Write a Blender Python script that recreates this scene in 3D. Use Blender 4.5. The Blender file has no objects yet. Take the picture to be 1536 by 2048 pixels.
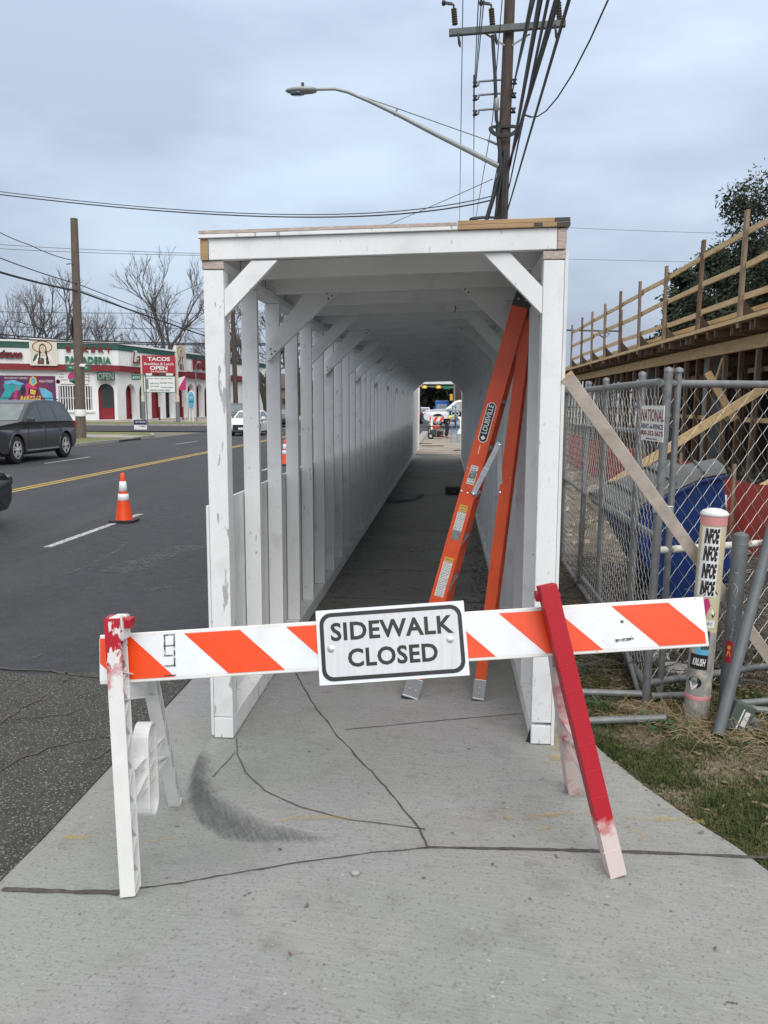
import bpy, bmesh, math, random
from mathutils import Vector, Matrix, Quaternion, noise
from mathutils.geometry import tessellate_polygon
sc = bpy.context.scene
col = sc.collection
R = math.radians
random.seed(7)

# ------------------------------------------------------------------ camera
CF, CTH, CPS, CRO, CH = 1649.0, .1298, .076, .0027, 1.7
_F = Vector((-math.sin(CPS)*math.cos(CTH), math.cos(CPS)*math.cos(CTH), -math.sin(CTH)))
_R0 = Vector((math.cos(CPS), math.sin(CPS), 0)); _U0 = _R0.cross(_F)
_R = _R0*math.cos(CRO)+_U0*math.sin(CRO); _U = -_R0*math.sin(CRO)+_U0*math.cos(CRO)
CC = Vector((0, 0, CH))
cd = bpy.data.cameras.new('camera'); cam = bpy.data.objects.new('camera', cd); col.objects.link(cam)
cd.sensor_fit = 'VERTICAL'; cd.sensor_height = 36; cd.lens = CF/2048*36
cd.clip_start = .05; cd.clip_end = 3000
cam.matrix_world = Matrix(((_R.x, _U.x, -_F.x, CC.x), (_R.y, _U.y, -_F.y, CC.y), (_R.z, _U.z, -_F.z, CC.z), (0, 0, 0, 1)))
sc.camera = cam

# ------------------------------------------------------------------ world, sun, exposure
SUN_EL, SUN_AZ = R(42), R(165)
w = bpy.data.worlds.new("World"); sc.world = w; w.use_nodes = True
nt = w.node_tree; nt.nodes.clear()
def N(nt, t, **k):
    n = nt.nodes.new(t)
    for a, b in k.items(): setattr(n, a, b)
    return n
out = N(nt, 'ShaderNodeOutputWorld'); bg = N(nt, 'ShaderNodeBackground'); bg2 = N(nt, 'ShaderNodeBackground')
add = N(nt, 'ShaderNodeAddShader')
sky = N(nt, 'ShaderNodeTexSky', sky_type='NISHITA', sun_disc=False, sun_elevation=SUN_EL, sun_rotation=SUN_AZ)
sky.air_density = 1.0; sky.dust_density = 5.0
tc = N(nt, 'ShaderNodeTexCoord'); mp = N(nt, 'ShaderNodeMapping'); mp.inputs['Scale'].default_value = (1.0, 1.0, 2.6)
n1 = N(nt, 'ShaderNodeTexNoise'); n1.inputs['Scale'].default_value = 2.1; n1.inputs['Detail'].default_value = 5; n1.inputs['Roughness'].default_value = .5
cr = N(nt, 'ShaderNodeValToRGB')
cr.color_ramp.elements[0].position = .40; cr.color_ramp.elements[0].color = (.41, .475, .60, 1)
cr.color_ramp.elements[1].position = .62; cr.color_ramp.elements[1].color = (.58, .69, .82, 1)
sp = N(nt, 'ShaderNodeSeparateXYZ'); mr = N(nt, 'ShaderNodeMapRange')
mr.inputs['From Min'].default_value = 0.0; mr.inputs['From Max'].default_value = 1.0
mr.inputs['To Min'].default_value = .92; mr.inputs['To Max'].default_value = 1.9
ml = N(nt, 'ShaderNodeVectorMath', operation='SCALE')
L = nt.links.new
L(tc.outputs['Generated'], mp.inputs[0]); L(mp.outputs[0], n1.inputs['Vector']); L(n1.outputs['Fac'], cr.inputs[0])
L(tc.outputs['Generated'], sp.inputs[0]); L(sp.outputs['Z'], mr.inputs['Value'])
L(cr.outputs[0], ml.inputs[0]); L(mr.outputs[0], ml.inputs['Scale'])
mr2 = N(nt, 'ShaderNodeMapRange'); mr2.inputs['From Min'].default_value = .42; mr2.inputs['From Max'].default_value = .75; L(sp.outputs['Z'], mr2.inputs['Value'])
mxz = N(nt, 'ShaderNodeMix', data_type='RGBA'); L(mr2.outputs[0], mxz.inputs[0]); L(ml.outputs[0], mxz.inputs[6]); mxz.inputs[7].default_value = (1.32, 1.30, 1.24, 1)
L(mxz.outputs[2], bg.inputs[0]); bg.inputs[1].default_value = .77
L(sky.outputs[0], bg2.inputs[0]); bg2.inputs[1].default_value = .01
L(bg.outputs[0], add.inputs[0]); L(bg2.outputs[0], add.inputs[1]); L(add.outputs[0], out.inputs[0])
sd = bpy.data.lights.new('sun', 'SUN'); sd.energy = 1.55; sd.angle = R(40); sd.color = (1, .97, .93)
so = bpy.data.objects.new('sun', sd); col.objects.link(so)
sdir = Vector((math.sin(SUN_AZ)*math.cos(SUN_EL), math.cos(SUN_AZ)*math.cos(SUN_EL), math.sin(SUN_EL)))
so.rotation_euler = sdir.to_track_quat('Z', 'Y').to_euler(); so.location = (0, 0, 40)
sc.view_settings.view_transform = 'Standard'; sc.view_settings.look = 'None'
sc.view_settings.exposure = 0.38; sc.view_settings.gamma = 1
sc.render.resolution_x = 768; sc.render.resolution_y = 1024
try:
    sc.render.engine = 'CYCLES'; sc.cycles.max_bounces = 8; sc.cycles.diffuse_bounces = 5
except Exception: pass

# ------------------------------------------------------------------ pixel -> place helpers (photo pixels, 1536 x 2048)
def ray(x, y): return _F+_R*((x-768)/CF)+_U*((1024-y)/CF)
def G(x, y, z=0.0): d = ray(x, y); return CC+d*((z-CH)/d.z)
def P(x, y, Y): d = ray(x, y); return CC+d*(Y/d.y)
def plane_hit(x, y, o, n): d = ray(x, y); return CC+d*((o-CC).dot(n)/d.dot(n))

# ------------------------------------------------------------------ object helpers
def tag(o, label=None, cat=None, group=None, kind=None):
    if label: o['label'] = label
    if cat: o['category'] = cat
    if group: o['group'] = group
    if kind: o['kind'] = kind
    return o
def empty(name, loc=(0, 0, 0), label=None, cat=None, group=None, rz=0):
    o = bpy.data.objects.new(name, None); col.objects.link(o); o.location = loc; o.rotation_euler[2] = rz
    o.empty_display_size = .1
    return tag(o, label, cat, group)
def origin(o):
    v = Vector((0, 0, 0))
    while o: v += o.location; o = o.parent
    return v
class MB:
    def __init__(s): s.v = []; s.f = []; s.m = []; s.sm = []
    def add(s, vs, fs, m=0, smooth=False):
        b = len(s.v); s.v += [tuple(v) for v in vs]
        for f in fs: s.f.append([b+i for i in f]); s.m.append(m); s.sm.append(smooth)
        return s
    def poly(s, pts, m=0): return s.add(pts, [list(range(len(pts)))], m)
    def box(s, a, b, m=0):
        x0, y0, z0 = a; x1, y1, z1 = b
        if x0 > x1: x0, x1 = x1, x0
        if y0 > y1: y0, y1 = y1, y0
        if z0 > z1: z0, z1 = z1, z0
        v = [(x0, y0, z0), (x1, y0, z0), (x1, y1, z0), (x0, y1, z0), (x0, y0, z1), (x1, y0, z1), (x1, y1, z1), (x0, y1, z1)]
        return s.add(v, [(3, 2, 1, 0), (4, 5, 6, 7), (0, 1, 5, 4), (1, 2, 6, 5), (2, 3, 7, 6), (3, 0, 4, 7)], m)
    def bar(s, p, q, w, h, side=(1, 0, 0), m=0):
        """box from p to q; w measured along 'side' (made square to the axis), h along the third direction"""
        p = Vector(p); q = Vector(q); d = (q-p).normalized(); sd_ = Vector(side); sd_ = (sd_-d*sd_.dot(d)).normalized(); u = d.cross(sd_)
        a = sd_*w/2; b = u*h/2
        v = [p-a-b, p+a-b, p+a+b, p-a+b, q-a-b, q+a-b, q+a+b, q-a+b]
        return s.add(v, [(3, 2, 1, 0), (4, 5, 6, 7), (0, 1, 5, 4), (1, 2, 6, 5), (2, 3, 7, 6), (3, 0, 4, 7)], m)
    def tube(s, pts, r, n=8, m=0, cap=True, smooth=True):
        pts = [Vector(p) for p in pts]; k = len(pts); rr = r if isinstance(r, (list, tuple)) else [r]*k
        vs = []; ref = None
        for i, p in enumerate(pts):
            d = (pts[min(i+1, k-1)]-pts[max(i-1, 0)]).normalized()
            if ref is None: ref = Vector((0, 0, 1)) if abs(d.z) < .9 else Vector((1, 0, 0))
            a = (ref-d*ref.dot(d)).normalized(); ref = a; b = d.cross(a)
            for j in range(n):
                t = 2*math.pi*j/n; vs.append(p+(a*math.cos(t)+b*math.sin(t))*rr[i])
        fs = [(i*n+j, i*n+(j+1) % n, (i+1)*n+(j+1) % n, (i+1)*n+j) for i in range(k-1) for j in range(n)]
        s.add(vs, fs, m, smooth)
        if cap and n > 3:
            s.add(vs[:n], [list(range(n))[::-1]], m); s.add(vs[-n:], [list(range(n))], m)
        return s
    def lathe(s, prof, c=(0, 0, 0), n=20, m=0, axis=(0, 0, 1), smooth=True):
        ax = Vector(axis).normalized(); q = Vector((0, 0, 1)).rotation_difference(ax); c = Vector(c)
        vs = [c+q @ Vector((r*math.cos(2*math.pi*j/n), r*math.sin(2*math.pi*j/n), z)) for r, z in prof for j in range(n)]
        k = len(prof)
        s.add(vs, [(i*n+j, i*n+(j+1) % n, (i+1)*n+(j+1) % n, (i+1)*n+j) for i in range(k-1) for j in range(n)], m, smooth)
        s.add(vs[:n], [list(range(n))[::-1]], m); s.add(vs[-n:], [list(range(n))], m)
        return s
    def prism(s, pts, depth, m=0, mside=None):
        """pts: planar polygon (3D); depth: Vector offset"""
        pts = [Vector(p) for p in pts]; d = Vector(depth); n = len(pts)
        tris = tessellate_polygon([pts])
        s.add(pts, tris, m); s.add([p+d for p in pts], [t[::-1] for t in tris], m)
        s.add(pts+[p+d for p in pts], [(i, (i+1) % n, n+(i+1) % n, n+i) for i in range(n)], m if mside is None else mside)
        return s
    def holes(s, outer, holes, m=0):
        loops = [[Vector(p) for p in outer]]+[[Vector(p) for p in h] for h in holes]
        tris = tessellate_polygon(loops); allp = [p for l in loops for p in l]
        return s.add(allp, tris, m)
    def build(s, name, mats, parent=None, world=True, bevel=0, seg=2, fix=True):
        me = bpy.data.meshes.new(name)
        off = origin(parent) if (parent and world) else Vector((0, 0, 0))
        me.from_pydata([(v[0]-off.x, v[1]-off.y, v[2]-off.z) for v in s.v], [], s.f)
        if not isinstance(mats, (list, tuple)): mats = [mats]
        for m in mats: me.materials.append(m)
        me.polygons.foreach_set('material_index', s.m); me.polygons.foreach_set('use_smooth', s.sm)
        if fix and len(s.f) < 60000:
            bm = bmesh.new(); bm.from_mesh(me)
            if bevel: bmesh.ops.remove_doubles(bm, verts=bm.verts, dist=1e-6)
            bmesh.ops.recalc_face_normals(bm, faces=bm.faces); bm.to_mesh(me); bm.free()
        me.update()
        o = bpy.data.objects.new(name, me); col.objects.link(o)
        if parent: o.parent = parent
        if bevel:
            b = o.modifiers.new('bevel', 'BEVEL'); b.width = bevel; b.segments = seg; b.limit_method = 'ANGLE'; b.angle_limit = R(40)
            b.harden_normals = False
        return o
def own(o, base):
    """put a top-level mesh's origin at its base"""
    b = Vector(base); o.data.transform(Matrix.Translation(-b)); o.location = b; return o
def copy_tree(o, parent=None):
    c = o.copy(); col.objects.link(c)
    if parent: c.parent = parent
    for ch in list(o.children): copy_tree(ch, c)
    return c
def text_geo(s, txt, size, origin_, ux, uy, depth=.002, m=0, align='CENTER', off=0.0, sx=1.0, shear=0.0, spacing=1.0):
    """lettering as real raised geometry on a surface; ux,uy unit vectors, outward = ux x uy"""
    c = bpy.data.curves.new('t', 'FONT'); c.body = txt; c.size = size; c.align_x = align; c.align_y = 'CENTER'
    c.offset = off; c.extrude = 0; c.shear = shear; c.space_character = spacing; c.resolution_u = 3
    o = bpy.data.objects.new('t', c); col.objects.link(o)
    dg = bpy.context.evaluated_depsgraph_get(); me = bpy.data.meshes.new_from_object(o.evaluated_get(dg))
    ux = Vector(ux); uy = Vector(uy); n = ux.cross(uy).normalized(); og = Vector(origin_)
    top = [og+ux*(v.co.x*sx)+uy*v.co.y+n*depth for v in me.vertices]
    s.add(top, [tuple(p.vertices) for p in me.polygons], m)
    if depth > .004:
        bot = [p-n*(depth) for p in top]; k = len(top)
        cnt = {}
        for p in me.polygons:
            vs = list(p.vertices)
            for i in range(len(vs)):
                e = (vs[i], vs[(i+1) % len(vs)]); cnt[e] = 1
        es = [e for e in cnt if (e[1], e[0]) not in cnt]
        s.add(top+bot, [(a, a+k, b+k, b) for a, b in es], m)
    bpy.data.objects.remove(o); bpy.data.meshes.remove(me); bpy.data.curves.remove(c)
    return s

# ------------------------------------------------------------------ materials
def mat(name, c, rough=.7, metal=0, var=.12, scale=6, bump=0, bscale=None, c2=None, thr=None, stretch=None, detail=5, spec=None, emit=None, alpha=None, speck=None, grime=None):
    m = bpy.data.materials.new(name); m.use_nodes = True; t = m.node_tree; b = t.nodes['Principled BSDF']
    l = t.links.new
    b.inputs['Roughness'].default_value = rough; b.inputs['Metallic'].default_value = metal
    if spec is not None: b.inputs['Specular IOR Level'].default_value = spec
    tc = N(t, 'ShaderNodeTexCoord'); mp = N(t, 'ShaderNodeMapping')
    if stretch: mp.inputs['Scale'].default_value = stretch
    def rot(sock):   # tilt the pattern so that level surfaces never lie on the noise lattice
        q = N(t, 'ShaderNodeMapping'); q.inputs['Rotation'].default_value = (.53, .41, .29); q.inputs['Location'].default_value = (.37, .71, .53); l(sock, q.inputs[0]); return q.outputs[0]
    l(tc.outputs['Object'], mp.inputs[0]); base_ = rot(mp.outputs[0])
    nz = N(t, 'ShaderNodeTexNoise'); nz.inputs['Scale'].default_value = scale; nz.inputs['Detail'].default_value = detail; nz.inputs['Roughness'].default_value = .6
    l(base_, nz.inputs['Vector'])
    rp = N(t, 'ShaderNodeValToRGB')
    if c2 is None:
        a = tuple(max(0, x*(1-var)) for x in c)+(1,); d = tuple(min(1, x*(1+var)) for x in c)+(1,)
        rp.color_ramp.elements[0].position = .3; rp.color_ramp.elements[1].position = .7
    else:
        a = tuple(c)+(1,); d = tuple(c2)+(1,)
        lo, hi = thr or (.4, .6); rp.color_ramp.elements[0].position = lo; rp.color_ramp.elements[1].position = hi
    rp.color_ramp.elements[0].color = a; rp.color_ramp.elements[1].color = d
    l(nz.outputs['Fac'], rp.inputs[0]); last = rp.outputs[0]
    def layer(scale, lo, hi, colr, amt, st=None, det=4):
        nonlocal last
        n2 = N(t, 'ShaderNodeTexNoise'); n2.inputs['Scale'].default_value = scale; n2.inputs['Detail'].default_value = det
        src = tc.outputs['Object']
        if st:
            mm = N(t, 'ShaderNodeMapping'); mm.inputs['Scale'].default_value = st; l(src, mm.inputs[0]); src = mm.outputs[0]
        l(rot(src), n2.inputs['Vector'])
        r2 = N(t, 'ShaderNodeMapRange'); r2.inputs['From Min'].default_value = lo; r2.inputs['From Max'].default_value = hi
        r2.inputs['To Max'].default_value = amt
        l(n2.outputs['Fac'], r2.inputs['Value'])
        mx = N(t, 'ShaderNodeMix', data_type='RGBA'); l(r2.outputs[0], mx.inputs[0]); l(last, mx.inputs[6]); mx.inputs[7].default_value = tuple(colr)+(1,)
        last = mx.outputs[2]
    for g in (grime or []): layer(*g)
    for g in (speck or []): layer(*g)
    l(last, b.inputs['Base Color'])
    if bump:
        n3 = N(t, 'ShaderNodeTexNoise'); n3.inputs['Scale'].default_value = bscale or scale*5; n3.inputs['Detail'].default_value = 4
        l(base_, n3.inputs['Vector'])
        bp = N(t, 'ShaderNodeBump'); bp.inputs['Strength'].default_value = bump; bp.inputs['Distance'].default_value = .01
        l(n3.outputs['Fac'], bp.inputs['Height']); l(bp.outputs[0], b.inputs['Normal'])
    if emit: b.inputs['Emission Color'].default_value = tuple(emit[:3])+(1,); b.inputs['Emission Strength'].default_value = emit[3]
    if alpha is not None:
        if isinstance(alpha, tuple):
            n4 = N(t, 'ShaderNodeTexNoise'); n4.inputs['Scale'].default_value = alpha[0]; n4.inputs['Detail'].default_value = 6
            l(rot(tc.outputs['Object']), n4.inputs['Vector']); r4 = N(t, 'ShaderNodeMapRange'); r4.inputs['From Min'].default_value = alpha[1]; r4.inputs['From Max'].default_value = alpha[2]; r4.inputs['To Max'].default_value = alpha[3]
            l(n4.outputs['Fac'], r4.inputs['Value']); l(r4.outputs[0], b.inputs['Alpha'])
        else: b.inputs['Alpha'].default_value = alpha
    m['nodes'] = 1
    return m
M = {}
DIRT = (.16, .15, .14)
M['white'] = mat('white_painted_wood', (.78, .79, .79), .55, var=.05, scale=3, bump=.12, bscale=40, stretch=(1, 1, .25),
                 grime=[(7, .55, .75, (.50, .49, .47), .35), (45, .66, .71, DIRT, .5, (1, 1, .35)), (120, .69, .73, DIRT, .5)])
M['white_clean'] = mat('white_painted_board', (.76, .77, .77), .55, var=.06, scale=2, bump=.1, bscale=30, stretch=(1, 1, .25),
                 grime=[(5, .58, .72, (.42, .41, .40), .4), (40, .71, .74, DIRT, .6)])
M['white_scuffed'] = mat('scuffed_white_paint', (.78, .79, .79), .55, var=.05, scale=3, bump=.2, bscale=40, stretch=(1, 1, .25),
                 grime=[(6, .55, .75, (.50, .49, .46), .45), (24, .63, .66, (.16, .15, .14), .6, (1, 1, .22)), (110, .66, .72, DIRT, .35)])
M['ply_white'] = mat('white_painted_plywood', (.74, .75, .74), .6, var=.07, scale=2, bump=.2, bscale=60, stretch=(4, 4, .6), grime=[(3, .55, .75, (.40, .39, .37), .4)])
M['endgrain'] = mat('pinkish_end_grain', (.46, .38, .34), .8, var=.3, scale=30, stretch=(1, 1, 5), bump=.2)
M['barewood'] = mat('bare_lumber', (.42, .28, .15), .8, var=.22, scale=14, stretch=(.3, 1, 4), bump=.2)
M['lumber'] = mat('pale_pine_lumber', (.56, .40, .21), .8, var=.22, scale=5, stretch=(4, .6, 4), bump=.2, grime=[(25, .62, .7, (.25, .14, .06), .6)])
M['lumber_grey'] = mat('weathered_lumber', (.22, .16, .11), .85, var=.3, scale=6, stretch=(5, 5, .5), bump=.3)
M['lumber_tan'] = mat('weathered_tan_board', (.58, .50, .43), .8, var=.2, scale=5, stretch=(2, 2, 2), bump=.2)
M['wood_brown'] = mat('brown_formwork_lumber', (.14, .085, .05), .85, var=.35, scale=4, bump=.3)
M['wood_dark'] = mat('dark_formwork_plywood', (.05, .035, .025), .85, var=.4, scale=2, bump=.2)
M['black'] = mat('black_rubber', (.015, .015, .016), .6, var=.2)
M['blackpaint'] = mat('black_paint', (.012, .012, .013), .45, var=.1)
M['dkgrey'] = mat('dark_grey', (.05, .05, .052), .6, var=.2)
M['orange_fg'] = mat('orange_fibreglass', (.62, .075, .018), .38, var=.07, scale=8, grime=[(12, .62, .72, (.42, .06, .03), .5), (70, .72, .75, (.7, .55, .45), .6)])
M['orange_tape'] = mat('orange_reflective_tape', (.80, .062, .002), .35, var=.04, scale=30)
M['white_tape'] = mat('white_reflective_tape', (.74, .77, .80), .35, var=.04, scale=20, grime=[(5, .6, .75, (.55, .56, .57), .5), (60, .71, .74, DIRT, .6)])
M['white_plastic'] = mat('white_plastic', (.74, .74, .72), .4, var=.05, scale=9, grime=[(6, .58, .75, (.52, .50, .46), .5), (50, .70, .73, DIRT, .5)])
M['red_paint'] = mat('red_spray_paint', (.42, .006, .018), .42, var=.12, scale=12, bump=.15, bscale=40, speck=[(75, .73, .76, (.8, .7, .68), .8)])
M['alu'] = mat('aluminium', (.50, .52, .53), .35, metal=.8, var=.15, scale=12)
M['galv'] = mat('galvanised_steel', (.19, .20, .205), .55, metal=.4, var=.25, scale=18, grime=[(9, .55, .7, (.20, .19, .17), .5)])
M['galv_lt'] = mat('galvanised_wire', (.42, .42, .40), .45, metal=.35, var=.25, scale=30)
M['label'] = mat('paper_label', (.62, .62, .60), .5, var=.1, scale=60)
M['label_txt'] = mat('label_print', (.18, .18, .18), .5, var=.3, scale=80)
M['asphalt'] = mat('asphalt', (.030, .0315, .039), .85, var=.38, scale=9, bump=.8, bscale=60, speck=[(70, .54, .70, (.085, .086, .094), .7), (45, .69, .74, (.20, .20, .20), .5)],
                   grime=[(1.2, .50, .68, (.052, .052, .057), .5, (1, .25, 1)), (.4, .5, .7, (.022, .022, .026), .5)])
M['asphalt_old'] = mat('old_asphalt', (.040, .039, .037), .9, var=.35, scale=8, bump=.9, bscale=70, speck=[(90, .58, .66, (.30, .28, .25), .8), (150, .62, .68, (.36, .35, .33), .6)])
M['yellow_line'] = mat('faded_yellow_line_paint', (.46, .32, .07), .7, var=.2, scale=20, alpha=(30, .2, .5, 1))
M['white_line'] = mat('worn_white_line_paint', (.42, .42, .43), .7, var=.15, scale=20, alpha=(24, .28, .5, 1))
M['kerb'] = mat('kerb_concrete', (.30, .29, .27), .85, var=.2, scale=3, bump=.3)
M['lawn'] = mat('far_lawn', (.10, .13, .035), .95, var=.35, scale=1.5, bump=.5, c2=(.17, .17, .06), thr=(.35, .65))
M['soil'] = mat('bare_soil', (.085, .065, .045), .95, c2=(.20, .17, .125), thr=(.35, .65), scale=2.2, bump=.8, bscale=25, speck=[(35, .6, .68, (.42, .39, .34), .6)])
M['base'] = mat('far_ground', (.14, .13, .10), .95, var=.3, scale=.3)
M['red_fabric'] = mat('red_barrier_sheet', (.36, .035, .03), .6, var=.25, scale=4, bump=.2, bscale=8)
M['bin_blue'] = mat('blue_bin_plastic', (.007, .028, .125), .42, var=.2, scale=5)
M['bin_grey'] = mat('grey_bin_lid_plastic', (.085, .088, .092), .55, var=.2, scale=10)
M['pole'] = mat('weathered_utility_pole_wood', (.13, .10, .08), .9, var=.35, scale=10, stretch=(3, 3, .25), bump=.4)
M['pole_dk'] = mat('dark_utility_pole_wood', (.075, .055, .045), .9, var=.35, scale=10, stretch=(3, 3, .25), bump=.4)
M['crossarm'] = mat('green_grey_crossarm', (.10, .12, .115), .7, var=.2, scale=9)
M['wire'] = mat('cable_sheath', (.02, .021, .024), .6, var=.15)
M['wire_thin'] = mat('thin_wire', (.07, .075, .085), .6, var=.15)
M['lamp_grey'] = mat('lamp_housing_grey', (.28, .30, .29), .5, metal=.3, var=.1)
M['glass_dk'] = mat('dark_glass', (.045, .052, .055), .06, var=.1, spec=.8)
M['glass_wind'] = mat('windscreen_glass', (.10, .13, .14), .06, var=.3, scale=3, spec=.9)
M['car_grey'] = mat('dark_grey_car_paint', (.055, .055, .062), .24, metal=.3, var=.06, spec=.8)
M['car_white'] = mat('white_car_paint', (.74, .76, .78), .25, var=.03, spec=.6)
M['car_black'] = mat('black_car_paint', (.012, .012, .016), .22, var=.05, spec=.7)
M['car_green'] = mat('grey_green_car_paint', (.06, .085, .085), .3, var=.05, spec=.6)
M['car_blue'] = mat('blue_truck_paint', (.03, .13, .42), .3, var=.05, spec=.6)
M['chrome'] = mat('bright_metal', (.62, .63, .64), .22, metal=.9, var=.08)
M['rim'] = mat('alloy_rim', (.62, .62, .62), .3, metal=.4, var=.1)
M['tyre'] = mat('tyre_rubber', (.02, .02, .021), .8, var=.2)
M['lamp_red'] = mat('tail_lamp_red', (.45, .01, .01), .2, var=.05)
M['lamp_clear'] = mat('headlamp_lens', (.55, .57, .60), .12, var=.1, spec=.8)
M['cone'] = mat('orange_cone_plastic', (.72, .06, .006), .45, var=.08, scale=12, grime=[(14, .6, .75, (.45, .07, .03), .5)])
M['bk_white'] = mat('bakery_white_stucco', (.76, .77, .77), .8, var=.06, scale=1.2, grime=[(.6, .5, .75, (.60, .60, .59), .5)])
M['bk_red'] = mat('dark_red_paint', (.22, .010, .018), .6, var=.15, scale=2)
M['bk_band'] = mat('red_band_paint', (.20, .012, .02), .55, var=.12, scale=2)
M['bk_green'] = mat('dark_green_fascia', (.018, .085, .062), .5, var=.15, scale=2)
M['sign_green'] = mat('green_sign_sheet', (.01, .16, .09), .5, var=.08)
M['sign_white'] = mat('white_sign_sheet', (.70, .70, .69), .5, var=.05)
M['cream'] = mat('cream_sign_sheet', (.62, .57, .46), .6, var=.06, scale=2)
M['sign_red'] = mat('red_sign_sheet', (.36, .012, .03), .5, var=.08)
M['navy'] = mat('navy_print', (.02, .015, .09), .5, var=.1)
M['magenta'] = mat('magenta_print', (.48, .03, .16), .5, var=.1)
M['teal'] = mat('teal_print', (.02, .30, .32), .5, var=.2, scale=2)
M['purple'] = mat('purple_red_mural_paint', (.20, .015, .04), .6, c2=(.06, .02, .10), thr=(.35, .65), scale=.5)
M['yellowp'] = mat('yellow_print', (.65, .42, .05), .5, var=.15)
M['skin_print'] = mat('pale_print', (.60, .48, .33), .5, var=.05)
M['sky_print'] = mat('light_blue_print', (.10, .38, .55), .5, var=.2, scale=2)
M['bark'] = mat('bare_tree_bark', (.05, .045, .04), .95, var=.25, scale=3)
M['twig'] = mat('winter_twigs', (.075, .066, .062), .95, var=.25, scale=1)
M['oakleaf'] = mat('live_oak_leaves', (.010, .018, .009), .75, c2=(.030, .044, .020), thr=(.35, .65), scale=.9, spec=.3)
M['conc_col'] = mat('grey_concrete_column', (.27, .28, .28), .8, var=.12, scale=2, bump=.2)
M['brick'] = mat('tan_brick_building', (.24, .21, .18), .9, var=.2, scale=.5)
M['roof_far'] = mat('brown_shingle_roof', (.085, .075, .07), .9, var=.2, scale=1)
M['hivis'] = mat('yellow_safety_vest', (.55, .70, .04), .6, var=.08)
M['denim'] = mat('navy_trousers', (.02, .025, .045), .85, var=.2)
M['skin'] = mat('skin', (.42, .26, .18), .6, var=.05)
M['blueframe'] = mat('blue_steel_frame', (.05, .22, .48), .45, var=.1)
M['sig_yellow'] = mat('signal_yellow', (.62, .36, .02), .5, var=.08)
M['amber_lit'] = mat('lit_amber_lens', (.9, .4, .05), .4, emit=(1, .45, .08, 2.0))
M['cardboard'] = mat('dark_box_print', (.03, .03, .032), .6, c2=(.16, .15, .14), thr=(.55, .62), scale=18)
M['tarp'] = mat('black_tarp', (.012, .013, .016), .5, var=.3, scale=4, bump=.4, bscale=10)
M['rock'] = mat('broken_concrete', (.42, .40, .37), .9, var=.3, scale=7, bump=.6)
M['log'] = mat('cut_log_wood', (.48, .30, .17), .85, var=.25, scale=5, bump=.3)
M['straw'] = mat('dry_straw', (.27, .21, .12), .9, var=.25, scale=3)
M['cream_tube'] = mat('cream_marker_tube', (.52, .46, .30), .6, var=.1, scale=9, grime=[(10, .55, .7, (.35, .31, .22), .5)])
M['tube_grey'] = mat('worn_grey_tube', (.28, .27, .25), .7, var=.3, scale=14, grime=[(18, .52, .62, (.46, .43, .36), .8)])
M['pink'] = mat('faded_pink_band', (.60, .25, .26), .6, var=.1)
M['bollard'] = mat('grey_steel_bollard', (.115, .13, .14), .55, var=.15, scale=9)
M['box_green'] = mat('green_grey_enclosure', (.07, .085, .075), .6, var=.12)
M['yellow_spray'] = mat('faded_yellow_spray_marks', (.55, .40, .12), .9, var=.1, alpha=(14, .35, .70, .42))
M['crackfill'] = mat('dark_joint_filling', (.075, .068, .060), .95, var=.4, scale=40)
M['crack2'] = mat('fine_joint', (.10, .095, .088), .95, var=.3, scale=40)
M['tan_ground'] = mat('dusty_tan_paving', (.30, .26, .21), .9, var=.25, scale=1.4, bump=.3, grime=[(.8, .5, .7, (.16, .13, .11), .6, (1, 2, 1))])
# ================================================================== SETTING: ground, road, pavement
def seg_d(p, a, b):
    ax, ay = a; bx, by = b; dx, dy = bx-ax, by-ay
    t = max(0, min(1, ((p[0]-ax)*dx+(p[1]-ay)*dy)/(dx*dx+dy*dy+1e-12)))
    return math.hypot(p[0]-ax-t*dx, p[1]-ay-t*dy)
def pl_d(p, pl): return min(seg_d(p, pl[i], pl[i+1]) for i in range(len(pl)-1))
def smooth(t): t = max(0, min(1, t)); return t*t*(3-2*t)
KERB = [(-1.2, 8), (-1.2, 3.80), (-1.15, 3.58), (-1.06, 3.40), (-.93, 3.26), (-.78, 3.17), (-.6, 3.09), (-.3, 3.02), (.6, 2.99)]
def raised(x, y):
    """signed distance to the kerb nose, positive on the pavement side"""
    d = pl_d((x, y), KERB)
    # inside test
    if y < 3.02: ins = False
    elif x > -.3: ins = True
    elif y > 3.8: ins = x > -1.2
    else:
        ins = False
        for i in range(1, len(KERB)-1):
            (x0, y0), (x1, y1) = KERB[i], KERB[i+1]
            if y1 <= y <= y0:
                ins = x > x0+(x1-x0)*(y0-y)/(y0-y1); break
    return d if ins else -d
def zlow(x, y):
    s = smooth((-.25-x)/1.3)
    k = smooth((y-2.75)/.45)
    s2 = smooth((-.40-x)/.62)
    return -.090*s*(1-k)-(.102*s2)*k
def H(x, y):
    zl = zlow(x, y)
    if x < -1.7 or x > 2: return zl
    if y > 3.9 and x > -1.1: return 0.0
    if x > -.2: return 0.0
    r = raised(x, y); t = smooth((r+.062)/.082)
    return zl*(1-t)
def GH(px, py):
    p = G(px, py, 0)
    for _ in range(6): p = G(px, py, H(p.x, p.y))
    return p

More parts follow.
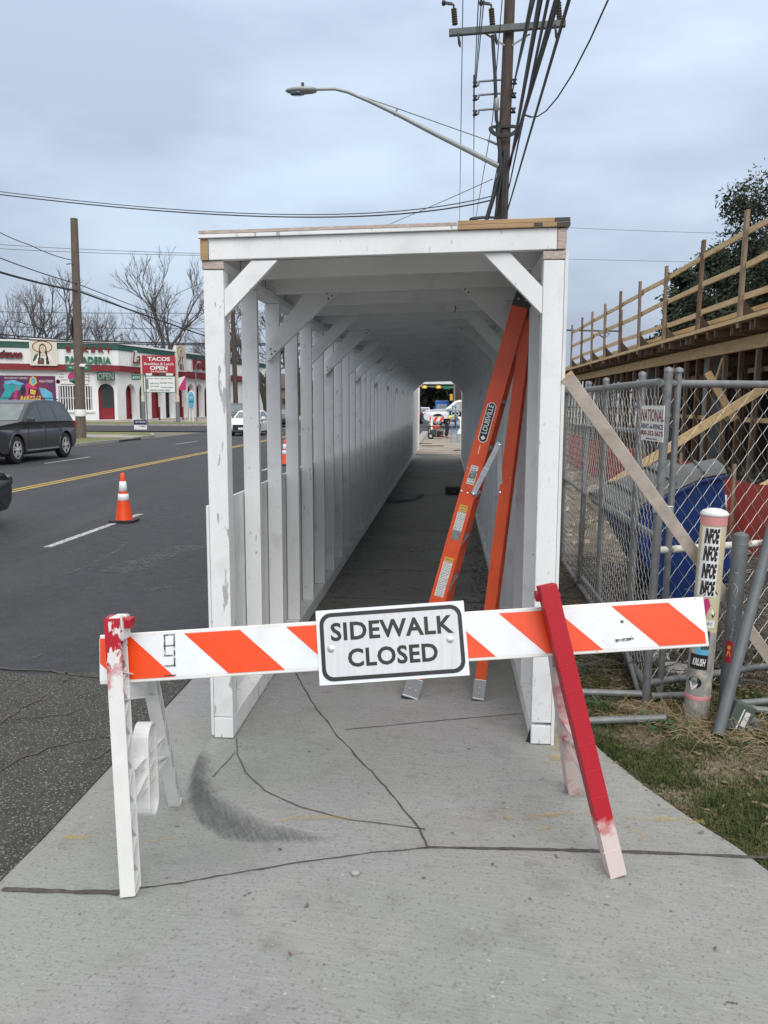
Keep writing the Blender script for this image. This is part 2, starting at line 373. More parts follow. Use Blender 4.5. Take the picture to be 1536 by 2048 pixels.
# concrete with a world-position pattern
def concrete():
    m = mat('pavement_concrete', (.25, .25, .24), .88, var=.06, scale=1.1, bump=.35, bscale=160, c2=(.33, .328, .315), thr=(.3, .7),
            grime=[(.55, .46, .62, (.250, .268, .242), .75), (.7, .50, .64, (.285, .278, .302), .6), (4, .56, .72, (.165, .163, .155), .42), (2.3, .56, .72, (.31, .305, .29), .6), (11, .60, .72, (.18, .175, .165), .4)],
            speck=[(75, .56, .70, (.125, .12, .115), .65), (120, .60, .72, (.38, .37, .35), .65), (45, .70, .73, (.48, .47, .45), .7), (16, .72, .745, (.08, .07, .06), .85), (38, .75, .77, (.06, .05, .04), .7)])
    t = m.node_tree; b = t.nodes['Principled BSDF']; l = t.links.new
    src = b.inputs['Base Color'].links[0].from_socket
    at = N(t, 'ShaderNodeAttribute', attribute_name='scuff'); tcn = N(t, 'ShaderNodeTexCoord')
    mp0 = N(t, 'ShaderNodeMapping'); mp0.inputs['Rotation'].default_value = (0, 0, .95); mp0.inputs['Location'].default_value = (0, 0, .37); l(tcn.outputs['Object'], mp0.inputs[0])
    mp = N(t, 'ShaderNodeMapping'); mp.inputs['Scale'].default_value = (7, 34, 1)
    nz = N(t, 'ShaderNodeTexNoise'); nz.inputs['Scale'].default_value = 2.2; nz.inputs['Detail'].default_value = 12; nz.inputs['Roughness'].default_value = .75
    l(mp0.outputs[0], mp.inputs[0]); l(mp.outputs[0], nz.inputs['Vector'])
    mr = N(t, 'ShaderNodeMapRange'); mr.inputs['From Min'].default_value = .30; mr.inputs['From Max'].default_value = .60; mr.inputs['To Min'].default_value = .42; mr.inputs['To Max'].default_value = .95
    l(nz.outputs['Fac'], mr.inputs['Value'])
    ma = N(t, 'ShaderNodeMath', operation='MULTIPLY_ADD'); l(nz.outputs['Fac'], ma.inputs[0]); ma.inputs[1].default_value = 1.5; ma.inputs[2].default_value = -.80
    m2 = N(t, 'ShaderNodeMath', operation='ADD'); l(at.outputs['Fac'], m2.inputs[0]); l(ma.outputs[0], m2.inputs[1])
    mq = N(t, 'ShaderNodeMapRange'); mq.inputs['From Min'].default_value = .30; mq.inputs['From Max'].default_value = 1.25; mq.inputs['To Max'].default_value = .88; l(m2.outputs[0], mq.inputs['Value'])
    gt = N(t, 'ShaderNodeMath', operation='GREATER_THAN'); gt.inputs[1].default_value = .02; l(at.outputs['Fac'], gt.inputs[0])
    mu = N(t, 'ShaderNodeMath', operation='MULTIPLY'); l(gt.outputs[0], mu.inputs[0]); l(mq.outputs[0], mu.inputs[1])
    mx = N(t, 'ShaderNodeMix', data_type='RGBA'); l(mu.outputs[0], mx.inputs[0]); l(src, mx.inputs[6]); mx.inputs[7].default_value = (.048, .050, .050, 1)
    # brushed finish
    w2 = N(t, 'ShaderNodeTexNoise'); w2.inputs['Scale'].default_value = 3; w2.inputs['Detail'].default_value = 5
    m33 = N(t, 'ShaderNodeMapping'); m33.inputs['Rotation'].default_value = (0, 0, .16); m33.inputs['Location'].default_value = (0, 0, .43); l(tcn.outputs['Object'], m33.inputs[0]); m3 = N(t, 'ShaderNodeMapping'); m3.inputs['Scale'].default_value = (3, 46, 1); l(m33.outputs[0], m3.inputs[0]); l(m3.outputs[0], w2.inputs['Vector'])
    m4 = N(t, 'ShaderNodeMapRange'); m4.inputs['From Min'].default_value = .3; m4.inputs['From Max'].default_value = .7; m4.inputs['To Min'].default_value = .91; m4.inputs['To Max'].default_value = 1.09
    l(w2.outputs['Fac'], m4.inputs['Value'])
    vm = N(t, 'ShaderNodeVectorMath', operation='SCALE'); l(mx.outputs[2], vm.inputs[0]); l(m4.outputs[0], vm.inputs['Scale'])
    l(vm.outputs[0], b.inputs['Base Color'])
    return m
M['conc'] = concrete()
M['conc_walk'] = mat('shaded_dirty_walk_concrete', (.155, .15, .142), .9, var=.1, scale=1.2, bump=.3, bscale=120, c2=(.20, .197, .187), thr=(.3, .7),  # base colour darkened to carry the tunnel's shade; grime layers are dirt
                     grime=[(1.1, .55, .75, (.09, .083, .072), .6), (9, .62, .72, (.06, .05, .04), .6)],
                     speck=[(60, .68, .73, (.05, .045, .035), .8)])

RE = -1.66      # road edge
FE = -15.5      # far kerb
mb = MB(); mb.poly([(-900, -60, -.16), (900, -60, -.16), (900, 1500, -.16), (-900, 1500, -.16)]); tag(mb.build('ground', M['base']), kind='structure')
mb = MB()
mb.poly([(FE, -8, -.10), (RE, -8, -.10), (RE, 400, -.10), (FE, 400, -.10)])
mb.poly([(-160, 53.5, -.10), (FE, 53.5, -.10), (FE, 67, -.10), (-160, 67, -.10)])
mb.poly([(RE, 58, -.10), (90, 58, -.10), (90, 72, -.10), (RE, 72, -.10)])
mb.poly([(RE, -8, -.0955), (RE, 5.3, -.0955), (RE, 5.3, -.2), (RE, -8, -.2)])
tag(mb.build('road', M['asphalt'], fix=False), kind='structure')
# older rough patch next to the apron
mb = MB(); n = 40; top = []
for i in range(n+1):
    x = -9+(RE+9)*i/n; top.append((x, 5.20+.04*math.sin(x*5)+random.uniform(-.02, .02)+(.06 if x < -3 else -.05*(x+3)/1.3), -.095))
mb.poly([(-9, -8, -.095), (RE, -8, -.095)]+top[::-1]); tag(mb.build('road_patch', M['asphalt_old'], fix=False), kind='structure')
def wiggle_strip(mb, pts, w, zf, jit=.01, step=.04, m=0):
    """thin strip that follows pts; zf(x,y) gives its height"""
    out = []
    for (a, b) in zip(pts[:-1], pts[1:]):
        a = Vector(a); b = Vector(b); k = max(1, int((b-a).length/step))
        for i in range(k): out.append(a.lerp(b, i/k))
    out.append(Vector(pts[-1])); L_ = []; Rr = []
    off = 0
    for i, p in enumerate(out):
        d = (out[min(i+1, len(out)-1)]-out[max(i-1, 0)]).normalized(); nrm = Vector((-d.y, d.x))
        off = off*.8+random.uniform(-jit, jit); ww = w*random.choice((.6, .8, .9, 1, 1.1, 1.2, 1.5))/2
        for s_, arr in ((1, L_), (-1, Rr)):
            q = p+nrm*(off+s_*ww); arr.append((q.x, q.y, zf(q.x, q.y)+.003))
    k = len(L_); mb.add(L_+Rr, [(i, i+1, k+i+1, k+i) for i in range(k-1)], m)
mb = MB(); zr = lambda x, y: -.093
def g2(x, y, z=-.1): p = G(x, y, z); return (p.x, p.y)
wiggle_strip(mb, [g2(0, 1337), g2(100, 1345), g2(200, 1357), g2(370, 1352)], .022, zr, .012)
for c in ([(0, 1448), (40, 1425), (85, 1392)], [(0, 1543), (100, 1500), (190, 1478), (290, 1465)], [(30, 1440), (130, 1432), (150, 1425)], [(120, 1372), (135, 1345)], [(180, 1520), (250, 1490), (290, 1500)]):
    wiggle_strip(mb, [g2(*p) for p in c], .013, zr, .02)
tag(mb.build('road_cracks', M['crackfill'], fix=False), kind='structure')
# road markings
mb = MB()
for x0 in (-9.13, -8.93): mb.poly([(x0, -8, -.096), (x0+.11, -8, -.096), (x0+.11, 300, -.096), (x0, 300, -.096)])
tag(mb.build('centre_line', M['yellow_line'], fix=False), kind='structure')
mb = MB()
for k in range(-2, 30):
    y0 = 9.9+k*12.2
    mb.poly([(-5.07, y0, -.096), (-4.96, y0, -.096), (-4.96, y0+3.2, -.096), (-5.07, y0+3.2, -.096)])
    mb.poly([(-12.16, y0+1.9, -.096), (-12.05, y0+1.9, -.096), (-12.05, y0+5.1, -.096), (-12.16, y0+5.1, -.096)])
tag(mb.build('lane_lines', M['white_line'], fix=False), kind='structure')
M['scrape'] = mat('pale_scrape', (.13, .13, .135), .9, var=.2, scale=9, alpha=(26, .38, .66, .62))
mb = MB()
for a, b, w_ in (((137, 1149), (205, 1120), .05), ((205, 1120), (238, 1102), .05), ((238, 1102), (255, 1086), .05), ((228, 1146), (385, 1092), .42), ((380, 970), (400, 974), .03), ((60, 1320), (90, 1306), .03), ((300, 1180), (350, 1174), .1)):
    wiggle_strip(mb, [g2(*a), g2(*b)], w_, lambda x, y: -.097, .01)
tag(mb.build('road_scrapes', M['scrape'], fix=False), kind='structure')

# near pavement, fine sheet with the kerb nose
mb = MB(); xs = []; x = RE
while x < 2.6: xs.append(x); x += (.014 if x < -.35 else .04)
ys = []; y = -1.5
while y < 2.2: ys.append(y); y += .1
while y < 2.85: ys.append(y); y += .04
while y < 4.0: ys.append(y); y += .014
while y < 4.7: ys.append(y); y += .05
ys += [4.72, 5.2, 5.72]
def GRE(y):   # right edge of the concrete
    pts = [(-2, 3.2), (1.2, 2.02), (2.2, 1.55), (2.95, 1.20), (3.56, .92), (4.04, .76), (4.7, .62), (5.8, .60)]
    for (a, xa), (b, xb) in zip(pts[:-1], pts[1:]):
        if a <= y <= b: return xa+(xb-xa)*(y-a)/(b-a)
    return .6
vs = []; sc_attr = []
SC = [(-1.19, 3.80), (-1.12, 3.50), (-1.04, 3.33), (-.90, 3.20), (-.74, 3.11), (-.50, 3.04), (-.38, 3.02)]
for y in ys:
    xr = GRE(y)+.02*noise.noise(Vector((y*4, 0, 3)))
    for i, x in enumerate(xs):
        xx = RE+(x-RE)*(xr-RE)/(xs[-1]-RE) if True else x
        vs.append((xx, y, H(xx, y)))
        if y > 2.6 and xx < -.1:
            d = pl_d((xx, y), SC); yy = max(0, min(1, (xx+1.25)/.95)); dd = raised(xx, y)
            s = max(0, 1-(d/(.058 if dd < -.03 else .05+.06*math.sin(min(1, yy*1.5)*math.pi)*(.8+.5*noise.noise(Vector((xx*14, y*14, 0)))))))**.9
            s *= smooth((3.95-y)/.3)*smooth((-.30-xx)/.35)*1.35
        else: s = 0
        sc_attr.append(min(1, s))
nx = len(xs)
fs = [(j*nx+i, j*nx+i+1, (j+1)*nx+i+1, (j+1)*nx+i) for j in range(len(ys)-1) for i in range(nx-1)]
mb.add(vs, fs, 0, True)
# left edge down into the gutter
ko = mb.build('pavement', M['conc'], fix=False); tag(ko, kind='structure')
at = ko.data.attributes.new('scuff', 'FLOAT', 'POINT'); at.data.foreach_set('value', sc_attr)
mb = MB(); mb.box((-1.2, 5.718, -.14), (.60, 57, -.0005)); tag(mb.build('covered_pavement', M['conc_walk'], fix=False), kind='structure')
mb = MB(); mb.box((RE, 5.718, -.16), (-1.2, 57, -.103)); tag(mb.build('gutter', M['kerb'], fix=False), kind='structure')
# joints and fine cracks in the concrete
mb = MB()
def gh2(x, y): p = GH(x, y); return (p.x, p.y)
wiggle_strip(mb, [gh2(5, 1779), gh2(120, 1783), gh2(240, 1786)], .026, H, .003)
wiggle_strip(mb, [gh2(240, 1783), gh2(360, 1768), gh2(550, 1733), gh2(700, 1712), gh2(852, 1694)], .007, H, .005)
wiggle_strip(mb, [gh2(852, 1695), gh2(1100, 1700), gh2(1300, 1706), gh2(1536, 1716), gh2(1600, 1720)], .017, H, .001)
wiggle_strip(mb, [gh2(852, 1694), gh2(835, 1660), gh2(780, 1590), gh2(660, 1455), gh2(620, 1400), gh2(590, 1345)], .007, H, .005)
tag(mb.build('pavement_joints', M['crackfill'], fix=False), kind='structure')
mb = MB()
wiggle_strip(mb, [gh2(474, 1478), gh2(476, 1510), gh2(490, 1545), gh2(530, 1582), gh2(600, 1614), gh2(700, 1640), gh2(850, 1658)], .007, H, .002)
wiggle_strip(mb, [gh2(690, 1460), gh2(850, 1444), gh2(1045, 1428)], .006, H, .003)
wiggle_strip(mb, [gh2(425, 1556), gh2(470, 1505)], .004, H, .002)
tag(mb.build('fine_joints', M['crack2'], fix=False), kind='structure')
mb = MB()
for y in (5.75, 7.0, 8.3, 9.6, 10.9, 12.3, 14, 16, 18, 20, 22, 24):
    wiggle_strip(mb, [(-1.05, y+.1), (.42, y)], .014, lambda x, y: 0, .002)
tag(mb.build('walk_joints', M['crackfill'], fix=False), kind='structure')
# faded yellow utility spray on the concrete
mb = MB()
def spray(pts, w): wiggle_strip(mb, [gh2(*p) for p in pts], w, lambda x, y: H(x, y)+.001, .012, .02)
spray([(1040, 1634), (1130, 1628), (1260, 1634), (1410, 1648)], .035); spray([(1240, 1650), (1280, 1680), (1300, 1672), (1330, 1668)], .022)
spray([(960, 1632), (1000, 1618), (1010, 1640)], .028); spray([(1070, 1660), (1115, 1652)], .02); spray([(560, 1640), (640, 1634), (720, 1634)], .03)
spray([(125, 1675), (190, 1672)], .03); spray([(270, 1682), (350, 1678)], .02); spray([(1108, 1450), (1112, 1500), (1118, 1530)], .10)
tag(mb.build('spray_marks', M['yellow_spray'], fix=False), kind='structure')

# right side soil and verge
def soilz(x, y): return -.012+.03*noise.noise(Vector((x*1.3, y*1.3, 0)))+.012*noise.noise(Vector((x*6, y*6, 2)))-(.0 if x > 1.0 else .0)
mb = MB(); vs = []; ys2 = [-1.5+.12*i for i in range(110)]; nxx = 80
for y in ys2:
    x0 = GRE(y)-.05
    for i in range(nxx):
        t = i/(nxx-1); x = x0+(6-x0)*t**1.6; zz = soilz(x, y); 
        if t < .06: zz = min(zz, -.004)
        vs.append((x, y, zz))
mb.add(vs, [(j*nxx+i, j*nxx+i+1, (j+1)*nxx+i+1, (j+1)*nxx+i) for j in range(len(ys2)-1) for i in range(nxx-1)], 0, True)
tag(mb.build('verge', M['soil'], fix=False), kind='structure')
mb = MB(); mb.poly([(.60, 11.6, -.02), (60, 11.6, -.02), (60, 56, -.02), (.60, 56, -.02)]); mb.poly([(6, -1.5, -.02), (60, -1.5, -.02), (60, 11.6, -.02), (6, 11.6, -.02)])
tag(mb.build('site_ground', M['soil'], fix=False), kind='structure')

# far side: grass islands with kerbs, side street, forecourt
def island(name, pts, z=.03, kerb=.15):
    a = [Vector((x, y, z)) for x, y in pts]
    mb = MB(); mb.prism(a, (0, 0, -.16)); o = mb.build(name, M['kerb']); tag(o, kind='structure')
    c = sum(a, Vector())/len(a); inner = []
    n = len(a)
    for i in range(n):
        d1 = (a[i]-a[i-1]).normalized(); d2 = (a[(i+1) % n]-a[i]).normalized(); bis = Vector((-(d1.y+d2.y), d1.x+d2.x, 0)).normalized()
        k = kerb/max(.4, bis.dot(Vector((-d1.y, d1.x, 0)))); inner.append(a[i]+bis*k+Vector((0, 0, .012)))
    mb = MB(); mb.prism(inner, (0, 0, -.01)); tag(mb.build(name.replace('kerb', 'grass_strip'), M['lawn']), kind='structure')
island('far_kerb', [(-60, -8), (FE, -8), (FE, 41), (-15.9, 44), (-16.9, 46.5), (-19, 47.8), (-60, 47.8)])
island('far_kerb', [(-150, 67.5), (-24, 67.5), (-20, 68.5), (-20, 74), (-150, 74)])
mb = MB(); mb.box((-150, 74.2, -.15), (FE-1, 200, .0)); mb.box((-60, 42.0, .045), (-17.0, 43.6, .052)); mb.box((-23, 74.1, -.15), (FE-1, 70, -.02))
tag(mb.build('far_pavement', M['tan_ground']), kind='structure')
mb = MB(); mb.box((-21.2, 39.6, -.12), (-15.45, 42.0, .06)); tag(mb.build('kerb_inlet', M['kerb']), kind='structure')
mb = MB(); mb.box((-15.452, 38.0, -.09), (-15.44, 40.8, -.02)); tag(mb.build('drain_opening', M['black']), kind='structure')
mb = MB(); mb.box((FE-14, 120, -.15), (FE, 400, .02)); mb.box((RE, 74, -.15), (60, 400, .0)); tag(mb.build('further_pavement', M['kerb']), kind='structure')

# ================================================================== COVERED WALKWAY
XL, XR, ZT = -1.072, .440, 2.384
Y0L, Y0R = 3.965, 4.02
def yy0(x): return Y0L+(Y0R-Y0L)*(x-XL)/(XR-XL)
YE = 26.2; PWd = .098
tw = empty('covered_walkway', (XL-.05, Y0L, 0), 'white painted timber covered walkway tunnel over the sidewalk, slatted on the road side', 'covered walkway')
def TB(name, a, b, m, bevel=.004): mb = MB(); mb.box(a, b); return mb.build(name, m, tw, bevel=bevel)
# front posts on their sills
for nm, x0, x1, y0 in (('l', XL-PWd, XL, Y0L), ('r', XR, XR+PWd, Y0R)):
    ZT = 2.384+(-.012 if nm == 'l' else .028)
    TB('post', (x0, y0, .115), (x1, y0+PWd, ZT-.04), M['white_scuffed'] if nm == 'l' else M['white'])
    mm = M['white_scuffed']
    TB('sill_plate', (x0, y0-.002, .004), (x1, YE, .112), mm) if nm == 'l' else TB('sill_plate', (x0, y0-.002, .004), (x1, YE, .10), mm)
    TB('top_plate_end', (x0-.004, y0-.004, ZT-.037), (x1+.004, y0+.02, ZT+.0), M['endgrain'], .002)
    TB('top_plate', (x0-.001, y0+.021, ZT-.039), (x1+.001, YE, ZT+.0), M['white'], .002)
# studs
ZT = 2.384
YS = [4.66+.624*i for i in range(35)]
for i, y in enumerate(YS):
    if y > YE-.1: break
    TB('stud', (XL-.092, y, .113), (XL-.001, y+.040, ZT-.053), M['white_clean' if i % 3 else 'white'], .003)
    TB('stud', (XR+.001, y, .101), (XR+.092, y+.040, ZT-.013), M['white_clean'], .003)
# plywood skins: low on the road side, full height on the site side
y = Y0L-.002; k = 0
while y < YE:
    y1 = min(y+2.44, YE)
    TB('side_panel', (XL-PWd-.014, y, -.02 if y > 4.2 else .02), (XL-PWd-.001, y1-.003, 1.20), M['ply_white'], 0)
    TB('side_panel', (XR+PWd+.001, y+(.055 if k == 0 else 0), .0), (XR+PWd+.016, y1-.003, ZT+.03), M['ply_white'], 0)
    y = y1; k += 1
# header, rim ends, joists, roof sheets
def tz(x): return -.010+.040*(x-XL)/(XR-XL)
def skewbox(name, x0, x1, dy0, dy1, z0, z1, m, bevel=.003, flat=False):
    f_ = (lambda x: 0) if flat else yy0
    v = [(x0, f_(x0)+dy0, z0+tz(x0)), (x1, f_(x1)+dy0, z0+tz(x1)), (x1, f_(x1)+dy1, z0+tz(x1)), (x0, f_(x0)+dy1, z0+tz(x0))]
    mb = MB(); mb.add(v+[(a, b, c+z1-z0) for a, b, c in v], [(3, 2, 1, 0), (4, 5, 6, 7), (0, 1, 5, 4), (1, 2, 6, 5), (2, 3, 7, 6), (3, 0, 4, 7)])
    return mb.build(name, m, tw, bevel=bevel)
ZB, ZJ = ZT+.003, ZT+.100
XA, XB = XL-PWd-.008, XR+PWd+.004
skewbox('header_beam', XA+.042, XB-.044, -.012, .030, ZB, ZJ, M['white'])
skewbox('rim_end', XA+.002, XA+.040, -.014, .034, ZB, ZJ-.004, M['barewood'], .002)
skewbox('rim_end', XB-.042, XB, -.014, .034, ZB, ZJ-.004, M['endgrain'], .002)
skewbox('rim_joist', XA+.002, XA+.040, Y0L+.036, YE, ZB, ZJ-.002, M['white'], flat=True)
skewbox('rim_joist', XB-.042, XB-.002, Y0R+.036, YE, ZB, ZJ-.002, M['white'], flat=True)
for i, y in enumerate(YS):
    if y > YE-.1: break
    skewbox('joist', XA+.042, XB-.044, y-.10, y-.06, ZB, ZJ-.002, M['white_clean'], flat=True)
mid = XA+(XB-XA)*.705
skewbox('roof_edge', XA-.004, mid, -.03, .02, ZJ+.002, ZJ+.018, M['white_scuffed'], .001)
skewbox('roof_edge', XA-.002, mid-.002, -.026, .02, ZJ+.021, ZJ+.036, M['endgrain'], .001)
skewbox('roof_edge', mid+.002, XB+.012, -.03, .02, ZJ+.002, ZJ+.022, M['barewood'], .001)
skewbox('roof_edge', mid+.002, XB-.06, -.026, .02, ZJ+.024, ZJ+.042, M['barewood'], .001)
skewbox('roof_edge', XB-.058, XB+.012, -.026, .02, ZJ+.024, ZJ+.042, M['dkgrey'], .001)
skewbox('roof_patch', XB-.155, XB-.115, -.0315, -.0302, ZJ+.004, ZJ+.02, M['dkgrey'], 0)
skewbox('roof_patch', XB-.05, XB+.013, -.0315, -.0302, ZJ+.004, ZJ+.02, M['dkgrey'], 0)
y = Y0R+.021
while y < YE:
    y1 = min(y+1.22, YE); skewbox('roof_sheet', XA, XB+.01, y, y1-.003, ZJ, ZJ+.034, M['white_clean'], 0, flat=True); y = y1
# diagonal knee braces
def brace(side, y, ln, lapped, m=M['white'], wd=.089):
    xi = XL if side < 0 else XR; s = -side      # s: towards the inside
    zt = ZB-.001+(-.012 if side < 0 else .022); d = wd*math.sqrt(2)
    if not lapped:
        pts = [(xi+s*.001, zt-ln), (xi+s*.001, zt-ln+d), (xi+s*(ln-d), zt), (xi+s*ln, zt)]
        dep = .038
    else:
        pts = [(xi-s*.075, zt-ln-.05), (xi-s*.075, zt-ln-.05+d*.9), (xi+s*(ln-d-.02), zt+.075), (xi+s*(ln+.09), zt+.085), (xi+s*ln, zt-.0)]
        dep = .036
    mb = MB(); mb.prism([(x, y, z) for x, z in pts], (0, dep, 0)); o = mb.build('knee_brace', m, tw, bevel=.003)
    if lapped:
        for cx, cz in ((xi-s*.045, zt-ln+.02), (xi+s*(ln-.04), zt-.0)):
            for a, b in ((0, 0), (.022, .018), (-.006, .032)):
                mb = MB(); mb.lathe([(.0055, 0), (.0055, .002)], (cx+a*s, y-.0005, cz+b-.02), 8, axis=(0, -1, 0), smooth=False); mb.build('screw', M['black'], o)
brace(-1, Y0L+.004, .262, False, M['white']); brace(1, Y0R+.004, .285, False, M['white'])
for i in range(1, 18):
    y = YS[0]+.624*(2*i-1)
    if y > YE-.2: break
    lap = i % 2 == 1
    brace(-1, y-.04 if lap else y, .36, lap, M['white_clean']); brace(1, y-.04 if lap else y, .36, lap, M['white_clean'])
brace(-1, YE+.46, .30, False); brace(1, YE+.46, .30, False)
TB('header_beam', (XL-PWd, YE+.46, ZB-.045), (XR+PWd, YE+.50, ZJ-.004), M['white'])
for x0 in (XL-PWd+.01, XR): TB('post', (x0, YE+.41, .0), (x0+PWd-.01, YE+.455, ZT-.05), M['white'])
mb = MB(); mb.prism([(XL+.001, YE+.47, .112), (XL+.30, YE+.47, .001), (XL+.001, YE+.47, .001)], (0, .02, 0)); mb.build('foot_wedge', M['white'], tw)
TB('wing_panel', (XL-.03, YE+.51, .0), (XL-.008, YE+4.2, ZT-.05), M['ply_white'], 0)
TB('wing_post', (XL-.032, YE+4.2, .0), (XL+.05, YE+4.28, ZT-.02), M['white'])
# little hanging hook on a joist
mb = MB(); h = P(911, 611, 5.85); mb.tube([h, h+Vector((0, 0, -.03)), h+Vector((-.008, 0, -.045))], .004, 5); mb.build('hook', M['black'], tw)
# loose strap of tape by the right post
# ================================================================== STRIPED BARRICADE
def A3(t): return Vector(t)
rl0 = P(199, 1270, 2.93); rl0b = P(209, 1362, 2.88)
rr0 = P(1407, 1193, 3.09); rr0b = P(1409, 1299, 3.04)
bar_root = empty('barricade', (rl0+rr0)/2*0+Vector(((rl0.x+rr0.x)/2, 3.0, 0)), 'orange and white striped A-frame barricade across the sidewalk carrying the closed sign', 'barricade')
ux = (rr0-rl0).normalized(); LEN = (rr0-rl0).length
uz = ((rl0-rl0b).normalized()+(rr0-rr0b).normalized()); uz = (uz-ux*uz.dot(ux)).normalized(); HGT = ((rl0-rl0b).length+(rr0-rr0b).length)/2
un = ux.cross(uz)          # outward, towards the camera
if un.y > 0: un = -un
def RP(u, v, d=0): return rl0-uz*HGT+ux*u+uz*v+un*d     # u along, v up from the lower edge
mb = MB(); mb.prism([RP(0, 0), RP(LEN, 0), RP(LEN, HGT), RP(0, HGT)], -un*.018)
rail = mb.build('rail', M['white_plastic'], bar_root, bevel=.004)
mb = MB(); mb.poly([RP(.0, .012, .0015), RP(LEN-.006, .012, .0015), RP(LEN-.006, HGT-.014, .0015), RP(.0, HGT-.014, .0015)]); mb.build('white_sheeting', M['white_tape'], rail)
# stripes: leaning down to the right, as on the photo (pixel of upper-left corner / lower-left corner)
nrm = un
def ru(px, py): q = plane_hit(px, py, RP(0, 0), nrm); return (q-RP(0, 0)).dot(ux)
W_T = ru(480, 1255)-ru(368, 1262)
tops = [(150, 1272), (368, 1262), (572, 1252), (785, 1243), (997, 1226), (1222, 1212)]
SL = ru(457, 1342)-ru(368, 1262)
v0, v1 = .012, HGT-.014
def clip(poly, a, b):
    out = poly
    for lim, sgn in ((a, 1), (b, -1)):
        new = []
        for i in range(len(out)):
            p, q = out[i], out[(i+1) % len(out)]
            ip, iq = sgn*(p[0]-lim) >= 0, sgn*(q[0]-lim) >= 0
            if ip: new.append(p)
            if ip != iq: t = (lim-p[0])/(q[0]-p[0]); new.append((lim, p[1]+t*(q[1]-p[1])))
        out = new
    return out
for px, py in tops:
    u = ru(px, py); pg = clip([(u, v1), (u+W_T, v1), (u+W_T+SL, v0), (u+SL, v0)], .002, LEN-.012)
    if len(pg) > 2: mb = MB(); mb.poly([RP(a, b, .0027) for a, b in pg]); mb.build('orange_stripe', M['orange_tape'], rail)
# old sticky marks
mb = MB()
u = ru(338, 1300)
for (a, b, c, d) in ((.0, .165, .045, .170), (.0, .125, .045, .130), (.002, .088, .008, .165), (.038, .05, .044, .165), (.0, .05, .045, .056), (.0, .015, .045, .020), (.010, .088, .034, .094)):
    mb.poly([RP(u-.02+a, b, .0031), RP(u-.02+c, b, .0031), RP(u-.02+c, d, .0031), RP(u-.02+a, d, .0031)])
M['smudge'] = mat('tape_residue', (.05, .05, .05), .8, var=.3, scale=50, alpha=(60, .35, .55, .85))
mb.build('tape_residue', M['smudge'], rail)
u = ru(1245, 1250); mb = MB()
mb.poly([RP(u-.035, .035, .0031), RP(u+.035, .04, .0031), RP(u+.035, .05, .0031), RP(u-.035, .047, .0031)])
mb.poly([RP(u-.008, .105, .0031), RP(u+.004, .105, .0031), RP(u+.004, .115, .0031), RP(u-.008, .115, .0031)])
mb.build('tape_residue', M['smudge'], rail)
# the sign
c0 = plane_hit(785, 1283, RP(0, 0, .008), nrm); tlp = plane_hit(631, 1222, RP(0, 0, .008), nrm); trp = plane_hit(927, 1201, RP(0, 0, .008), nrm)
blp = plane_hit(643, 1366, RP(0, 0, .008), nrm)
su = (trp-tlp).normalized(); SW = (trp-tlp).length; sv = un.cross(su); sv = sv if sv.z > 0 else -sv; SH = SW*.495
def SP(u, v, d=0): return tlp+su*u-sv*(SH-v)+un*d
def rrect(x0, y0, x1, y1, r, n=6):
    out = []
    for cx, cy, a0 in ((x1-r, y0+r, -90), (x1-r, y1-r, 0), (x0+r, y1-r, 90), (x0+r, y0+r, 180)):
        for i in range(n+1): a = R(a0+90*i/n); out.append((cx+r*math.cos(a), cy+r*math.sin(a)))
    return out
mb = MB(); mb.prism([SP(0, 0), SP(SW, 0), SP(SW, SH), SP(0, SH)], -un*.003)
M['sign_face'] = mat('reflective_sign_face', (.60, .61, .63), .4, var=.06, scale=5, stretch=(14, 1, .5))
sg = mb.build('sign_panel', M['white_tape'], bar_root); sg['label'] = 'white rectangular sign reading SIDEWALK CLOSED, tilted on the rail'
mb = MB(); ro_, ri_ = rrect(.012, .012, SW-.012, SH-.012, .042), rrect(.027, .027, SW-.027, SH-.027, .030)
mb.poly([SP(a, b, .0012) for a, b in rrect(.026, .026, SW-.026, SH-.026, .030)]); mb.build('sign_face', M['sign_face'], sg)
mb = MB(); k = len(ro_); mb.add([SP(a, b, .0018) for a, b in ro_]+[SP(a, b, .0018) for a, b in ri_], [(i, (i+1) % k, k+(i+1) % k, k+i) for i in range(k)])
mb.build('border', M['blackpaint'], sg)
for txt, vv, wd in (('SIDEWALK', .685, .80), ('CLOSED', .325, .585)):
    mb = MB(); text_geo(mb, txt, .148*SH/.30, SP(SW*.5+(0 if txt[0] == 'S' else -.003), SH*vv, .0), su, sv, .0022, off=.0032, spacing=1.0)
    xs_ = [(Vector(v)-SP(0, 0)).dot(su) for v in mb.v]; zs_ = [(Vector(v)-SP(0, 0)).dot(sv) for v in mb.v]; w0 = max(xs_)-min(xs_); szf = SH*.245/(max(zs_)-min(zs_))
    mb = MB(); text_geo(mb, txt, .148*SH/.30*szf, SP(SW*.5, SH*vv, .0), su, sv, .0022, off=.0025, sx=SW*wd/w0/szf*.985, spacing=1.06)
    mb.build('lettering', M['blackpaint'], sg)
for px, py in ((662, 1298), (900, 1279)):
    q = plane_hit(px, py, SP(0, 0), nrm); mb = MB(); mb.lathe([(.014, 0), (.014, .002), (.009, .003), (.008, .007), (.0, .008)], q, 16, axis=un, smooth=False); mb.build('bolt', M['alu'], sg)
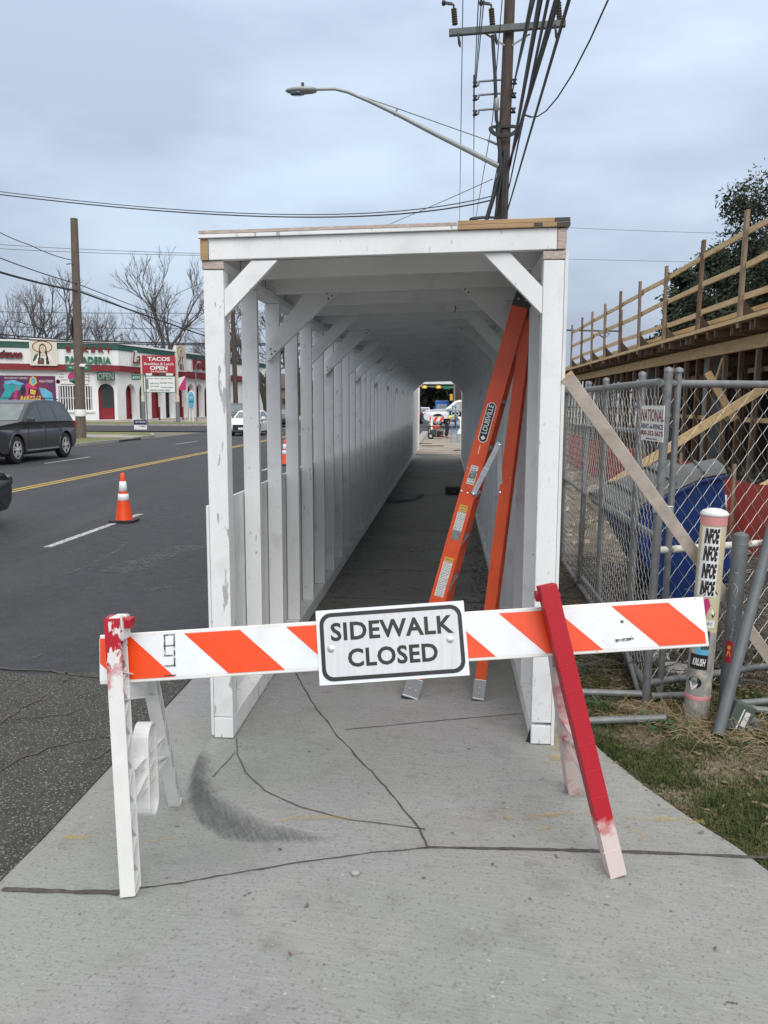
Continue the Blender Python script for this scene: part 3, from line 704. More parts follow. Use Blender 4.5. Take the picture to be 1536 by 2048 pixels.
# legs
def z_on(px, py, Y): return P(px, py, Y)
def sprayed(name, white, z0, z1, fleck=False):
    """red spray over white plastic, from z0 (none) to z1 (full)"""
    m = mat(name, white, .45, var=.05, scale=9); t = m.node_tree; b = t.nodes['Principled BSDF']; l = t.links.new
    src = b.inputs['Base Color'].links[0].from_socket
    tcn = N(t, 'ShaderNodeTexCoord'); sp_ = N(t, 'ShaderNodeSeparateXYZ'); l(tcn.outputs['Object'], sp_.inputs[0])
    nz = N(t, 'ShaderNodeTexNoise'); nz.inputs['Scale'].default_value = 22; nz.inputs['Detail'].default_value = 5; l(tcn.outputs['Object'], nz.inputs['Vector'])
    mr = N(t, 'ShaderNodeMapRange'); mr.inputs['From Min'].default_value = z0; mr.inputs['From Max'].default_value = z1; l(sp_.outputs['Z'], mr.inputs['Value'])
    ad = N(t, 'ShaderNodeMath', operation='MULTIPLY_ADD'); l(nz.outputs['Fac'], ad.inputs[0]); ad.inputs[1].default_value = 1.1; ad.inputs[2].default_value = -.55
    a2 = N(t, 'ShaderNodeMath', operation='ADD'); l(mr.outputs[0], a2.inputs[0]); l(ad.outputs[0], a2.inputs[1])
    r2 = N(t, 'ShaderNodeMapRange'); r2.inputs['From Min'].default_value = .25; r2.inputs['From Max'].default_value = .6; l(a2.outputs[0], r2.inputs['Value'])
    fac = r2.outputs[0]
    if fleck:
        n5 = N(t, 'ShaderNodeTexNoise'); n5.inputs['Scale'].default_value = 34; n5.inputs['Detail'].default_value = 3; m5 = N(t, 'ShaderNodeMapping'); m5.inputs['Scale'].default_value = (1, 1, .4); m5.inputs['Location'].default_value = (.3, .7, .2)
        l(tcn.outputs['Object'], m5.inputs[0]); l(m5.outputs[0], n5.inputs['Vector']); r5 = N(t, 'ShaderNodeMapRange'); r5.inputs['From Min'].default_value = .50; r5.inputs['From Max'].default_value = .54; r5.inputs['To Min'].default_value = 1; r5.inputs['To Max'].default_value = .05
        l(n5.outputs['Fac'], r5.inputs['Value']); mu = N(t, 'ShaderNodeMath', operation='MULTIPLY'); l(fac, mu.inputs[0]); l(r5.outputs[0], mu.inputs[1]); fac = mu.outputs[0]
    mx = N(t, 'ShaderNodeMix', data_type='RGBA'); l(fac, mx.inputs[0]); l(src, mx.inputs[6]); mx.inputs[7].default_value = (.42, .007, .02, 1); l(mx.outputs[2], b.inputs['Base Color'])
    return m
def channel(mb, p, q, w, h, side, ribs=7, mrib=0, open_dir=1):
    """moulded plastic leg: face plate, two flanges and a zigzag of ribs on the inner side"""
    p = Vector(p); q = Vector(q); d = (q-p).normalized(); sdv = Vector(side); sdv = (sdv-d*sdv.dot(d)).normalized(); u = d.cross(sdv)*open_dir
    # web perpendicular to 'side' at the outer side, flanges across
    mb.bar(p-sdv*(w/2-.003), q-sdv*(w/2-.003), .006, h, sdv)
    mb.bar(p-u*(h/2-.003), q-u*(h/2-.003), w, .0061, sdv); mb.bar(p+u*(h/2-.003), q+u*(h/2-.003), w, .0061, sdv)
    L_ = (q-p).length; n = ribs
    for i in range(n):
        a = p+d*(L_*i/n); b = p+d*(L_*(i+1)/n); s_ = 1 if i % 2 else -1
        mb.bar(a+u*s_*(h/2-.006), b-u*s_*(h/2-.006), w-.008, .0035, sdv)
    mb.bar(p, p+d*.006, w, h, sdv); mb.bar(q-d*.006, q, w, h, sdv)
# left frame: open channels and ribs face right; seen from the front the front leg shows its narrow edge
F1 = GH(262, 1784); B1 = GH(352, 1606); T1 = P(240, 1232, 2.875)
sideL = (Vector((1, 0, 0))*1.0+Vector((0, .12, 0))).normalized()
ML = M['white_plastic']
lf = empty('left_frame', (0, 0, 0)) if False else None
frontL = MB(); T1f = T1+Vector((-.01, -.02, 0)); F1t = F1+Vector((0, 0, .002))
# red spray on the upper part of the front leg only
fl = MB(); channel(fl, F1t, T1f, .054, .088, sideL, 16); fl.build('front_leg', sprayed('white_plastic_sprayed_red', (.72, .72, .70), .60, .90, True), bar_root, bevel=.0015, seg=1)
bl = MB(); T1b = T1+Vector((.045, .10, -.13)); channel(bl, B1+Vector((0, 0, .002)), T1b, .05, .055, sideL, 13); bl.build('rear_leg', ML, bar_root, bevel=.0015, seg=1)
mb = MB()
def lp(t): return F1t.lerp(T1f, t)
def bp_(t): return B1.lerp(T1b, t)
def xbar(mb, a, b, w=.045, h=.05): mb.bar(a, b, .004, h, sideL); mb.bar(a+Vector((0, 0, h/2)), b+Vector((0, 0, h/2)), w, .005, sideL); mb.bar(a-Vector((0, 0, h/2)), b-Vector((0, 0, h/2)), w, .005, sideL)
mb.prism([lp(.70), lp(.80), bp_(.80), bp_(.71)], sideL*.005)
for a, b in (((.70), (.71)), ((.80), (.80))): mb.bar(lp(a), bp_(b), .045, .005, sideL)
mb.build('cross_tie', ML, bar_root)
mb = MB()
l0, l1 = lp(.30), lp(.42); r0, r1 = bp_(.34), bp_(.47)
for a, b in ((l0, r1), (l1, r0), (l0, r0), (l1, r1)): mb.bar(a, b, .040, .005, sideL)
mb.prism([l0, l1, (l1+r1)/2, (l0+r0)/2], sideL*.004); mb.build('cross_tie', ML, bar_root)
# long oval handle slot
mb = MB(); oc = (l0+l1+r0+r1)/4+Vector((0, 0, -.01)); vd = Vector((0, .0, 1)); hd = (bp_(.4)-lp(.4)).normalized(); hd.z = 0; hd.normalize()
def oval(a, b, off, n=10):
    return [oc+sideL*off+hd*(a*math.sin(R(180*i/n)-math.pi/2)) + vd*(b+a*math.cos(R(180*i/n)-math.pi/2)) for i in range(n+1)]+[oc+sideL*off+hd*(a*math.sin(R(180*i/n)+math.pi/2)) + vd*(-b+a*math.cos(R(180*i/n)+math.pi/2)) for i in range(n+1)]
o1, o2 = oval(.058, .135, -.03), oval(.058, .135, .03); i1, i2 = oval(.050, .135, -.03), oval(.050, .135, .03); k = len(o1)
mb.add(o1+o2+i1+i2, [(i, (i+1) % k, k+(i+1) % k, k+i) for i in range(k)]+[(2*k+i, 2*k+(i+1) % k, 3*k+(i+1) % k, 3*k+i) for i in range(k)]+[(i, (i+1) % k, 2*k+(i+1) % k, 2*k+i) for i in range(k)]+[(k+i, k+(i+1) % k, 3*k+(i+1) % k, 3*k+i) for i in range(k)])
om = oval(.05, .135, -.002); mb.add(om, tessellate_polygon([om]))
for t in (-.12, -.06, 0, .06): mb.bar(oc+vd*t-hd*.05, oc+vd*(t+.06)+hd*.05, .03, .003, sideL)
mb.build('carry_handle', ML, bar_root)
# slotted head holding the rail
M['head_spray'] = sprayed('head_plastic_sprayed_red', (.72, .72, .70), -.2, .35)
mb = MB(); mb.bar(T1+Vector((-.045, -.008, -.015)), T1+Vector((.05, -.008, -.022)), .05, .035, (0, 1, 0)); mb.build('rail_clip', M['red_paint'], bar_root, bevel=.004)
mb = MB(); mb.bar(T1+Vector((.002, -.012, -.085)), T1+Vector((.0, -.006, .004)), .052, .085, (1, 0, 0)); mb.build('head', mat('head_plastic_flecked_red', (.40, .02, .03), .45, c2=(.72, .71, .69), thr=(.34, .42), scale=26), bar_root, bevel=.009, seg=3)
# right frame, pushed over to the left, sprayed red
F2 = GH(1232, 1748); B2 = GH(1146, 1583); T2 = P(1093, 1170, 2.98)
sideR = Vector((.97, .18, .18)).normalized()
MR = sprayed('red_sprayed_plastic', (.62, .52, .49), .12, .27)
mb = MB(); channel(mb, F2+Vector((0, 0, .002)), T2, .062, .060, sideR, 16, open_dir=-1)
d2 = (T2-F2).normalized(); u2 = Vector((0, -1, 0)); u2 = (u2-d2*u2.dot(d2)).normalized()
for i in range(1, 11): q = F2.lerp(T2, i/11); mb.bar(q+u2*.030, q+u2*.030+d2*.003, .063, .004, sideR)
mb.build('front_leg', MR, bar_root, bevel=.002, seg=1)
MP = mat('pink_overspray_plastic', (.60, .50, .47), .5, c2=(.55, .10, .13), thr=(.50, .66), scale=7)
T2b = T2+Vector((.02, .07, -.06))
mb = MB(); channel(mb, B2+Vector((0, 0, .002)), T2b, .052, .055, sideR, 12, open_dir=-1); mb.build('rear_leg', MP, bar_root, bevel=.0015, seg=1)
mb = MB()
l2 = lambda t: F2.lerp(T2, t); r2 = lambda t: B2.lerp(T2b, t)
for a, b in ((.30, .32), (.43, .44), (.68, .69), (.80, .80)): mb.bar(l2(a), r2(b), .045, .005, sideR)
mb.prism([l2(.68), l2(.80), r2(.80), r2(.69)], sideR*.004); mb.bar(l2(.30), r2(.44), .04, .004, sideR); mb.bar(l2(.43), r2(.32), .04, .004, sideR)
mb.build('cross_tie', MP, bar_root)
mb = MB(); q = l2(.985)+Vector((.01, .04, -.035)); mb.bar(q+Vector((-.05, 0, 0)), q+Vector((.04, 0, 0)), .06, .03, (0, 1, 0)); mb.build('rail_clip', M['red_paint'], bar_root, bevel=.003)

# ================================================================== STEPLADDER
lf0, lr0 = G(822, 1397), G(957, 1400)
ltop = P(1043, 600, 4.66); ltr = P(1053, 640, 4.68)
lad = empty('stepladder', (lf0.x, lf0.y, 0), 'tall orange fibreglass stepladder folded and leaning on the right inner wall of the tunnel', 'stepladder')
wdir = Vector((.13, .99, 0)).normalized()
def crail(name, p, q, w, h, wd, m, inward):
    """C-section rail: web (width w) facing wd, flanges h deep"""
    p = Vector(p); q = Vector(q); d = (q-p).normalized(); n = (wd-d*wd.dot(d)).normalized(); s_ = d.cross(n)
    mb = MB(); mb.bar(p, q, .005, w, n)
    mb.bar(p+s_*(w/2-.002)+n*inward*h/2, q+s_*(w/2-.002)+n*inward*h/2, h, .0045, n); mb.bar(p-s_*(w/2-.002)+n*inward*h/2, q-s_*(w/2-.002)+n*inward*h/2, h, .0045, n)
    return mb.build(name, m, lad, bevel=.001, seg=1), p, q, d, n, s_
FB = lf0+Vector((0.014, 0, .075)); RB = lr0+Vector((.005, 0, .075))
r_front, p0, q0, dF, nF, sF = crail('front_rail', FB, ltop, .089, .03, wdir, M['orange_fg'], 1)
r_rear, p1, q1, dR, nR, sR = crail('rear_rail', RB, ltr, .062, .028, wdir, M['orange_fg'], 1)
# far pair, narrower at the top
far_b = wdir*.66; far_t = wdir*.36
r_front2, *_ = crail('front_rail', FB+far_b, ltop+far_t, .089, .03, wdir, M['orange_fg'], -1)
r_rear2, *_ = crail('rear_rail', RB+wdir*.55, ltr+far_t, .062, .028, wdir, M['orange_fg'], -1)
for i in range(1, 8):
    t = i/8.0; a = FB.lerp(ltop, t); b = (FB+far_b).lerp(ltop+far_t, t); mb = MB(); mb.bar(a+Vector((.0, .01, 0)), b+Vector((0, -.01, 0)), .08, .022, (1, 0, 0)); mb.build('step', M['alu'], lad)
for i in (1, 3, 5): 
    t = i/7.0; a = RB.lerp(ltr, t); b = (RB+wdir*.55).lerp(ltr+far_t, t); mb = MB(); mb.bar(a, b, .03, .012, (1, 0, 0)); mb.build('rear_brace', M['alu'], lad)
for base, d, s_, w_ in ((FB, dF, sF, .096), (RB, dR, sR, .070)):
    mb = MB(); mb.bar(base-d*.068-wdir*.005, base+d*.05-wdir*.005, .006, w_, wdir); mb.bar(base-d*.072+wdir*.012, base-d*.062+wdir*.012, .05, w_, wdir)
    f = mb.build('foot', M['alu'], lad, bevel=.002); mb = MB(); mb.bar(base-d*.082+wdir*.012, base-d*.073+wdir*.012, .055, w_*1.05, wdir); mb.build('foot_pad', M['black'], f)
    for k in (-1, 1):
        c = base-d*.02+s_*k*(.018 if w_ > .08 else .0)+d*(.0 if w_ > .08 else k*.018)-wdir*.008; mb = MB(); mb.lathe([(.007, 0), (.006, .004), (0, .005)], c, 10, axis=-wdir, smooth=False); mb.build('rivet', M['chrome'], f)
# top cap
mb = MB(); tcp = ltop+Vector((.012, .0, .03)); s3 = dF.cross(wdir).normalized()
pts = [tcp+dF*-.07-sF*.052, tcp+dF*-.07+sF*.050, tcp+dF*.03+sF*.040, tcp+dF*.06-sF*.01, tcp+dF*.03-sF*.055]
mb.prism([p-wdir*.008 for p in pts], wdir*.40); cap = mb.build('top_cap', M['dkgrey'], lad, bevel=.006)
for a, b in ((-.03, -.02), (-.03, .02), (.02, 0)):
    mb = MB(); mb.lathe([(.006, 0), (0, .004)], tcp+dF*a+sF*b-wdir*.008, 8, axis=-wdir, smooth=False); mb.build('rivet', M['alu'], cap)
# labels on the front rail
sgn = 1 if sF.x > 0 else -1; sFx = sF*sgn
def on_rail(px, py): q = plane_hit(px, py, FB-nF*.0027, nF); return (q-FB).dot(dF)
nW = -nF
def railpoly(mb, t0, t1, s0, s1, d): mb.poly([FB+dF*t0+sFx*s0+nW*d, FB+dF*t0+sFx*s1+nW*d, FB+dF*t1+sFx*s1+nW*d, FB+dF*t1+sFx*s0+nW*d])
ta, tb_ = on_rail(965, 885), on_rail(983, 805)
w_ = .026
def cham(a, b, w, c, d): return [FB+dF*t+sFx*s_+nW*d for t, s_ in ((a+c, -w), (a, -w+c), (a, w-c), (a+c, w), (b-c, w), (b, w-c), (b, -w+c), (b-c, -w))]
mb = MB(); mb.poly(cham(ta, tb_, w_, .015, .0032)); lb = mb.build('badge', M['sign_white'], r_front)
mb = MB(); mb.poly(cham(ta+.004, tb_-.004, w_-.004, .013, .0036)); mb.build('badge_field', M['blackpaint'], r_front)
mb = MB(); text_geo(mb, 'LOUISVILLE', .040, FB+dF*((ta+tb_)/2+.018)+nW*.0034, dF, nW.cross(dF), .0008, off=.0006, sx=1.0)
xs_ = [(Vector(v)-FB).dot(dF) for v in mb.v]; f = (tb_-ta)*.72/(max(xs_)-min(xs_))
mb = MB(); text_geo(mb, 'LOUISVILLE', .040, FB+dF*((ta+tb_)/2+.018)+nW*.0034, dF, nW.cross(dF), .0008, off=.0006, sx=f); mb.build('badge_lettering', M['sign_white'], r_front)
mb = MB(); c = FB+dF*(ta+.026)+nW*.0042; mb.poly([c+dF*.014, c+sFx*.014, c-dF*.014, c-sFx*.014]); mb.build('badge_mark', M['sign_white'], r_front)
def sticker(pa, pb, w, m, rows=0, mt='label_txt'):
    a, b = on_rail(*pa), on_rail(*pb); 
    if a > b: a, b = b, a
    mb = MB(); railpoly(mb, a, b, -w, w, .0031); o = mb.build('sticker', M[m], r_front)
    if rows:
        mb = MB(); n = rows; hh = (b-a)/n
        for i in range(n):
            s_ = -w+.004
            while s_ < w-.006:
                e = min(s_+random.uniform(.004, .016), w-.003); railpoly(mb, a+hh*(i+.3), a+hh*(i+.3)+hh*random.uniform(.3, .5), s_, e, .0035); s_ = e+random.uniform(.002, .005)
        mb.build('print', M[mt], r_front)
sticker((931, 966), (943, 945), .022, 'label', 4); sticker((937, 956), (945, 940), .020, 'blackpaint'); sticker((945, 946), (952, 932), .021, 'label', 3)
sticker((903, 1058), (916, 1022), .024, 'label', 12); sticker((898, 1076), (904, 1058), .024, 'label_txt', 0); sticker((915, 1020), (920, 1008), .024, 'sig_yellow', 2)
sticker((868, 1190), (890, 1122), .026, 'label', 22); sticker((889, 1121), (892, 1113), .026, 'sig_yellow', 1)
mb = MB(); a = on_rail(945, 905); railpoly(mb, a, a+.05, -.005, -.001, .0031); mb.build('paint_chip', M['label'], r_front)
for px, py, pl, r_ in ((923, 982, FB, r_front), (935, 986, FB, r_front), (1014, 984, RB, r_rear), (1012, 995, RB, r_rear)):
    q = plane_hit(px, py, pl-nF*.004, nF); mb = MB(); mb.lathe([(.007, 0), (.006, .003), (0, .0045)], q, 10, axis=-nF, smooth=False); mb.build('rivet', M['chrome'], r_)
# spreader arms folded up
A_ = plane_hit(947, 988, FB-nF*.012, nF); B_ = plane_hit(999, 885, FB-nF*.012, nF); C_ = plane_hit(1000, 985, RB-nF*.010, nF)
mb = MB(); mb.bar(A_, B_, .004, .03, nF); mb.bar(A_+(B_-A_)*.35, A_+(B_-A_)*.5, .012, .034, nF); mb.build('spreader_arm', M['alu'], lad, bevel=.001)
mb = MB(); mb.bar(B_-Vector((.002, 0, .02))+nF*.006, C_+nF*.006, .004, .028, nF); mb.build('spreader_arm', M['alu'], lad, bevel=.001)
for q in (A_, B_-Vector((0, 0, .015)), C_):
    mb = MB(); mb.lathe([(.008, 0), (.007, .004), (0, .006)], q-nF*.003, 10, axis=-nF, smooth=False); mb.build('rivet', M['chrome'], lad)

# things on the tunnel floor
p = G(905, 990); mb = MB(); mb.box((p.x-.14, p.y, 0), (p.x+.16, p.y+.25, .15)); own(tag(mb.build('tool_box', M['cardboard'], bevel=.01), 'small black printed box on the tunnel floor behind the ladder', 'box'), (p.x, p.y, 0))
mb = MB(); pts = []
c = G(812, 995)
ring = [(-.32, -.9), (-.1, -.95), (.15, -.6), (.30, -.1), (.34, .4), (.22, .8), (0, 1.0), (-.2, .8), (-.28, .3), (-.34, -.3)]
inner = [(c.x+a*.75+.02, c.y+b*.8, .035+.015*math.sin(i*2.1)) for i, (a, b) in enumerate(ring)]; outer = [(c.x+a, c.y+b, .004) for a, b in ring]
k = len(ring); mb.add(outer+inner+[(c.x, c.y, .05)], [(i, (i+1) % k, k+(i+1) % k, k+i) for i in range(k)]+[(k+i, k+(i+1) % k, 2*k) for i in range(k)], 0, False)
own(tag(mb.build('tarp', M['tarp']), 'crumpled black plastic sheet on the tunnel floor by the left wall', 'tarp'), (c.x, c.y, 0))
q = GH(1052, 1484); mb = MB(); mb.prism([q, q+Vector((.035, -.004, 0)), q+Vector((.03, .01, .11))], (0, .006, 0)); own(tag(mb.build('plastic_shard', M['blackpaint']), 'black plastic shard standing against the foot of the right tunnel post', 'plastic shard'), q)
# small litter and leaves on the walk
def leaf(mb, x, y, z, s):
    a = random.uniform(0, 6.28); t = random.uniform(-.4, .4)
    pts = []
    for r_, dz in ((1, 0), (.45, .3), (-1, 0), (-.45, .3)):
        ang = a+(0 if abs(r_) == 1 else math.pi/2); pts.append((x+math.cos(ang)*s*r_, y+math.sin(ang)*s*r_, z+.003+abs(dz)*s*.5+t*s*.2+.002))
    mb.poly(pts)
for nm, m, pix in (('fallen_leaf', 'straw', [(1258, 1655), (1040, 1612), (1272, 1650), (560, 1700), (905, 1668), (1405, 1665), (1175, 1560), (1480, 1672), (1318, 1612), (655, 1500), (1085, 1560), (1210, 1880), (1060, 1800), (1430, 1900), (1260, 1770), (985, 1730), (345, 1945), (160, 1830), (580, 1910), (1390, 1640), (1400, 1668), (1350, 1600)]),):
    mb = MB()
    for px, py in pix: q = GH(px, py); leaf(mb, q.x, q.y, H(q.x, q.y), random.uniform(.006, .013))
    tag(mb.build('leaf_litter', M['wood_brown'], fix=False), 'tiny brown leaf scraps scattered over the concrete apron', 'leaf litter', kind='stuff')
q = GH(711, 1748); mb = MB(); mb.lathe([(.0, 0), (.016, .001), (.019, .007), (.012, .013), (0, .014)], (q.x, q.y, H(q.x, q.y)), 9); own(tag(mb.build('pebble', M['rock']), 'small round pebble lying alone on the front concrete slab', 'pebble'), q)
mb = MB()
for _ in range(1300):
    x = random.uniform(-1.0, .42); y = random.choice((6.2, 8, 9.5, 12, 14, 16, 17.5, 20, 23))+random.gauss(0, .5)
    s_ = random.random()
    if s_ < .55: x = XR-.02-abs(random.gauss(0, .10)); y = random.uniform(6, 14)
    elif s_ < .75: x = XL+.04+abs(random.gauss(0, .10)); y = random.uniform(6, 22)
    if y > 5.8 and XL < x < XR: leaf(mb, x, y, 0, random.uniform(.008, .028))
tag(mb.build('leaf_litter', M['wood_brown'], fix=False), 'dark dead leaves and dirt along the tunnel floor edges', 'leaf litter', kind='stuff')
# ================================================================== VEHICLES
def side_poly_arch(x0, x1, zr, cx, r, n=10):
    """points along the rocker with wheel arches (front to back)"""
    pts = []
    for c in cx: pts.append([(c+s*math.cos(R(a)), max(zr, zr-.02+s*math.sin(R(a)))) for s in (r,) for a in [180-180*i/n for i in range(n+1)]])
    return pts
def wheel(root, c, r, w, side, big=True):
    """c centre, axle along local Y; side +1/-1 is the outer direction"""
    mb = MB(); prof = [(r*.62, -w/2), (r*.93, -w/2), (r, -w*.36), (r, w*.36), (r*.93, w/2), (r*.62, w/2)]
    mb.lathe(prof, c, 28, axis=(0, side, 0)); wh = mb.build('wheel', M['tyre'], root, world=False)
    mb = MB(); mb.lathe([(r*.64, w*.30), (r*.66, w*.46), (r*.60, w*.42), (r*.58, w*.2), (.02, w*.2)], c, 28, axis=(0, side, 0)); mb.build('rim_barrel', M['dkgrey'], wh, world=False)
    mb = MB()
    for k in range(5):
        a = R(72*k+18); d = Vector((math.cos(a), 0, math.sin(a))); o = Vector(c)+Vector((0, side*w*.40, 0))
        s_ = Vector((-math.sin(a), 0, math.cos(a))); 
        mb.prism([o+d*.03+s_*r*.10, o+d*r*.62+s_*r*.17, o+d*r*.62+s_*r*.05, o+d*r*.25, o+d*r*.62-s_*r*.05, o+d*r*.62-s_*r*.17, o+d*.03-s_*r*.10], (0, side*.03, 0))
    mb.lathe([(r*.64, 0), (r*.64, .03), (r*.58, .03), (r*.58, 0)], Vector(c)+Vector((0, side*w*.40, 0)), 28, axis=(0, side, 0))
    mb.lathe([(r*.16, 0), (r*.14, .035), (0, .04)], Vector(c)+Vector((0, side*w*.40, 0)), 12, axis=(0, side, 0)); mb.build('rim', M['rim'], wh, world=False)
    return wh
def vehicle(name, label, cat, loc, rz, spec, paint, group=None, detail=True):
    """local frame: X forward, Y left, Z up; origin on the ground under the middle"""
    root = empty(name, loc, label, cat, group, rz)
    Lf, W = spec['len']/2, spec['w']/2
    wr, wb = spec['wr'], spec['wheels']            # wheel radius, axle x positions
    up, belt = spec['upper'], spec['belt']          # lower body outline (hood/belt line) front -> back
    zr = spec['rock']
    pts = []
    # bottom from back to front with arches
    bot = [(-Lf+.08, zr+.12), (-Lf+.35, zr)]
    for cx in sorted(wb):
        ar = wr*1.18
        bot += [(cx-ar, zr)]+[(cx-ar*math.cos(R(a)), max(zr, wr+ar*math.sin(R(a)))) for a in range(8, 173, 14)]+[(cx+ar, zr)]
    bot += [(Lf-.25, zr), (Lf-.06, zr+.10)]
    outline = bot+up      # up goes front -> back
    def half(x, z):   # half-width: plan taper and tumblehome
        t = abs(x)/Lf; k = 1-.10*max(0, (t-.72)/.28)**2
        zz = (z-zr)/(belt-zr); return W*k*(1-.05*max(0, zz-.55)-.03*max(0, .35-zz))
    body = MB(); n = len(outline)
    rr_ = .05
    A = [(x, half(x, z), z) for x, z in outline]; B = [(x, -half(x, z), z) for x, z in outline]
    tris = tessellate_polygon([[Vector((x, 0, z)) for x, z in outline]])
    body.add(A, tris, 0); body.add(B, [t[::-1] for t in tris], 0)
    body.add(A+B, [(i, (i+1) % n, n+(i+1) % n, n+i) for i in range(n)], 0)
    bo = body.build('body', paint, root, world=False, bevel=.035, seg=3)
    # greenhouse
    gh = spec['roof']    # polygon front-base, front-top, (more), back-top, back-base
    zb, zt_ = spec['gz']
    def gw(z): return W*(.90-.20*(z-zb)/(zt_-zb))
    A = [(x, gw(z), z) for x, z in gh]; B = [(x, -gw(z), z) for x, z in gh]; n = len(gh); tris = tessellate_polygon([[Vector((x, 0, z)) for x, z in gh]])
    cab = MB(); cab.add(A, tris); cab.add(B, [t[::-1] for t in tris]); cab.add(A+B, [(i, (i+1) % n, n+(i+1) % n, n+i) for i in range(n)])
    cab.build('cabin', paint, root, world=False, bevel=.04, seg=3)
    for wi, wp in enumerate(spec['windows']):
        for s_ in (1, -1):
            mb = MB(); p = [(x, s_*(gw(z)+.004), z) for x, z in wp]; mb.prism(p, (0, -s_*.01, 0)); mb.build('side_window', M['glass_dk'], root, world=False)
    # windscreen and rear window, inset on the sloping ends
    for (a, b), m, nm in ((spec['screen'], 'glass_wind', 'windscreen'), (spec['rear'], 'glass_dk', 'rear_window')):
        a = Vector((a[0], 0, a[1])); b = Vector((b[0], 0, b[1])); d = b-a; nrm_ = Vector((-d.z, 0, d.x)).normalized(); 
        if (nrm_.x > 0) != (nm == 'windscreen'): nrm_ = -nrm_
        a2 = a+d*.10; b2 = a+d*.90
        mb = MB(); mb.prism([a2+Vector((0, gw(a2.z)-.10, 0))+nrm_*.004, a2-Vector((0, gw(a2.z)-.10, 0))+nrm_*.004, b2-Vector((0, gw(b2.z)-.10, 0))+nrm_*.004, b2+Vector((0, gw(b2.z)-.10, 0))+nrm_*.004], nrm_*.006)
        mb.build(nm, M[m], root, world=False)
    for cx in wb:
        for s_ in (1, -1):
            wheel(root, (cx, s_*(W-.13), wr), wr, .235, s_)
            if detail and spec.get('arch'):
                mb = MB(); ar = wr*1.17; pr = []
                mb.tube([(cx-ar*math.cos(R(a)), s_*(half(cx, wr+ar*.6)+.0), max(zr, wr+ar*math.sin(R(a)))) for a in range(-4, 185, 12)], .018, 6); mb.build('arch_trim', M['dkgrey'] if spec.get('arch') == 1 else paint, root, world=False)
    # underbody
    mb = MB(); mb.box((-Lf+.3, -W+.15, zr-.08), (Lf-.3, W-.15, zr+.1)); mb.build('underbody', M['black'], root, world=False)
    # lamps, plate, grille, bumpers, mirrors, handles
    fz = spec['lampz']
    for s_ in (1, -1):
        mb = MB(); mb.box((Lf-.16, s_*(W*.62), fz-.07), (Lf-.025, s_*(W*.93), fz+.08)); mb.build('headlight', M['lamp_clear'], root, world=False, bevel=.03)
        mb = MB(); mb.box((-Lf+.12, s_*(W*.68), spec['tailz']-.10), (-Lf+.012, s_*(W*.93), spec['tailz']+.12)); mb.build('tail_light', M['lamp_red'], root, world=False, bevel=.02)
        sx = spec['screen'][0][0]-.25; zz = belt+.08
        mb = MB(); mb.box((sx-.08, s_*(W-.02), zz-.07), (sx+.08, s_*(W+.20), zz+.08)); mb.build('mirror', paint, root, world=False, bevel=.03)
        for hx in spec.get('handles', ()):
            mb = MB(); mb.box((hx-.10, s_*(half(hx, belt-.12)+.001), belt-.15), (hx+.10, s_*(half(hx, belt-.12)+.03), belt-.12)); mb.build('door_handle', paint, root, world=False, bevel=.01)
        for dx in spec.get('doors', ()):
            mb = MB(); mb.box((dx-.006, s_*(half(dx, zr+.4)-.01), zr+.12), (dx+.006, s_*(half(dx, zr+.4)+.0035), belt-.03)); mb.build('door_seam', M['black'], root, world=False)
    mb = MB(); mb.box((Lf-.06, -W*.55, fz-.30), (Lf+.004, W*.55, fz-.02)); mb.build('grille', M['black'], root, world=False, bevel=.02)
    mb = MB(); mb.box((Lf-.02, -.16, fz-.30), (Lf+.02, .16, fz-.18)); mb.build('number_plate', M['sign_white'], root, world=False)
    mb = MB(); mb.box((-Lf-.004, -.16, spec['tailz']-.35), (-Lf+.05, .16, spec['tailz']-.22)); mb.build('number_plate', M['sign_white'], root, world=False)
    return root
SUV = dict(len=4.95, w=1.93, wr=.385, wheels=(1.52, -1.52), rock=.30, belt=1.10, lampz=.86, tailz=1.0, arch=2,
    upper=[(2.46, .62), (2.42, .95), (2.30, 1.06), (1.10, 1.17), (.9, 1.14), (-1.9, 1.12), (-2.36, 1.10), (-2.46, .9), (-2.47, .55)],
    gz=(1.08, 1.76), roof=[(1.12, 1.12), (.25, 1.68), (-.1, 1.74), (-.9, 1.76), (-1.75, 1.72), (-1.98, 1.66), (-2.36, 1.09)],
    screen=((1.12, 1.12), (.25, 1.68)), rear=((-2.36, 1.09), (-1.98, 1.66)),
    windows=[[(.78, 1.14), (.12, 1.60), (-.12, 1.655), (-.16, 1.14)], [(-.22, 1.14), (-.18, 1.655), (-.95, 1.665), (-1.12, 1.14)], [(-1.20, 1.14), (-1.03, 1.66), (-1.62, 1.62), (-2.08, 1.17)]],
    handles=(-.05, -1.15), doors=(.85, -.19, -1.2))
SEDAN = dict(len=4.63, w=1.78, wr=.32, wheels=(1.38, -1.32), rock=.24, belt=.92, lampz=.66, tailz=.82, arch=0,
    upper=[(2.30, .50), (2.26, .68), (2.0, .80), (1.15, .96), (.9, .95), (-1.6, .96), (-2.15, .98), (-2.29, .85), (-2.31, .5)],
    gz=(.90, 1.44), roof=[(1.20, .94), (.35, 1.38), (0, 1.43), (-.7, 1.43), (-1.1, 1.38), (-1.95, .97)],
    screen=((1.20, .94), (.35, 1.38)), rear=((-1.95, .97), (-1.1, 1.38)),
    windows=[[(.85, .97), (.25, 1.33), (-.12, 1.36), (-.14, .97)], [(-.2, .97), (-.18, 1.36), (-.75, 1.35), (-1.25, .99)]], handles=(-.02, -.95), doors=(.75, -.17, -1.1))
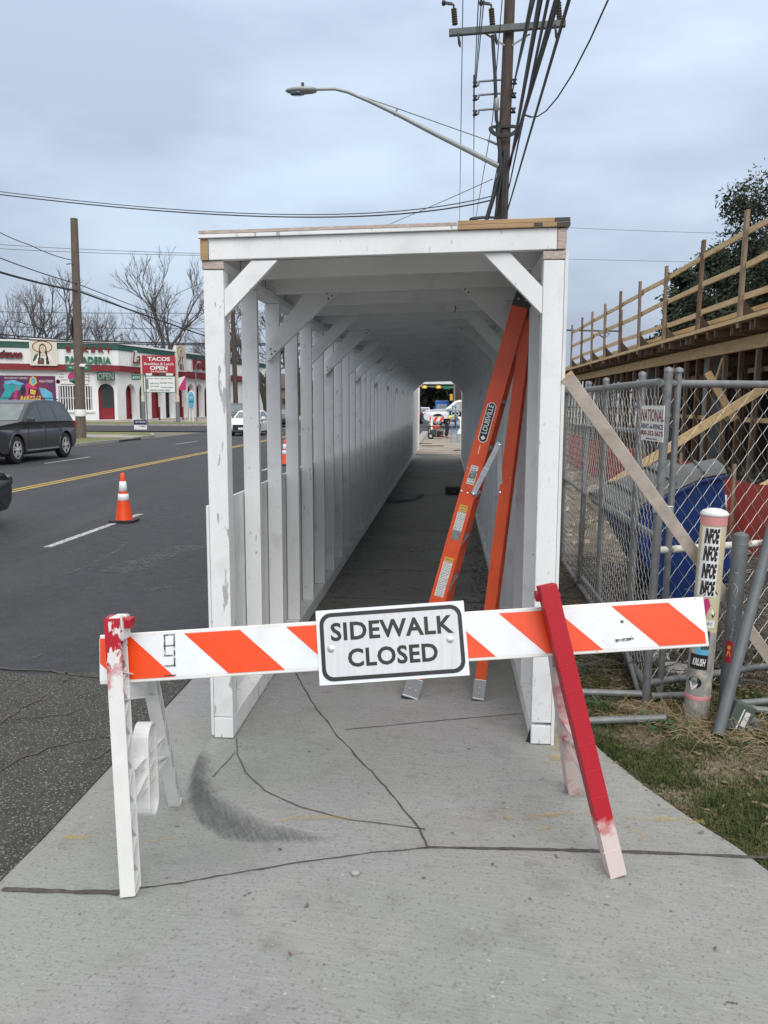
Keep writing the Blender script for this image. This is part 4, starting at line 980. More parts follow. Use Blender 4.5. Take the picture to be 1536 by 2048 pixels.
PICK = dict(len=5.9, w=2.0, wr=.41, wheels=(1.95, -1.75), rock=.40, belt=1.18, lampz=.95, tailz=1.0, arch=1,
    upper=[(2.95, .60), (2.93, 1.0), (2.80, 1.14), (1.45, 1.24), (1.2, 1.22), (-2.85, 1.22), (-2.94, 1.15), (-2.95, .6)],
    gz=(1.15, 1.86), roof=[(1.45, 1.20), (.75, 1.78), (.5, 1.85), (-.9, 1.86), (-1.05, 1.80), (-1.15, 1.18)],
    screen=((1.45, 1.20), (.75, 1.78)), rear=((-1.15, 1.18), (-1.05, 1.80)),
    windows=[[(1.15, 1.22), (.62, 1.72), (.18, 1.76), (.16, 1.22)], [(.10, 1.22), (.12, 1.76), (-.85, 1.76), (-.95, 1.22)]], handles=(.3, -.7), doors=(1.2, .13, -1.1))
# local X forward; heading towards the camera (-Y) means rz = -90
s = vehicle('parked_suv' if False else 'suv', 'dark grey SUV in the far lane on the left, silver wheels, beside the grass island', 'SUV', (-13.75, 25.35, -.10), R(-90), SUV, M['car_grey'])
s.scale = (1.04, 1.0, 1.09)
for s_ in (1, -1):
    mb = MB(); mb.box((-1.0, s_*.955, .33), (1.0, s_*.985, .365)); mb.build('sill_trim', M['chrome'], s, world=False)
    mb = MB(); mb.tube([(.1, s_*.66, 1.79), (-.1, s_*.66, 1.815), (-1.5, s_*.66, 1.81), (-1.7, s_*.66, 1.76)], .014, 6); mb.build('roof_rail', M['dkgrey'], s, world=False)
dk = vehicle('car', 'dark car cut off by the left picture edge beside the nearest cone', 'car', (-7.33, 9.62, -.10), R(90), SEDAN, M['car_black'])
for ch in dk.children:
    if ch.name.startswith('headlight'): ch.data.materials[0] = M['glass_dk']
vehicle('car', 'white sedan facing the camera, seen between the first slats of the tunnel', 'car', (-11.6, 48.3, -.10), R(-90), SEDAN, M['car_white'])
vehicle('pickup_truck', 'grey-green pickup truck directly behind the white sedan', 'pickup truck', (-14.2, 56.5, -.10), R(-90), PICK, M['car_green'])
vehicle('car', 'black car with round emblem behind the roof of the white sedan', 'car', (-13.2, 66.5, -.10), R(-90), SEDAN, M['car_black'])
pk = vehicle('pickup_truck', 'white pickup truck with black door lettering crossing beyond the tunnel exit', 'pickup truck', (1.42, 67.0, -.04), R(180), PICK, M['car_white'])
pk.scale = (1.12, 1.05, 1.13); mb = MB(); mb.box((.25, .985, .72), (1.15, 1.004, 1.10)); sg_ = mb.build('door_sign', M['blackpaint'], pk, world=False)
mb = MB(); text_geo(mb, 'CO', .40, (.72, 1.006, .91), (-1, 0, 0), (0, 0, 1), .003, off=.01); mb.build('lettering', M['sign_white'], sg_, world=False)
vehicle('suv', 'black SUV with a red tail lamp on the road beyond the tunnel exit', 'SUV', (-3.3, 79, -.1), R(90), SUV, M['car_black'])
vehicle('car', 'small silver car between the black SUV and the blue truck', 'car', (-3.0, 108, -.1), R(-90), SEDAN, M['car_white'])
bt = vehicle('truck', 'bright blue truck far down the street, seen through the tunnel', 'truck', (-.8, 118, -.1), R(-90), PICK, M['car_blue'])
mb = MB(); mb.box((-2.8, -.98, 1.2), (-1.2, .98, 2.35)); mb.build('cargo_box', M['car_blue'], bt, world=False, bevel=.05)

# ================================================================== CONES
def cone(loc, label, base='black'):
    r = empty('traffic_cone', loc, label, 'traffic cone', 'orange traffic cones along the lane line')
    mb = MB(); mb.lathe([(.135, .03), (.13, .045), (.098, .26), (.062, .50), (.040, .66), (.030, .745), (.024, .75), (.0, .75)], (0, 0, 0), 24); c = mb.build('cone_body', M['cone'], r, world=False)
    mb = MB(); pts = [(x*.19, y*.19) for x, y in ((1, -.72), (1, .72), (.72, 1), (-.72, 1), (-1, .72), (-1, -.72), (-.72, -1), (.72, -1))]; mb.prism([(x, y, 0) for x, y in pts], (0, 0, .038)); mb.build('base', M['black'], r, world=False, bevel=.006)
    def rz_(z): 
        prof = [(.13, .045), (.098, .26), (.062, .50), (.040, .66), (.030, .745)]
        for (a, za), (b, zb) in zip(prof[:-1], prof[1:]):
            if za <= z <= zb: return a+(b-a)*(z-za)/(zb-za)
    for z0, z1 in ((.335, .435), (.475, .625)):
        mb = MB(); mb.lathe([(rz_(z0)+.001, z0), (rz_(z0)+.003, z0+.001), (rz_(z1)+.003, z1-.001), (rz_(z1)+.001, z1)], (0, 0, 0), 24); mb.build('reflective_collar', M['white_tape'], c, world=False)
    return r
c = cone((-4.93, 12.2, -.098), 'nearest traffic cone, alone on the lane line left of the tunnel')
for loc, rz, lab in (((-4.80, 24.2, -.098), .5, 'second traffic cone, seen between the slats of the tunnel wall'), ((-4.7, 38.5, -.098), 1.1, 'small distant traffic cone glimpsed between the fourth and fifth slats')):
    k = copy_tree(c); k.location = loc; k.rotation_euler[2] = rz; k['label'] = lab

# ================================================================== BAKERY
C0 = P(231, 700, 84); C0 = Vector((C0.x, C0.y, 0)); A0 = P(-60, 700, 78); A0 = Vector((A0.x, A0.y, 0)); E0 = P(415, 700, 106); E0 = Vector((E0.x, E0.y, 0))
ZTOP = P(231, 688, 84).z
bk = empty('bakery_building', C0, 'white single-storey bakery with green parapet, dark red band and arched openings across the street', 'bakery')
Z = Vector((0, 0, 1))
class Face:
    def __init__(s, o, q):
        s.o = o; s.u = (q-o).normalized(); s.n = s.u.cross(Z); 
        if (CC-o).dot(s.n) < 0: s.n = -s.n
    def uv(s, px, py, d=0): h = plane_hit(px, py, s.o+s.n*d, s.n); return (h-s.o).dot(s.u), h.z
    def pt(s, u, z, d=0): return s.o+s.u*u+Z*z+s.n*d
    def rect(s, x0, y0, x1, y1, d=0):
        u0, za = s.uv(x0, (y0+y1)/2, d); u1, _ = s.uv(x1, (y0+y1)/2, d); xm = (x0+x1)/2; z1 = s.uv(xm, y0, d)[1]; z0 = s.uv(xm, y1, d)[1]; return u0, z0, u1, z1
    def slab(s, mb, r, d0, d1, m=0):
        u0, z0, u1, z1 = r; mb.prism([s.pt(u0, z0, d0), s.pt(u1, z0, d0), s.pt(u1, z1, d0), s.pt(u0, z1, d0)], s.n*(d1-d0), m); return mb
F1_ = Face(A0, C0); F2_ = Face(C0, E0+(E0-C0)*.9)
L1 = (C0-A0).length; L2 = ((E0-C0)*1.9).length
def arch(u0, u1, z1, z0=.05, n=8):
    r = (u1-u0)/2; c = (u0+u1)/2; zc = z1-r
    return [(u0, z0), (u1, z0)]+[(c+r*math.cos(math.pi*i/n), zc+r*math.sin(math.pi*i/n)) for i in range(n+1)]
zb = F1_.uv(200, 742)[1]; zbt = F1_.uv(200, 731)[1]
def wall(F, L_, ops, nm):
    outer = [F.pt(0, -.1), F.pt(L_, -.1), F.pt(L_, zb+.1), F.pt(0, zb+.1)]
    mb = MB(); mb.holes(outer, [[F.pt(u, z) for u, z in o] for o in ops]); 
    for o in ops:   # reveals
        p = [F.pt(u, z) for u, z in o]; q = [F.pt(u, z, -.55) for u, z in o]; k = len(p); mb.add(p+q, [(i, (i+1) % k, k+(i+1) % k, k+i) for i in range(k)])
    return mb.build('wall', M['bk_white'], bk)
o1 = []
r = F1_.rect(197, 767, 231, 838); d1 = arch(r[0], r[2]-.1, r[3]); 
r = F1_.rect(118, 772, 184, 820); w1 = [(r[0], r[1]), (r[2], r[1]), (r[2], r[3]), (r[0], r[3])]
wall(F1_, L1, [d1, w1], 'w')
AX = [(252, 272), (279, 298), (303, 325), (331, 347), (357, 372), (376, 388), (393, 405), (409, 420), (424, 434)]
ops = []
for a, b in AX: ua = F2_.uv(a, 800)[0]; ub = F2_.uv(b, 800)[0]; ops.append(arch(ua, ub, F2_.uv((a+b)/2, 768 if a < 400 else 772)[1]))
w2 = wall(F2_, L2, ops, 'w')
for i, o in enumerate(ops):
    u0, u1 = o[0][0]-.2, o[1][0]+.2; mb = MB(); F2_.slab(mb, (u0, 0, u1, 4.6), -.9, -.75); mb.build('recess_panel', M['bk_red'] if i not in (1, 3) else M['glass_dk'], bk)
mb = MB(); F1_.slab(mb, (d1[0][0]-.1, 0, d1[1][0]+.1, 4.6), -.75, -.6); dr = mb.build('door', M['bk_red'], bk)
ud0, ud1 = d1[0][0], d1[1][0]; mb = MB(); F1_.slab(mb, (ud0+(ud1-ud0)*.22, 1.25, ud1-.05, 4.1), -.6, -.58); mb.build('door_glass', M['glass_dk'], dr)
mb = MB(); F1_.slab(mb, (w1[0][0]-.05, w1[0][1]-.05, w1[1][0]+.05, w1[2][1]+.05), -.35, -.3); wn = mb.build('window', M['glass_dk'], bk)
nb = 13
for i in range(nb):
    u = w1[0][0]+(w1[1][0]-w1[0][0])*(i+.5)/nb; mb = MB(); mb.bar(F1_.pt(u, w1[0][1], -.05), F1_.pt(u, w1[2][1], -.05), .09, .04, F1_.u); mb.build('window_bar', M['sign_white'], wn)
mb = MB(); mb.bar(F1_.pt(w1[0][0], (w1[0][1]+w1[2][1])/2, -.03), F1_.pt(w1[1][0], (w1[0][1]+w1[2][1])/2, -.03), .06, .04, Z); mb.build('window_bar', M['sign_white'], wn)
mb = MB(); F1_.slab(mb, (w1[0][0]-.2, w1[0][1]-.25, w1[1][0]+.2, w1[0][1]-.05), .0, .18); mb.build('window_sill', M['bk_white'], bk)
# roof slab, parapet bands
zg = ZTOP-.62
mb = MB(); top = [A0, C0, C0+F2_.u*L2, C0+F2_.u*L2-F2_.n*25, A0-F1_.n*25]; mb.prism([p+Z*(ZTOP-.9) for p in top], Z*.3); mb.build('roof', M['bk_white'], bk)
mb = MB(); mb.prism([p+Z*.0 for p in [A0-F1_.n*24.9, A0-F1_.n*.0]], Z*0) if False else None
mb = MB(); a = A0; mb.prism([a, a-F1_.n*25, a-F1_.n*25+Z*(ZTOP-.6), a+Z*(ZTOP-.6)], F1_.u*-.2); e = C0+F2_.u*L2; mb.prism([e, e-F2_.n*25, e-F2_.n*25+Z*(ZTOP-.6), e+Z*(ZTOP-.6)], F2_.u*.2); mb.build('end_wall', M['bk_white'], bk)
for nm, z0, z1, d, m in (('parapet', zbt+.02, zg-.02, .42, 'bk_white'), ('green_fascia', zg, ZTOP-.06, .52, 'bk_green'), ('coping', ZTOP-.06, ZTOP+.12, .60, 'bk_white'), ('red_band', zb, zbt, .50, 'bk_band')):
    poly = [A0+F1_.n*d, None, C0+F2_.u*L2+F2_.n*d, C0+F2_.u*L2-F2_.n*.3, C0-(F1_.n+F2_.n)*.2, A0-F1_.n*.3]
    bis = (F1_.n+F2_.n).normalized(); poly[1] = C0+bis*(d/bis.dot(F1_.n))
    mb = MB(); mb.prism([p+Z*z0 for p in poly], Z*(z1-z0)); mb.build(nm, M[m], bk)
    if nm == 'parapet':      # corrugations
        mb = MB()
        for F, L_ in ((F1_, L1), (F2_, L2)):
            u = .5; mb = MB()
            while u < L_: mb.bar(F.pt(u, z0+.05, d+.01), F.pt(u, z1-.05, d+.01), .07, .05, F.u); u += .42
            cg = mb.build('cladding_ribs', M['bk_white'], bk)
# scalloped lower edge of the band on the right face
mb = MB(); u = 3.0
while u < L2-3:
    pts = [F2_.pt(u, zb, .45), F2_.pt(u+2.8, zb, .45), F2_.pt(u+2.6, zb-.32, .45), F2_.pt(u+1.4, zb-.10, .45), F2_.pt(u+.2, zb-.32, .45)]; mb.prism(pts, F2_.n*-.08); u += 2.8
mb.build('band_scallops', M['bk_band'], bk)
# lettering on the building
def letter(F, txt, x0, y0, x1, y1, m, d=.46, depth=.16, off=.02, shear=0, nm='lettering', par=None, b2=None):
    r = F.rect(x0, y0, x1, y1, d); mb = MB(); c = F.pt((r[0]+r[2])/2, (r[1]+r[3])/2, d); u_ = F.u if (F.u.cross(Z)).dot(F.n) > 0 else -F.u
    text_geo(mb, txt, 1.0, c, u_, Z, .01, off=off); us = [(Vector(v)-c).dot(F.u) for v in mb.v]; zs = [v[2]-c.z for v in mb.v]
    fu = abs(r[2]-r[0])/(max(us)-min(us)); fz = abs(r[3]-r[1])/(max(zs)-min(zs))
    mb = MB(); text_geo(mb, txt, fz, c, u_, Z, depth, off=off*fz, sx=fu/fz, shear=shear); zs = [v[2]-c.z for v in mb.v]; k = (max(zs)+min(zs))/2
    mb.v = [(v[0], v[1], v[2]-k) for v in mb.v]
    return mb.build(nm, M[m], par or bk)
letter(F1_, 'B A K E R Y', 131, 693, 222, 704, 'bk_band', .46, .2, .03)
letter(F1_, 'PANADERIA', 130, 713, 221, 727, 'sign_green', .46, .2, .02)
letter(F1_, 'Mexicana', -34, 699, 43, 716, 'blackpaint', .46, .16, .055, shear=.3)
letter(F1_, 'Mexicana', -33, 700, 42, 715, 'bk_band', .66, .06, .02, shear=.3)
letter(F2_, 'La', 263, 702, 280, 728, 'sign_white', .50, .2, .05, shear=.3); letter(F2_, 'La', 264, 703, 279, 727, 'bk_band', .72, .05, .0, shear=.3)
letter(F2_, 'BAKERY', 384, 722, 447, 741, 'bk_band', .50, .25, .05)
def board(F, x0, y0, x1, y1, m, nm, d0=.5, d1=.62, par=None): mb = MB(); r = F.rect(x0, y0, x1, y1, d1); F.slab(mb, r, d0, d1); return mb.build(nm, M[m], par or bk), r
# emblem boards: woman with braids and a wide hat, built from flat pieces
def emblem(F, x0, y0, x1, y1):
    o, r = board(F, x0, y0, x1, y1, 'cream', 'emblem_board', .4, .7)
    W_, H_ = r[2]-r[0], r[3]-r[1]; u_ = 1
    def q(a, b, d): return F.pt(r[0]+W_*a, r[1]+H_*b, .7+d)
    def pc(pts, m, d, nm='emblem_piece'): mb = MB(); mb.poly([q(a, b, d) for a, b in pts]); mb.build(nm, M[m], o)
    el = lambda cx, cy, a, b, n=22: [(cx+a*math.cos(2*math.pi*i/n), cy+b*math.sin(2*math.pi*i/n)) for i in range(n)]
    for a, b in (((.0, .0), (1, .03)), ((0, .97), (1, 1)), ((0, 0), (.03, 1)), ((.97, 0), (1, 1))): pc([(a[0], a[1]), (b[0], a[1]), (b[0], b[1]), (a[0], b[1])], 'sign_white', .01)
    pc(el(.47, .69, .37, .225), 'bk_red', .012, 'hat_rim'); pc(el(.47, .69, .335, .195), 'cream', .020, 'hat'); 
    pc([(.10, .18), (.18, .38), (.30, .46), (.42, .42), (.60, .44), (.76, .40), (.86, .12), (.80, .10), (.74, .30), (.70, .05), (.2, .05), (.14, .14)], 'sign_white', .016, 'shawl')
    pc([(.10, .18), (.18, .38), (.32, .46), (.22, .22), (.14, .14)], 'bk_green', .026, 'shawl_fold'); pc([(.26, .05), (.30, .26), (.38, .40), (.40, .05)], 'bk_band', .026, 'blouse'); pc([(.40, .05), (.40, .30), (.52, .26), (.50, .05)], 'bk_green', .027, 'blouse')
    pc([(.58, .05), (.58, .30), (.66, .34), (.70, .05)], 'bk_band', .027, 'blouse')
    pc([(.33, .36), (.34, .62), (.38, .76), (.48, .82), (.58, .76), (.62, .62), (.64, .40), (.70, .10), (.64, .06), (.60, .30), (.56, .50), (.40, .50), (.38, .28), (.34, .24)], 'blackpaint', .030, 'hair')
    pc(el(.48, .61, .105, .145), 'skin_print', .034, 'face'); pc([(.43, .48), (.53, .48), (.56, .38), (.48, .32), (.41, .38)], 'skin_print', .033, 'neck')
    for ex in (.44, .52): pc([(ex-.02, .64), (ex+.02, .64), (ex+.02, .655), (ex-.02, .655)], 'blackpaint', .040, 'eye')
    pc([(.46, .545), (.50, .545), (.48, .56)], 'bk_band', .040, 'mouth')
emblem(F1_, 59, 677, 114, 731); emblem(F2_, 353, 689, 372, 743)
# neon OPEN board
o, r = board(F1_, 194, 744, 230, 761, 'bk_green', 'open_board', .52, .70); letter(F1_, 'OPEN', 196, 746, 227, 759, 'galv_lt', .705, .03, -.005, par=o)
# menu board
o, r = board(F1_, 116, 744, 176, 768, 'sign_white', 'menu_board', .05, .12)
mb = MB(); c = F1_.pt(F1_.uv(145, 754)[0], F1_.uv(145, 754)[1], .125); mb.lathe([(.45, 0), (.45, .02), (0, .02)], c, 20, axis=F1_.n, smooth=False); mb.build('round_logo', M['magenta'], o)
for i, (x0, y0, t) in enumerate(((118, 746, 'Cakes'), (118, 752, 'Bread'), (118, 758, 'Empanadas'), (169, 747, 'Tacos'), (169, 753, 'Tortas'), (169, 759, 'Menudo'))): letter(F1_, t, x0, y0, x0+len(t)*1.9, y0+3.4, 'dkgrey', .125, .01, 0, par=o)
# mural on the left wall (free pattern of coloured swirls, no figures copied)
o, r = board(F1_, -60, 751, 112, 822, 'purple', 'mural_panel', .02, .08)
def mq(px, py, d): u, z = F1_.uv(px, py, .08); return F1_.pt(u, z, .08+d)
random.seed(3)
def mp_(pts, m, d): mb = MB(); mb.poly([mq(x, y, d) for x, y in pts]); mb.build('mural_shape', M[m], o)
mp_([(0, 803), (0, 797), (10, 780), (6, 768), (20, 769), (36, 768), (52, 776), (40, 780), (26, 784), (14, 803)], 'teal', .006)
mp_([(78, 775), (90, 777), (104, 786), (107, 803), (92, 800), (84, 792)], 'sky_print', .006)
mp_([(8, 762), (28, 760), (50, 768), (40, 770), (24, 767), (10, 769)], 'sky_print', .012)
mp_([(60, 756), (66, 752), (72, 757), (74, 766), (66, 772), (58, 766)], 'yellowp', .010); mp_([(62, 757), (66, 754), (70, 758), (71, 765), (66, 769), (61, 765)], 'sky_print', .016)
mp_([(52, 768), (60, 766), (72, 772), (76, 790), (62, 796), (50, 790)], 'magenta', .008)
for k in range(5): mp_([(24+k*2.4, 800-k*6), (32+k*1.2, 802-k*6), (36-k*.4, 797-k*6), (27+k, 795-k*6)], 'magenta', .018)
mp_([(58, 776), (76, 780), (74, 792), (56, 788)], 'blackpaint', .014); mp_([(61, 778), (72, 781), (70, 790), (60, 787)], 'yellowp', .02)
mp_([(41, 775), (46, 772), (51, 775), (52, 786), (47, 792), (42, 787)], 'blackpaint', .018)
for k in range(7): mp_([(40+k*6, 803), (42+k*6, 792+(k % 2)*2), (46+k*6, 792), (45+k*6, 803)], 'yellowp', .024)
letter(F1_, 'WE SUPPORT NEARBY', 8, 754.5, 56, 758, 'sign_white', .09, .02, .0, par=o); letter(F1_, 'HIGH STREET', 78, 760, 107, 765, 'sign_white', .09, .02, .0, par=o)
# awning flag
mb = MB(); p0_, p1_, p2_ = P(371, 752, 96), P(372, 780, 96), P(356, 780, 96); mb.prism([p0_, p1_, p2_], (0, .05, 0)); fo = mb.build('pennant', M['magenta']); own(tag(fo, 'pink triangular pennant hanging in front of the arcade right of the tacos sign', 'pennant'), p1_)
mb = MB(); mb.prism([P(356, 756, 96), P(371, 752, 96.02), P(357, 777, 96)], (0, .05, 0)); mb.build('white_half', M['sign_white'], fo)

# ---- tall TACOS sign with changeable letter board
Ys = 74.0; t0 = P(287, 838, Ys); ts = empty('tacos_sign', (t0.x, Ys, 0), 'tall red sign reading TACOS Breakfast & Lunch OPEN over a white letter board', 'sign')
class VP_:   # vertical plane facing the camera roughly
    pass
FS = Face(P(280, 800, Ys)*1.0, P(360, 800, Ys+1.0)); FS.o = Vector((FS.o.x, FS.o.y, 0)); FS.u = Vector((FS.u.x, FS.u.y, 0)).normalized(); FS.n = FS.u.cross(Z); FS.n = FS.n if FS.n.y < 0 else -FS.n
def sboard(x0, y0, x1, y1, m, nm, d0, d1, par): r = FS.rect(x0, y0, x1, y1, d1); mb = MB(); FS.slab(mb, r, d0, d1); return mb.build(nm, M[m], par)
rb = sboard(284, 711, 350, 746, 'sign_red', 'red_board', -.12, .12, ts); sboard(282, 711, 284, 748, 'cream', 'side_cabinet', -.14, .14, ts)
letter(FS, 'TACOS', 295, 714, 340, 722, 'sign_white', .122, .02, .035, par=rb); letter(FS, 'Breakfast & Lunch', 288, 725, 347, 730.5, 'sign_white', .122, .02, .012, par=rb)
letter(FS, 'OPEN', 300, 732, 335, 740, 'sign_white', .122, .02, .035, par=rb); letter(FS, '24 HOURS', 301, 741.5, 334, 745, 'sign_white', .122, .02, .01, par=rb)
wb_ = sboard(287, 752, 351, 785, 'sign_green', 'letter_board', -.12, .10, ts); sboard(288.3, 753.3, 349.7, 784, 'sign_white', 'white_panel', .10, .12, wb_)
for t, x0, y0, x1, y1 in (('Now serving all day', 294, 755.5, 345, 758.5), ('caldo de res', 300, 765, 318, 768), ('tamales fresh', 320, 764, 346, 767), ('pan dulce', 301, 771, 318, 774), ('menudo', 322, 773, 346, 776), ('ORDER CAKES HERE', 299, 779, 340, 782)): letter(FS, t, x0, y0, x1, y1, 'blackpaint', .122, .01, .004, par=wb_)
sboard(292, 758, 297, 778, 'galv', 'picture', .12, .13, wb_); sboard(291, 746.5, 304, 751, 'sign_white', 'lamp_box', -.1, .1, ts); sboard(332, 746.5, 346, 751, 'sign_white', 'lamp_box', -.1, .1, ts); sboard(318, 747, 328, 751, 'dkgrey', 'lamp_box', -.1, .1, ts)
for x0, y0, y1, w_ in ((286, 711, 838, .26), (355, 706, 840, .30)):
    a = FS.uv(x0, 800, -.3); q0 = FS.pt(a[0], 0, -.3); q1 = FS.pt(a[0], FS.uv(x0, y0)[1], -.3)
    mb = MB(); mb.tube([q0, q0+Z*2.4], w_*.62, 10); mb.tube([q0+Z*2.4, q1], w_*.48, 10); mb.build('sign_post', M['cream'] if w_ < .3 else M['lumber_tan'], ts); mb = MB(); mb.tube([q0+Z*.0, q0+Z*1.9], w_*.66, 10); mb.build('post_sleeve', M['galv'], ts)
# street name sign / signal-type green blades
sn = empty('street_sign', P(295, 838, 66)*1.0, 'green street name blade on a thin pole left of the tacos sign', 'street sign'); sn.location.z = 0
def blade(root, x0, y0, x1, y1, Y, txt, m='sign_green', fx=None):
    a, b = P(x0, y0, Y), P(x1, y1, Y); mb = MB(); mb.box((a.x, Y-.02, b.z), (b.x, Y+.02, a.z)); o = mb.build('sign_blade', M[m], root)
    F = Face(Vector((a.x, Y, 0)), Vector((b.x, Y, 0))); letter(F, txt, x0+(x1-x0)*.12, y0+(y1-y0)*.25, x1-(x1-x0)*.12, y1-(y1-y0)*.25, 'sign_white', .021, .01, .008, nm='lettering', par=o); return o
blade(sn, 263, 750, 281, 760, 66, 'ATM'); q = P(295, 838, 66); mb = MB(); mb.tube([(q.x, 66, 0), (q.x-.05, 66, P(295, 748, 66).z)], .05, 8); mb.tube([(q.x, 66.03, P(295, 749, 66).z), (P(262, 749, 66).x, 66.03, P(262, 749, 66).z)], .035, 6); mb.build('pole', M['galv'], sn)
sn2 = empty('street_sign', (0, 0, 0), 'green street name blade reading Johanna St behind the bare wooden pole', 'street sign'); q = P(172, 878, 42); sn2.location = (q.x, 42, 0)
blade(sn2, 132, 731, 181, 740, 42, 'W Johanna St'); mb = MB(); mb.tube([(P(168, 870, 42).x, 42.03, 0), (P(168, 738, 42).x, 42.03, P(168, 734, 42).z)], .035, 8); mb.build('pole', M['galv'], sn2)
# no-parking plate
npk = empty('road_sign', (P(118, 855, 60).x, 60, 0), 'small white no-parking plate on a post between mural and barred window', 'road sign')
mb = MB(); a, b = P(111, 757, 60), P(121, 772, 60); mb.box((a.x, 59.98, b.z), (b.x, 60.0, a.z)); o = mb.build('sign_plate', M['sign_white'], npk); mb = MB(); c = P(116, 763, 59.97); mb.lathe([(.16, 0), (.16, .01), (.12, .01), (.12, 0)], c, 18, axis=(0, -1, 0)); mb.bar(c+Vector((-.09, -.01, .09)), c+Vector((.09, -.01, -.09)), .03, .01, (0, 0, 1)); mb.build('prohibition_ring', M['bk_band'], o)
mb = MB(); mb.tube([(a.x+.2, 60.03, 0), (a.x+.2, 60.03, b.z)], .035, 6); mb.build('pole', M['galv'], npk)
# blue oval sign on white posts
bo = empty('oval_sign', (P(384, 838, 80).x, 80, 0), 'blue oval sign standing on two white posts in front of the arcade', 'sign')
c = P(382.5, 800, 80); mb = MB(); k = [(.42*math.cos(2*math.pi*i/20), .95*math.sin(2*math.pi*i/20)) for i in range(20)]
mb.prism([(c.x+x*.75, 80, c.z+z*.85) for x, z in k], (0, -.08, 0)); o = mb.build('oval_plate', M['sky_print'], bo); mb = MB(); mb.prism([(c.x+x*.95, 80.09, c.z+z*1.0) for x, z in k], (0, -.08, 0)); mb.build('oval_rim', M['sign_white'], bo)
F = Face(Vector((c.x-1, 80, 0)), Vector((c.x+1, 80, 0))); letter(F, 'PARK', 379, 793, 386, 797, 'sign_white', .082, .01, .01, par=o); letter(F, 'HERE', 379, 801, 386, 805, 'navy', .082, .01, .01, par=o)
for px in (379, 386): mb = MB(); x = P(px, 830, 80.1).x; mb.box((x-.07, 80.1, 0), (x+.07, 80.2, P(px, 790 if px < 380 else 800, 80).z)); mb.build('post', M['sign_white'], bo)
# small dark grey post lamp near the corner
lp_ = empty('street_lamp', (P(394, 842, 78).x, 78, 0), 'thin white curved lamp post in front of the arcade beside the oval sign', 'street lamp')
mb = MB(); x = P(394, 842, 78).x; mb.tube([(x, 78, 0), (x, 78, 4.6), (x+.05, 78, 5.3), (x+.25, 78, 5.6)], .055, 8); mb.build('pole', M['galv'], lp_); mb = MB(); mb.box((x+.15, 77.9, 5.55), (x+.5, 78.1, 5.68)); mb.build('lamp_head', M['lamp_grey'], lp_, bevel=.02)
# yard sign on the island tip
q = P(282, 853, 52.5); ys_ = empty('yard_sign', (q.x, 52.5, -.1), 'small purple and white yard sign at the island kerb below the tacos sign', 'yard sign')
a, b = P(268, 840, 52.5), P(294, 859, 52.5); mb = MB(); mb.box((a.x, 52.48, b.z), (b.x, 52.5, a.z)); o = mb.build('panel', M['sign_white'], ys_); mb = MB(); mb.box((a.x, 52.47, (a.z+b.z)/2), (b.x, 52.479, a.z)); mb.build('purple_band', M['navy'], o)
F = Face(Vector((a.x, 52.47, 0)), Vector((b.x, 52.47, 0))); letter(F, 'SE VENDE', 271, 842, 291, 845.5, 'sign_white', .002, .004, .004, par=o); letter(F, 'LLAMAR', 278, 851, 291, 854, 'dkgrey', .012, .004, .004, par=o)
for px in (272, 290): mb = MB(); x = P(px, 853, 52.5).x; mb.tube([(x, 52.51, -.1), (x, 52.51, a.z)], .012, 5); mb.build('stake', M['galv'], ys_)
# red bollard pipes and wheel stops on the forecourt
q = P(319, 832, 79); b1 = MB(); b1.tube([(q.x, 79, 0), (q.x, 79, 1.4)], .09, 8); b1.lathe([(.12, 0), (.12, .05), (.09, .06)], (q.x, 79, 0), 8); o1_ = own(tag(b1.build('bollard', M['bk_red']), 'dark red pipe bollard standing under the white letter board', 'bollard', 'red bollards before the arcade'), (q.x, 79, 0))
o2_ = o1_.copy(); col.objects.link(o2_); o2_.location = (P(366, 832, 86).x, 86, 0); o2_['label'] = 'dark red pipe bollard to the right of the tacos sign post'
q = P(325, 838, 77); b1 = MB(); b1.box((q.x-1, 77, 0), (q.x+1, 77.2, .13)); o1_ = own(tag(b1.build('wheel_stop', M['rock'], bevel=.03), 'pale concrete wheel stop in front of the left bollard', 'wheel stop', 'wheel stops on the forecourt'), (q.x, 77, 0))
o2_ = o1_.copy(); col.objects.link(o2_); o2_.location = (P(352, 838, 79).x, 79, 0); o2_['label'] = 'pale concrete wheel stop near the foot of the tacos sign'
# ================================================================== CHAIN-LINK FENCE (right)
random.seed(11)
FT = 1.84
M['rusty_white'] = mat('flaking_white_pipe_paint', (.58, .57, .54), .6, c2=(.20, .15, .11), thr=(.52, .62), scale=14)
def fence_wires(mb, a, b, z0, z1, cell=.05, r=.0019):
    """woven diamonds between ground points a and b"""
    a = Vector(a); b = Vector(b); d = (b-a); L_ = d.length; d.normalize(); n = int(L_/cell); nz_ = int((z1-z0)/(cell*1.10))
    nr = Vector((-d.y, d.x, 0))
    for i in range(n+1):
        pts = []
        for k in range(nz_+1):
            s_ = 1 if (k+i) % 2 else -1; j = noise.noise(Vector((i*.2, k*.3, a.x*3)))*.010
            u = min(max(cell*(i+.0)+s_*cell*.50+j, 0), L_); pts.append(a+d*u+Vector((0, 0, z0+(z1-z0)*k/nz_+j*.5))+nr*(s_*.003+j*.4))
        mb.tube(pts, r, 4, cap=False, smooth=False)
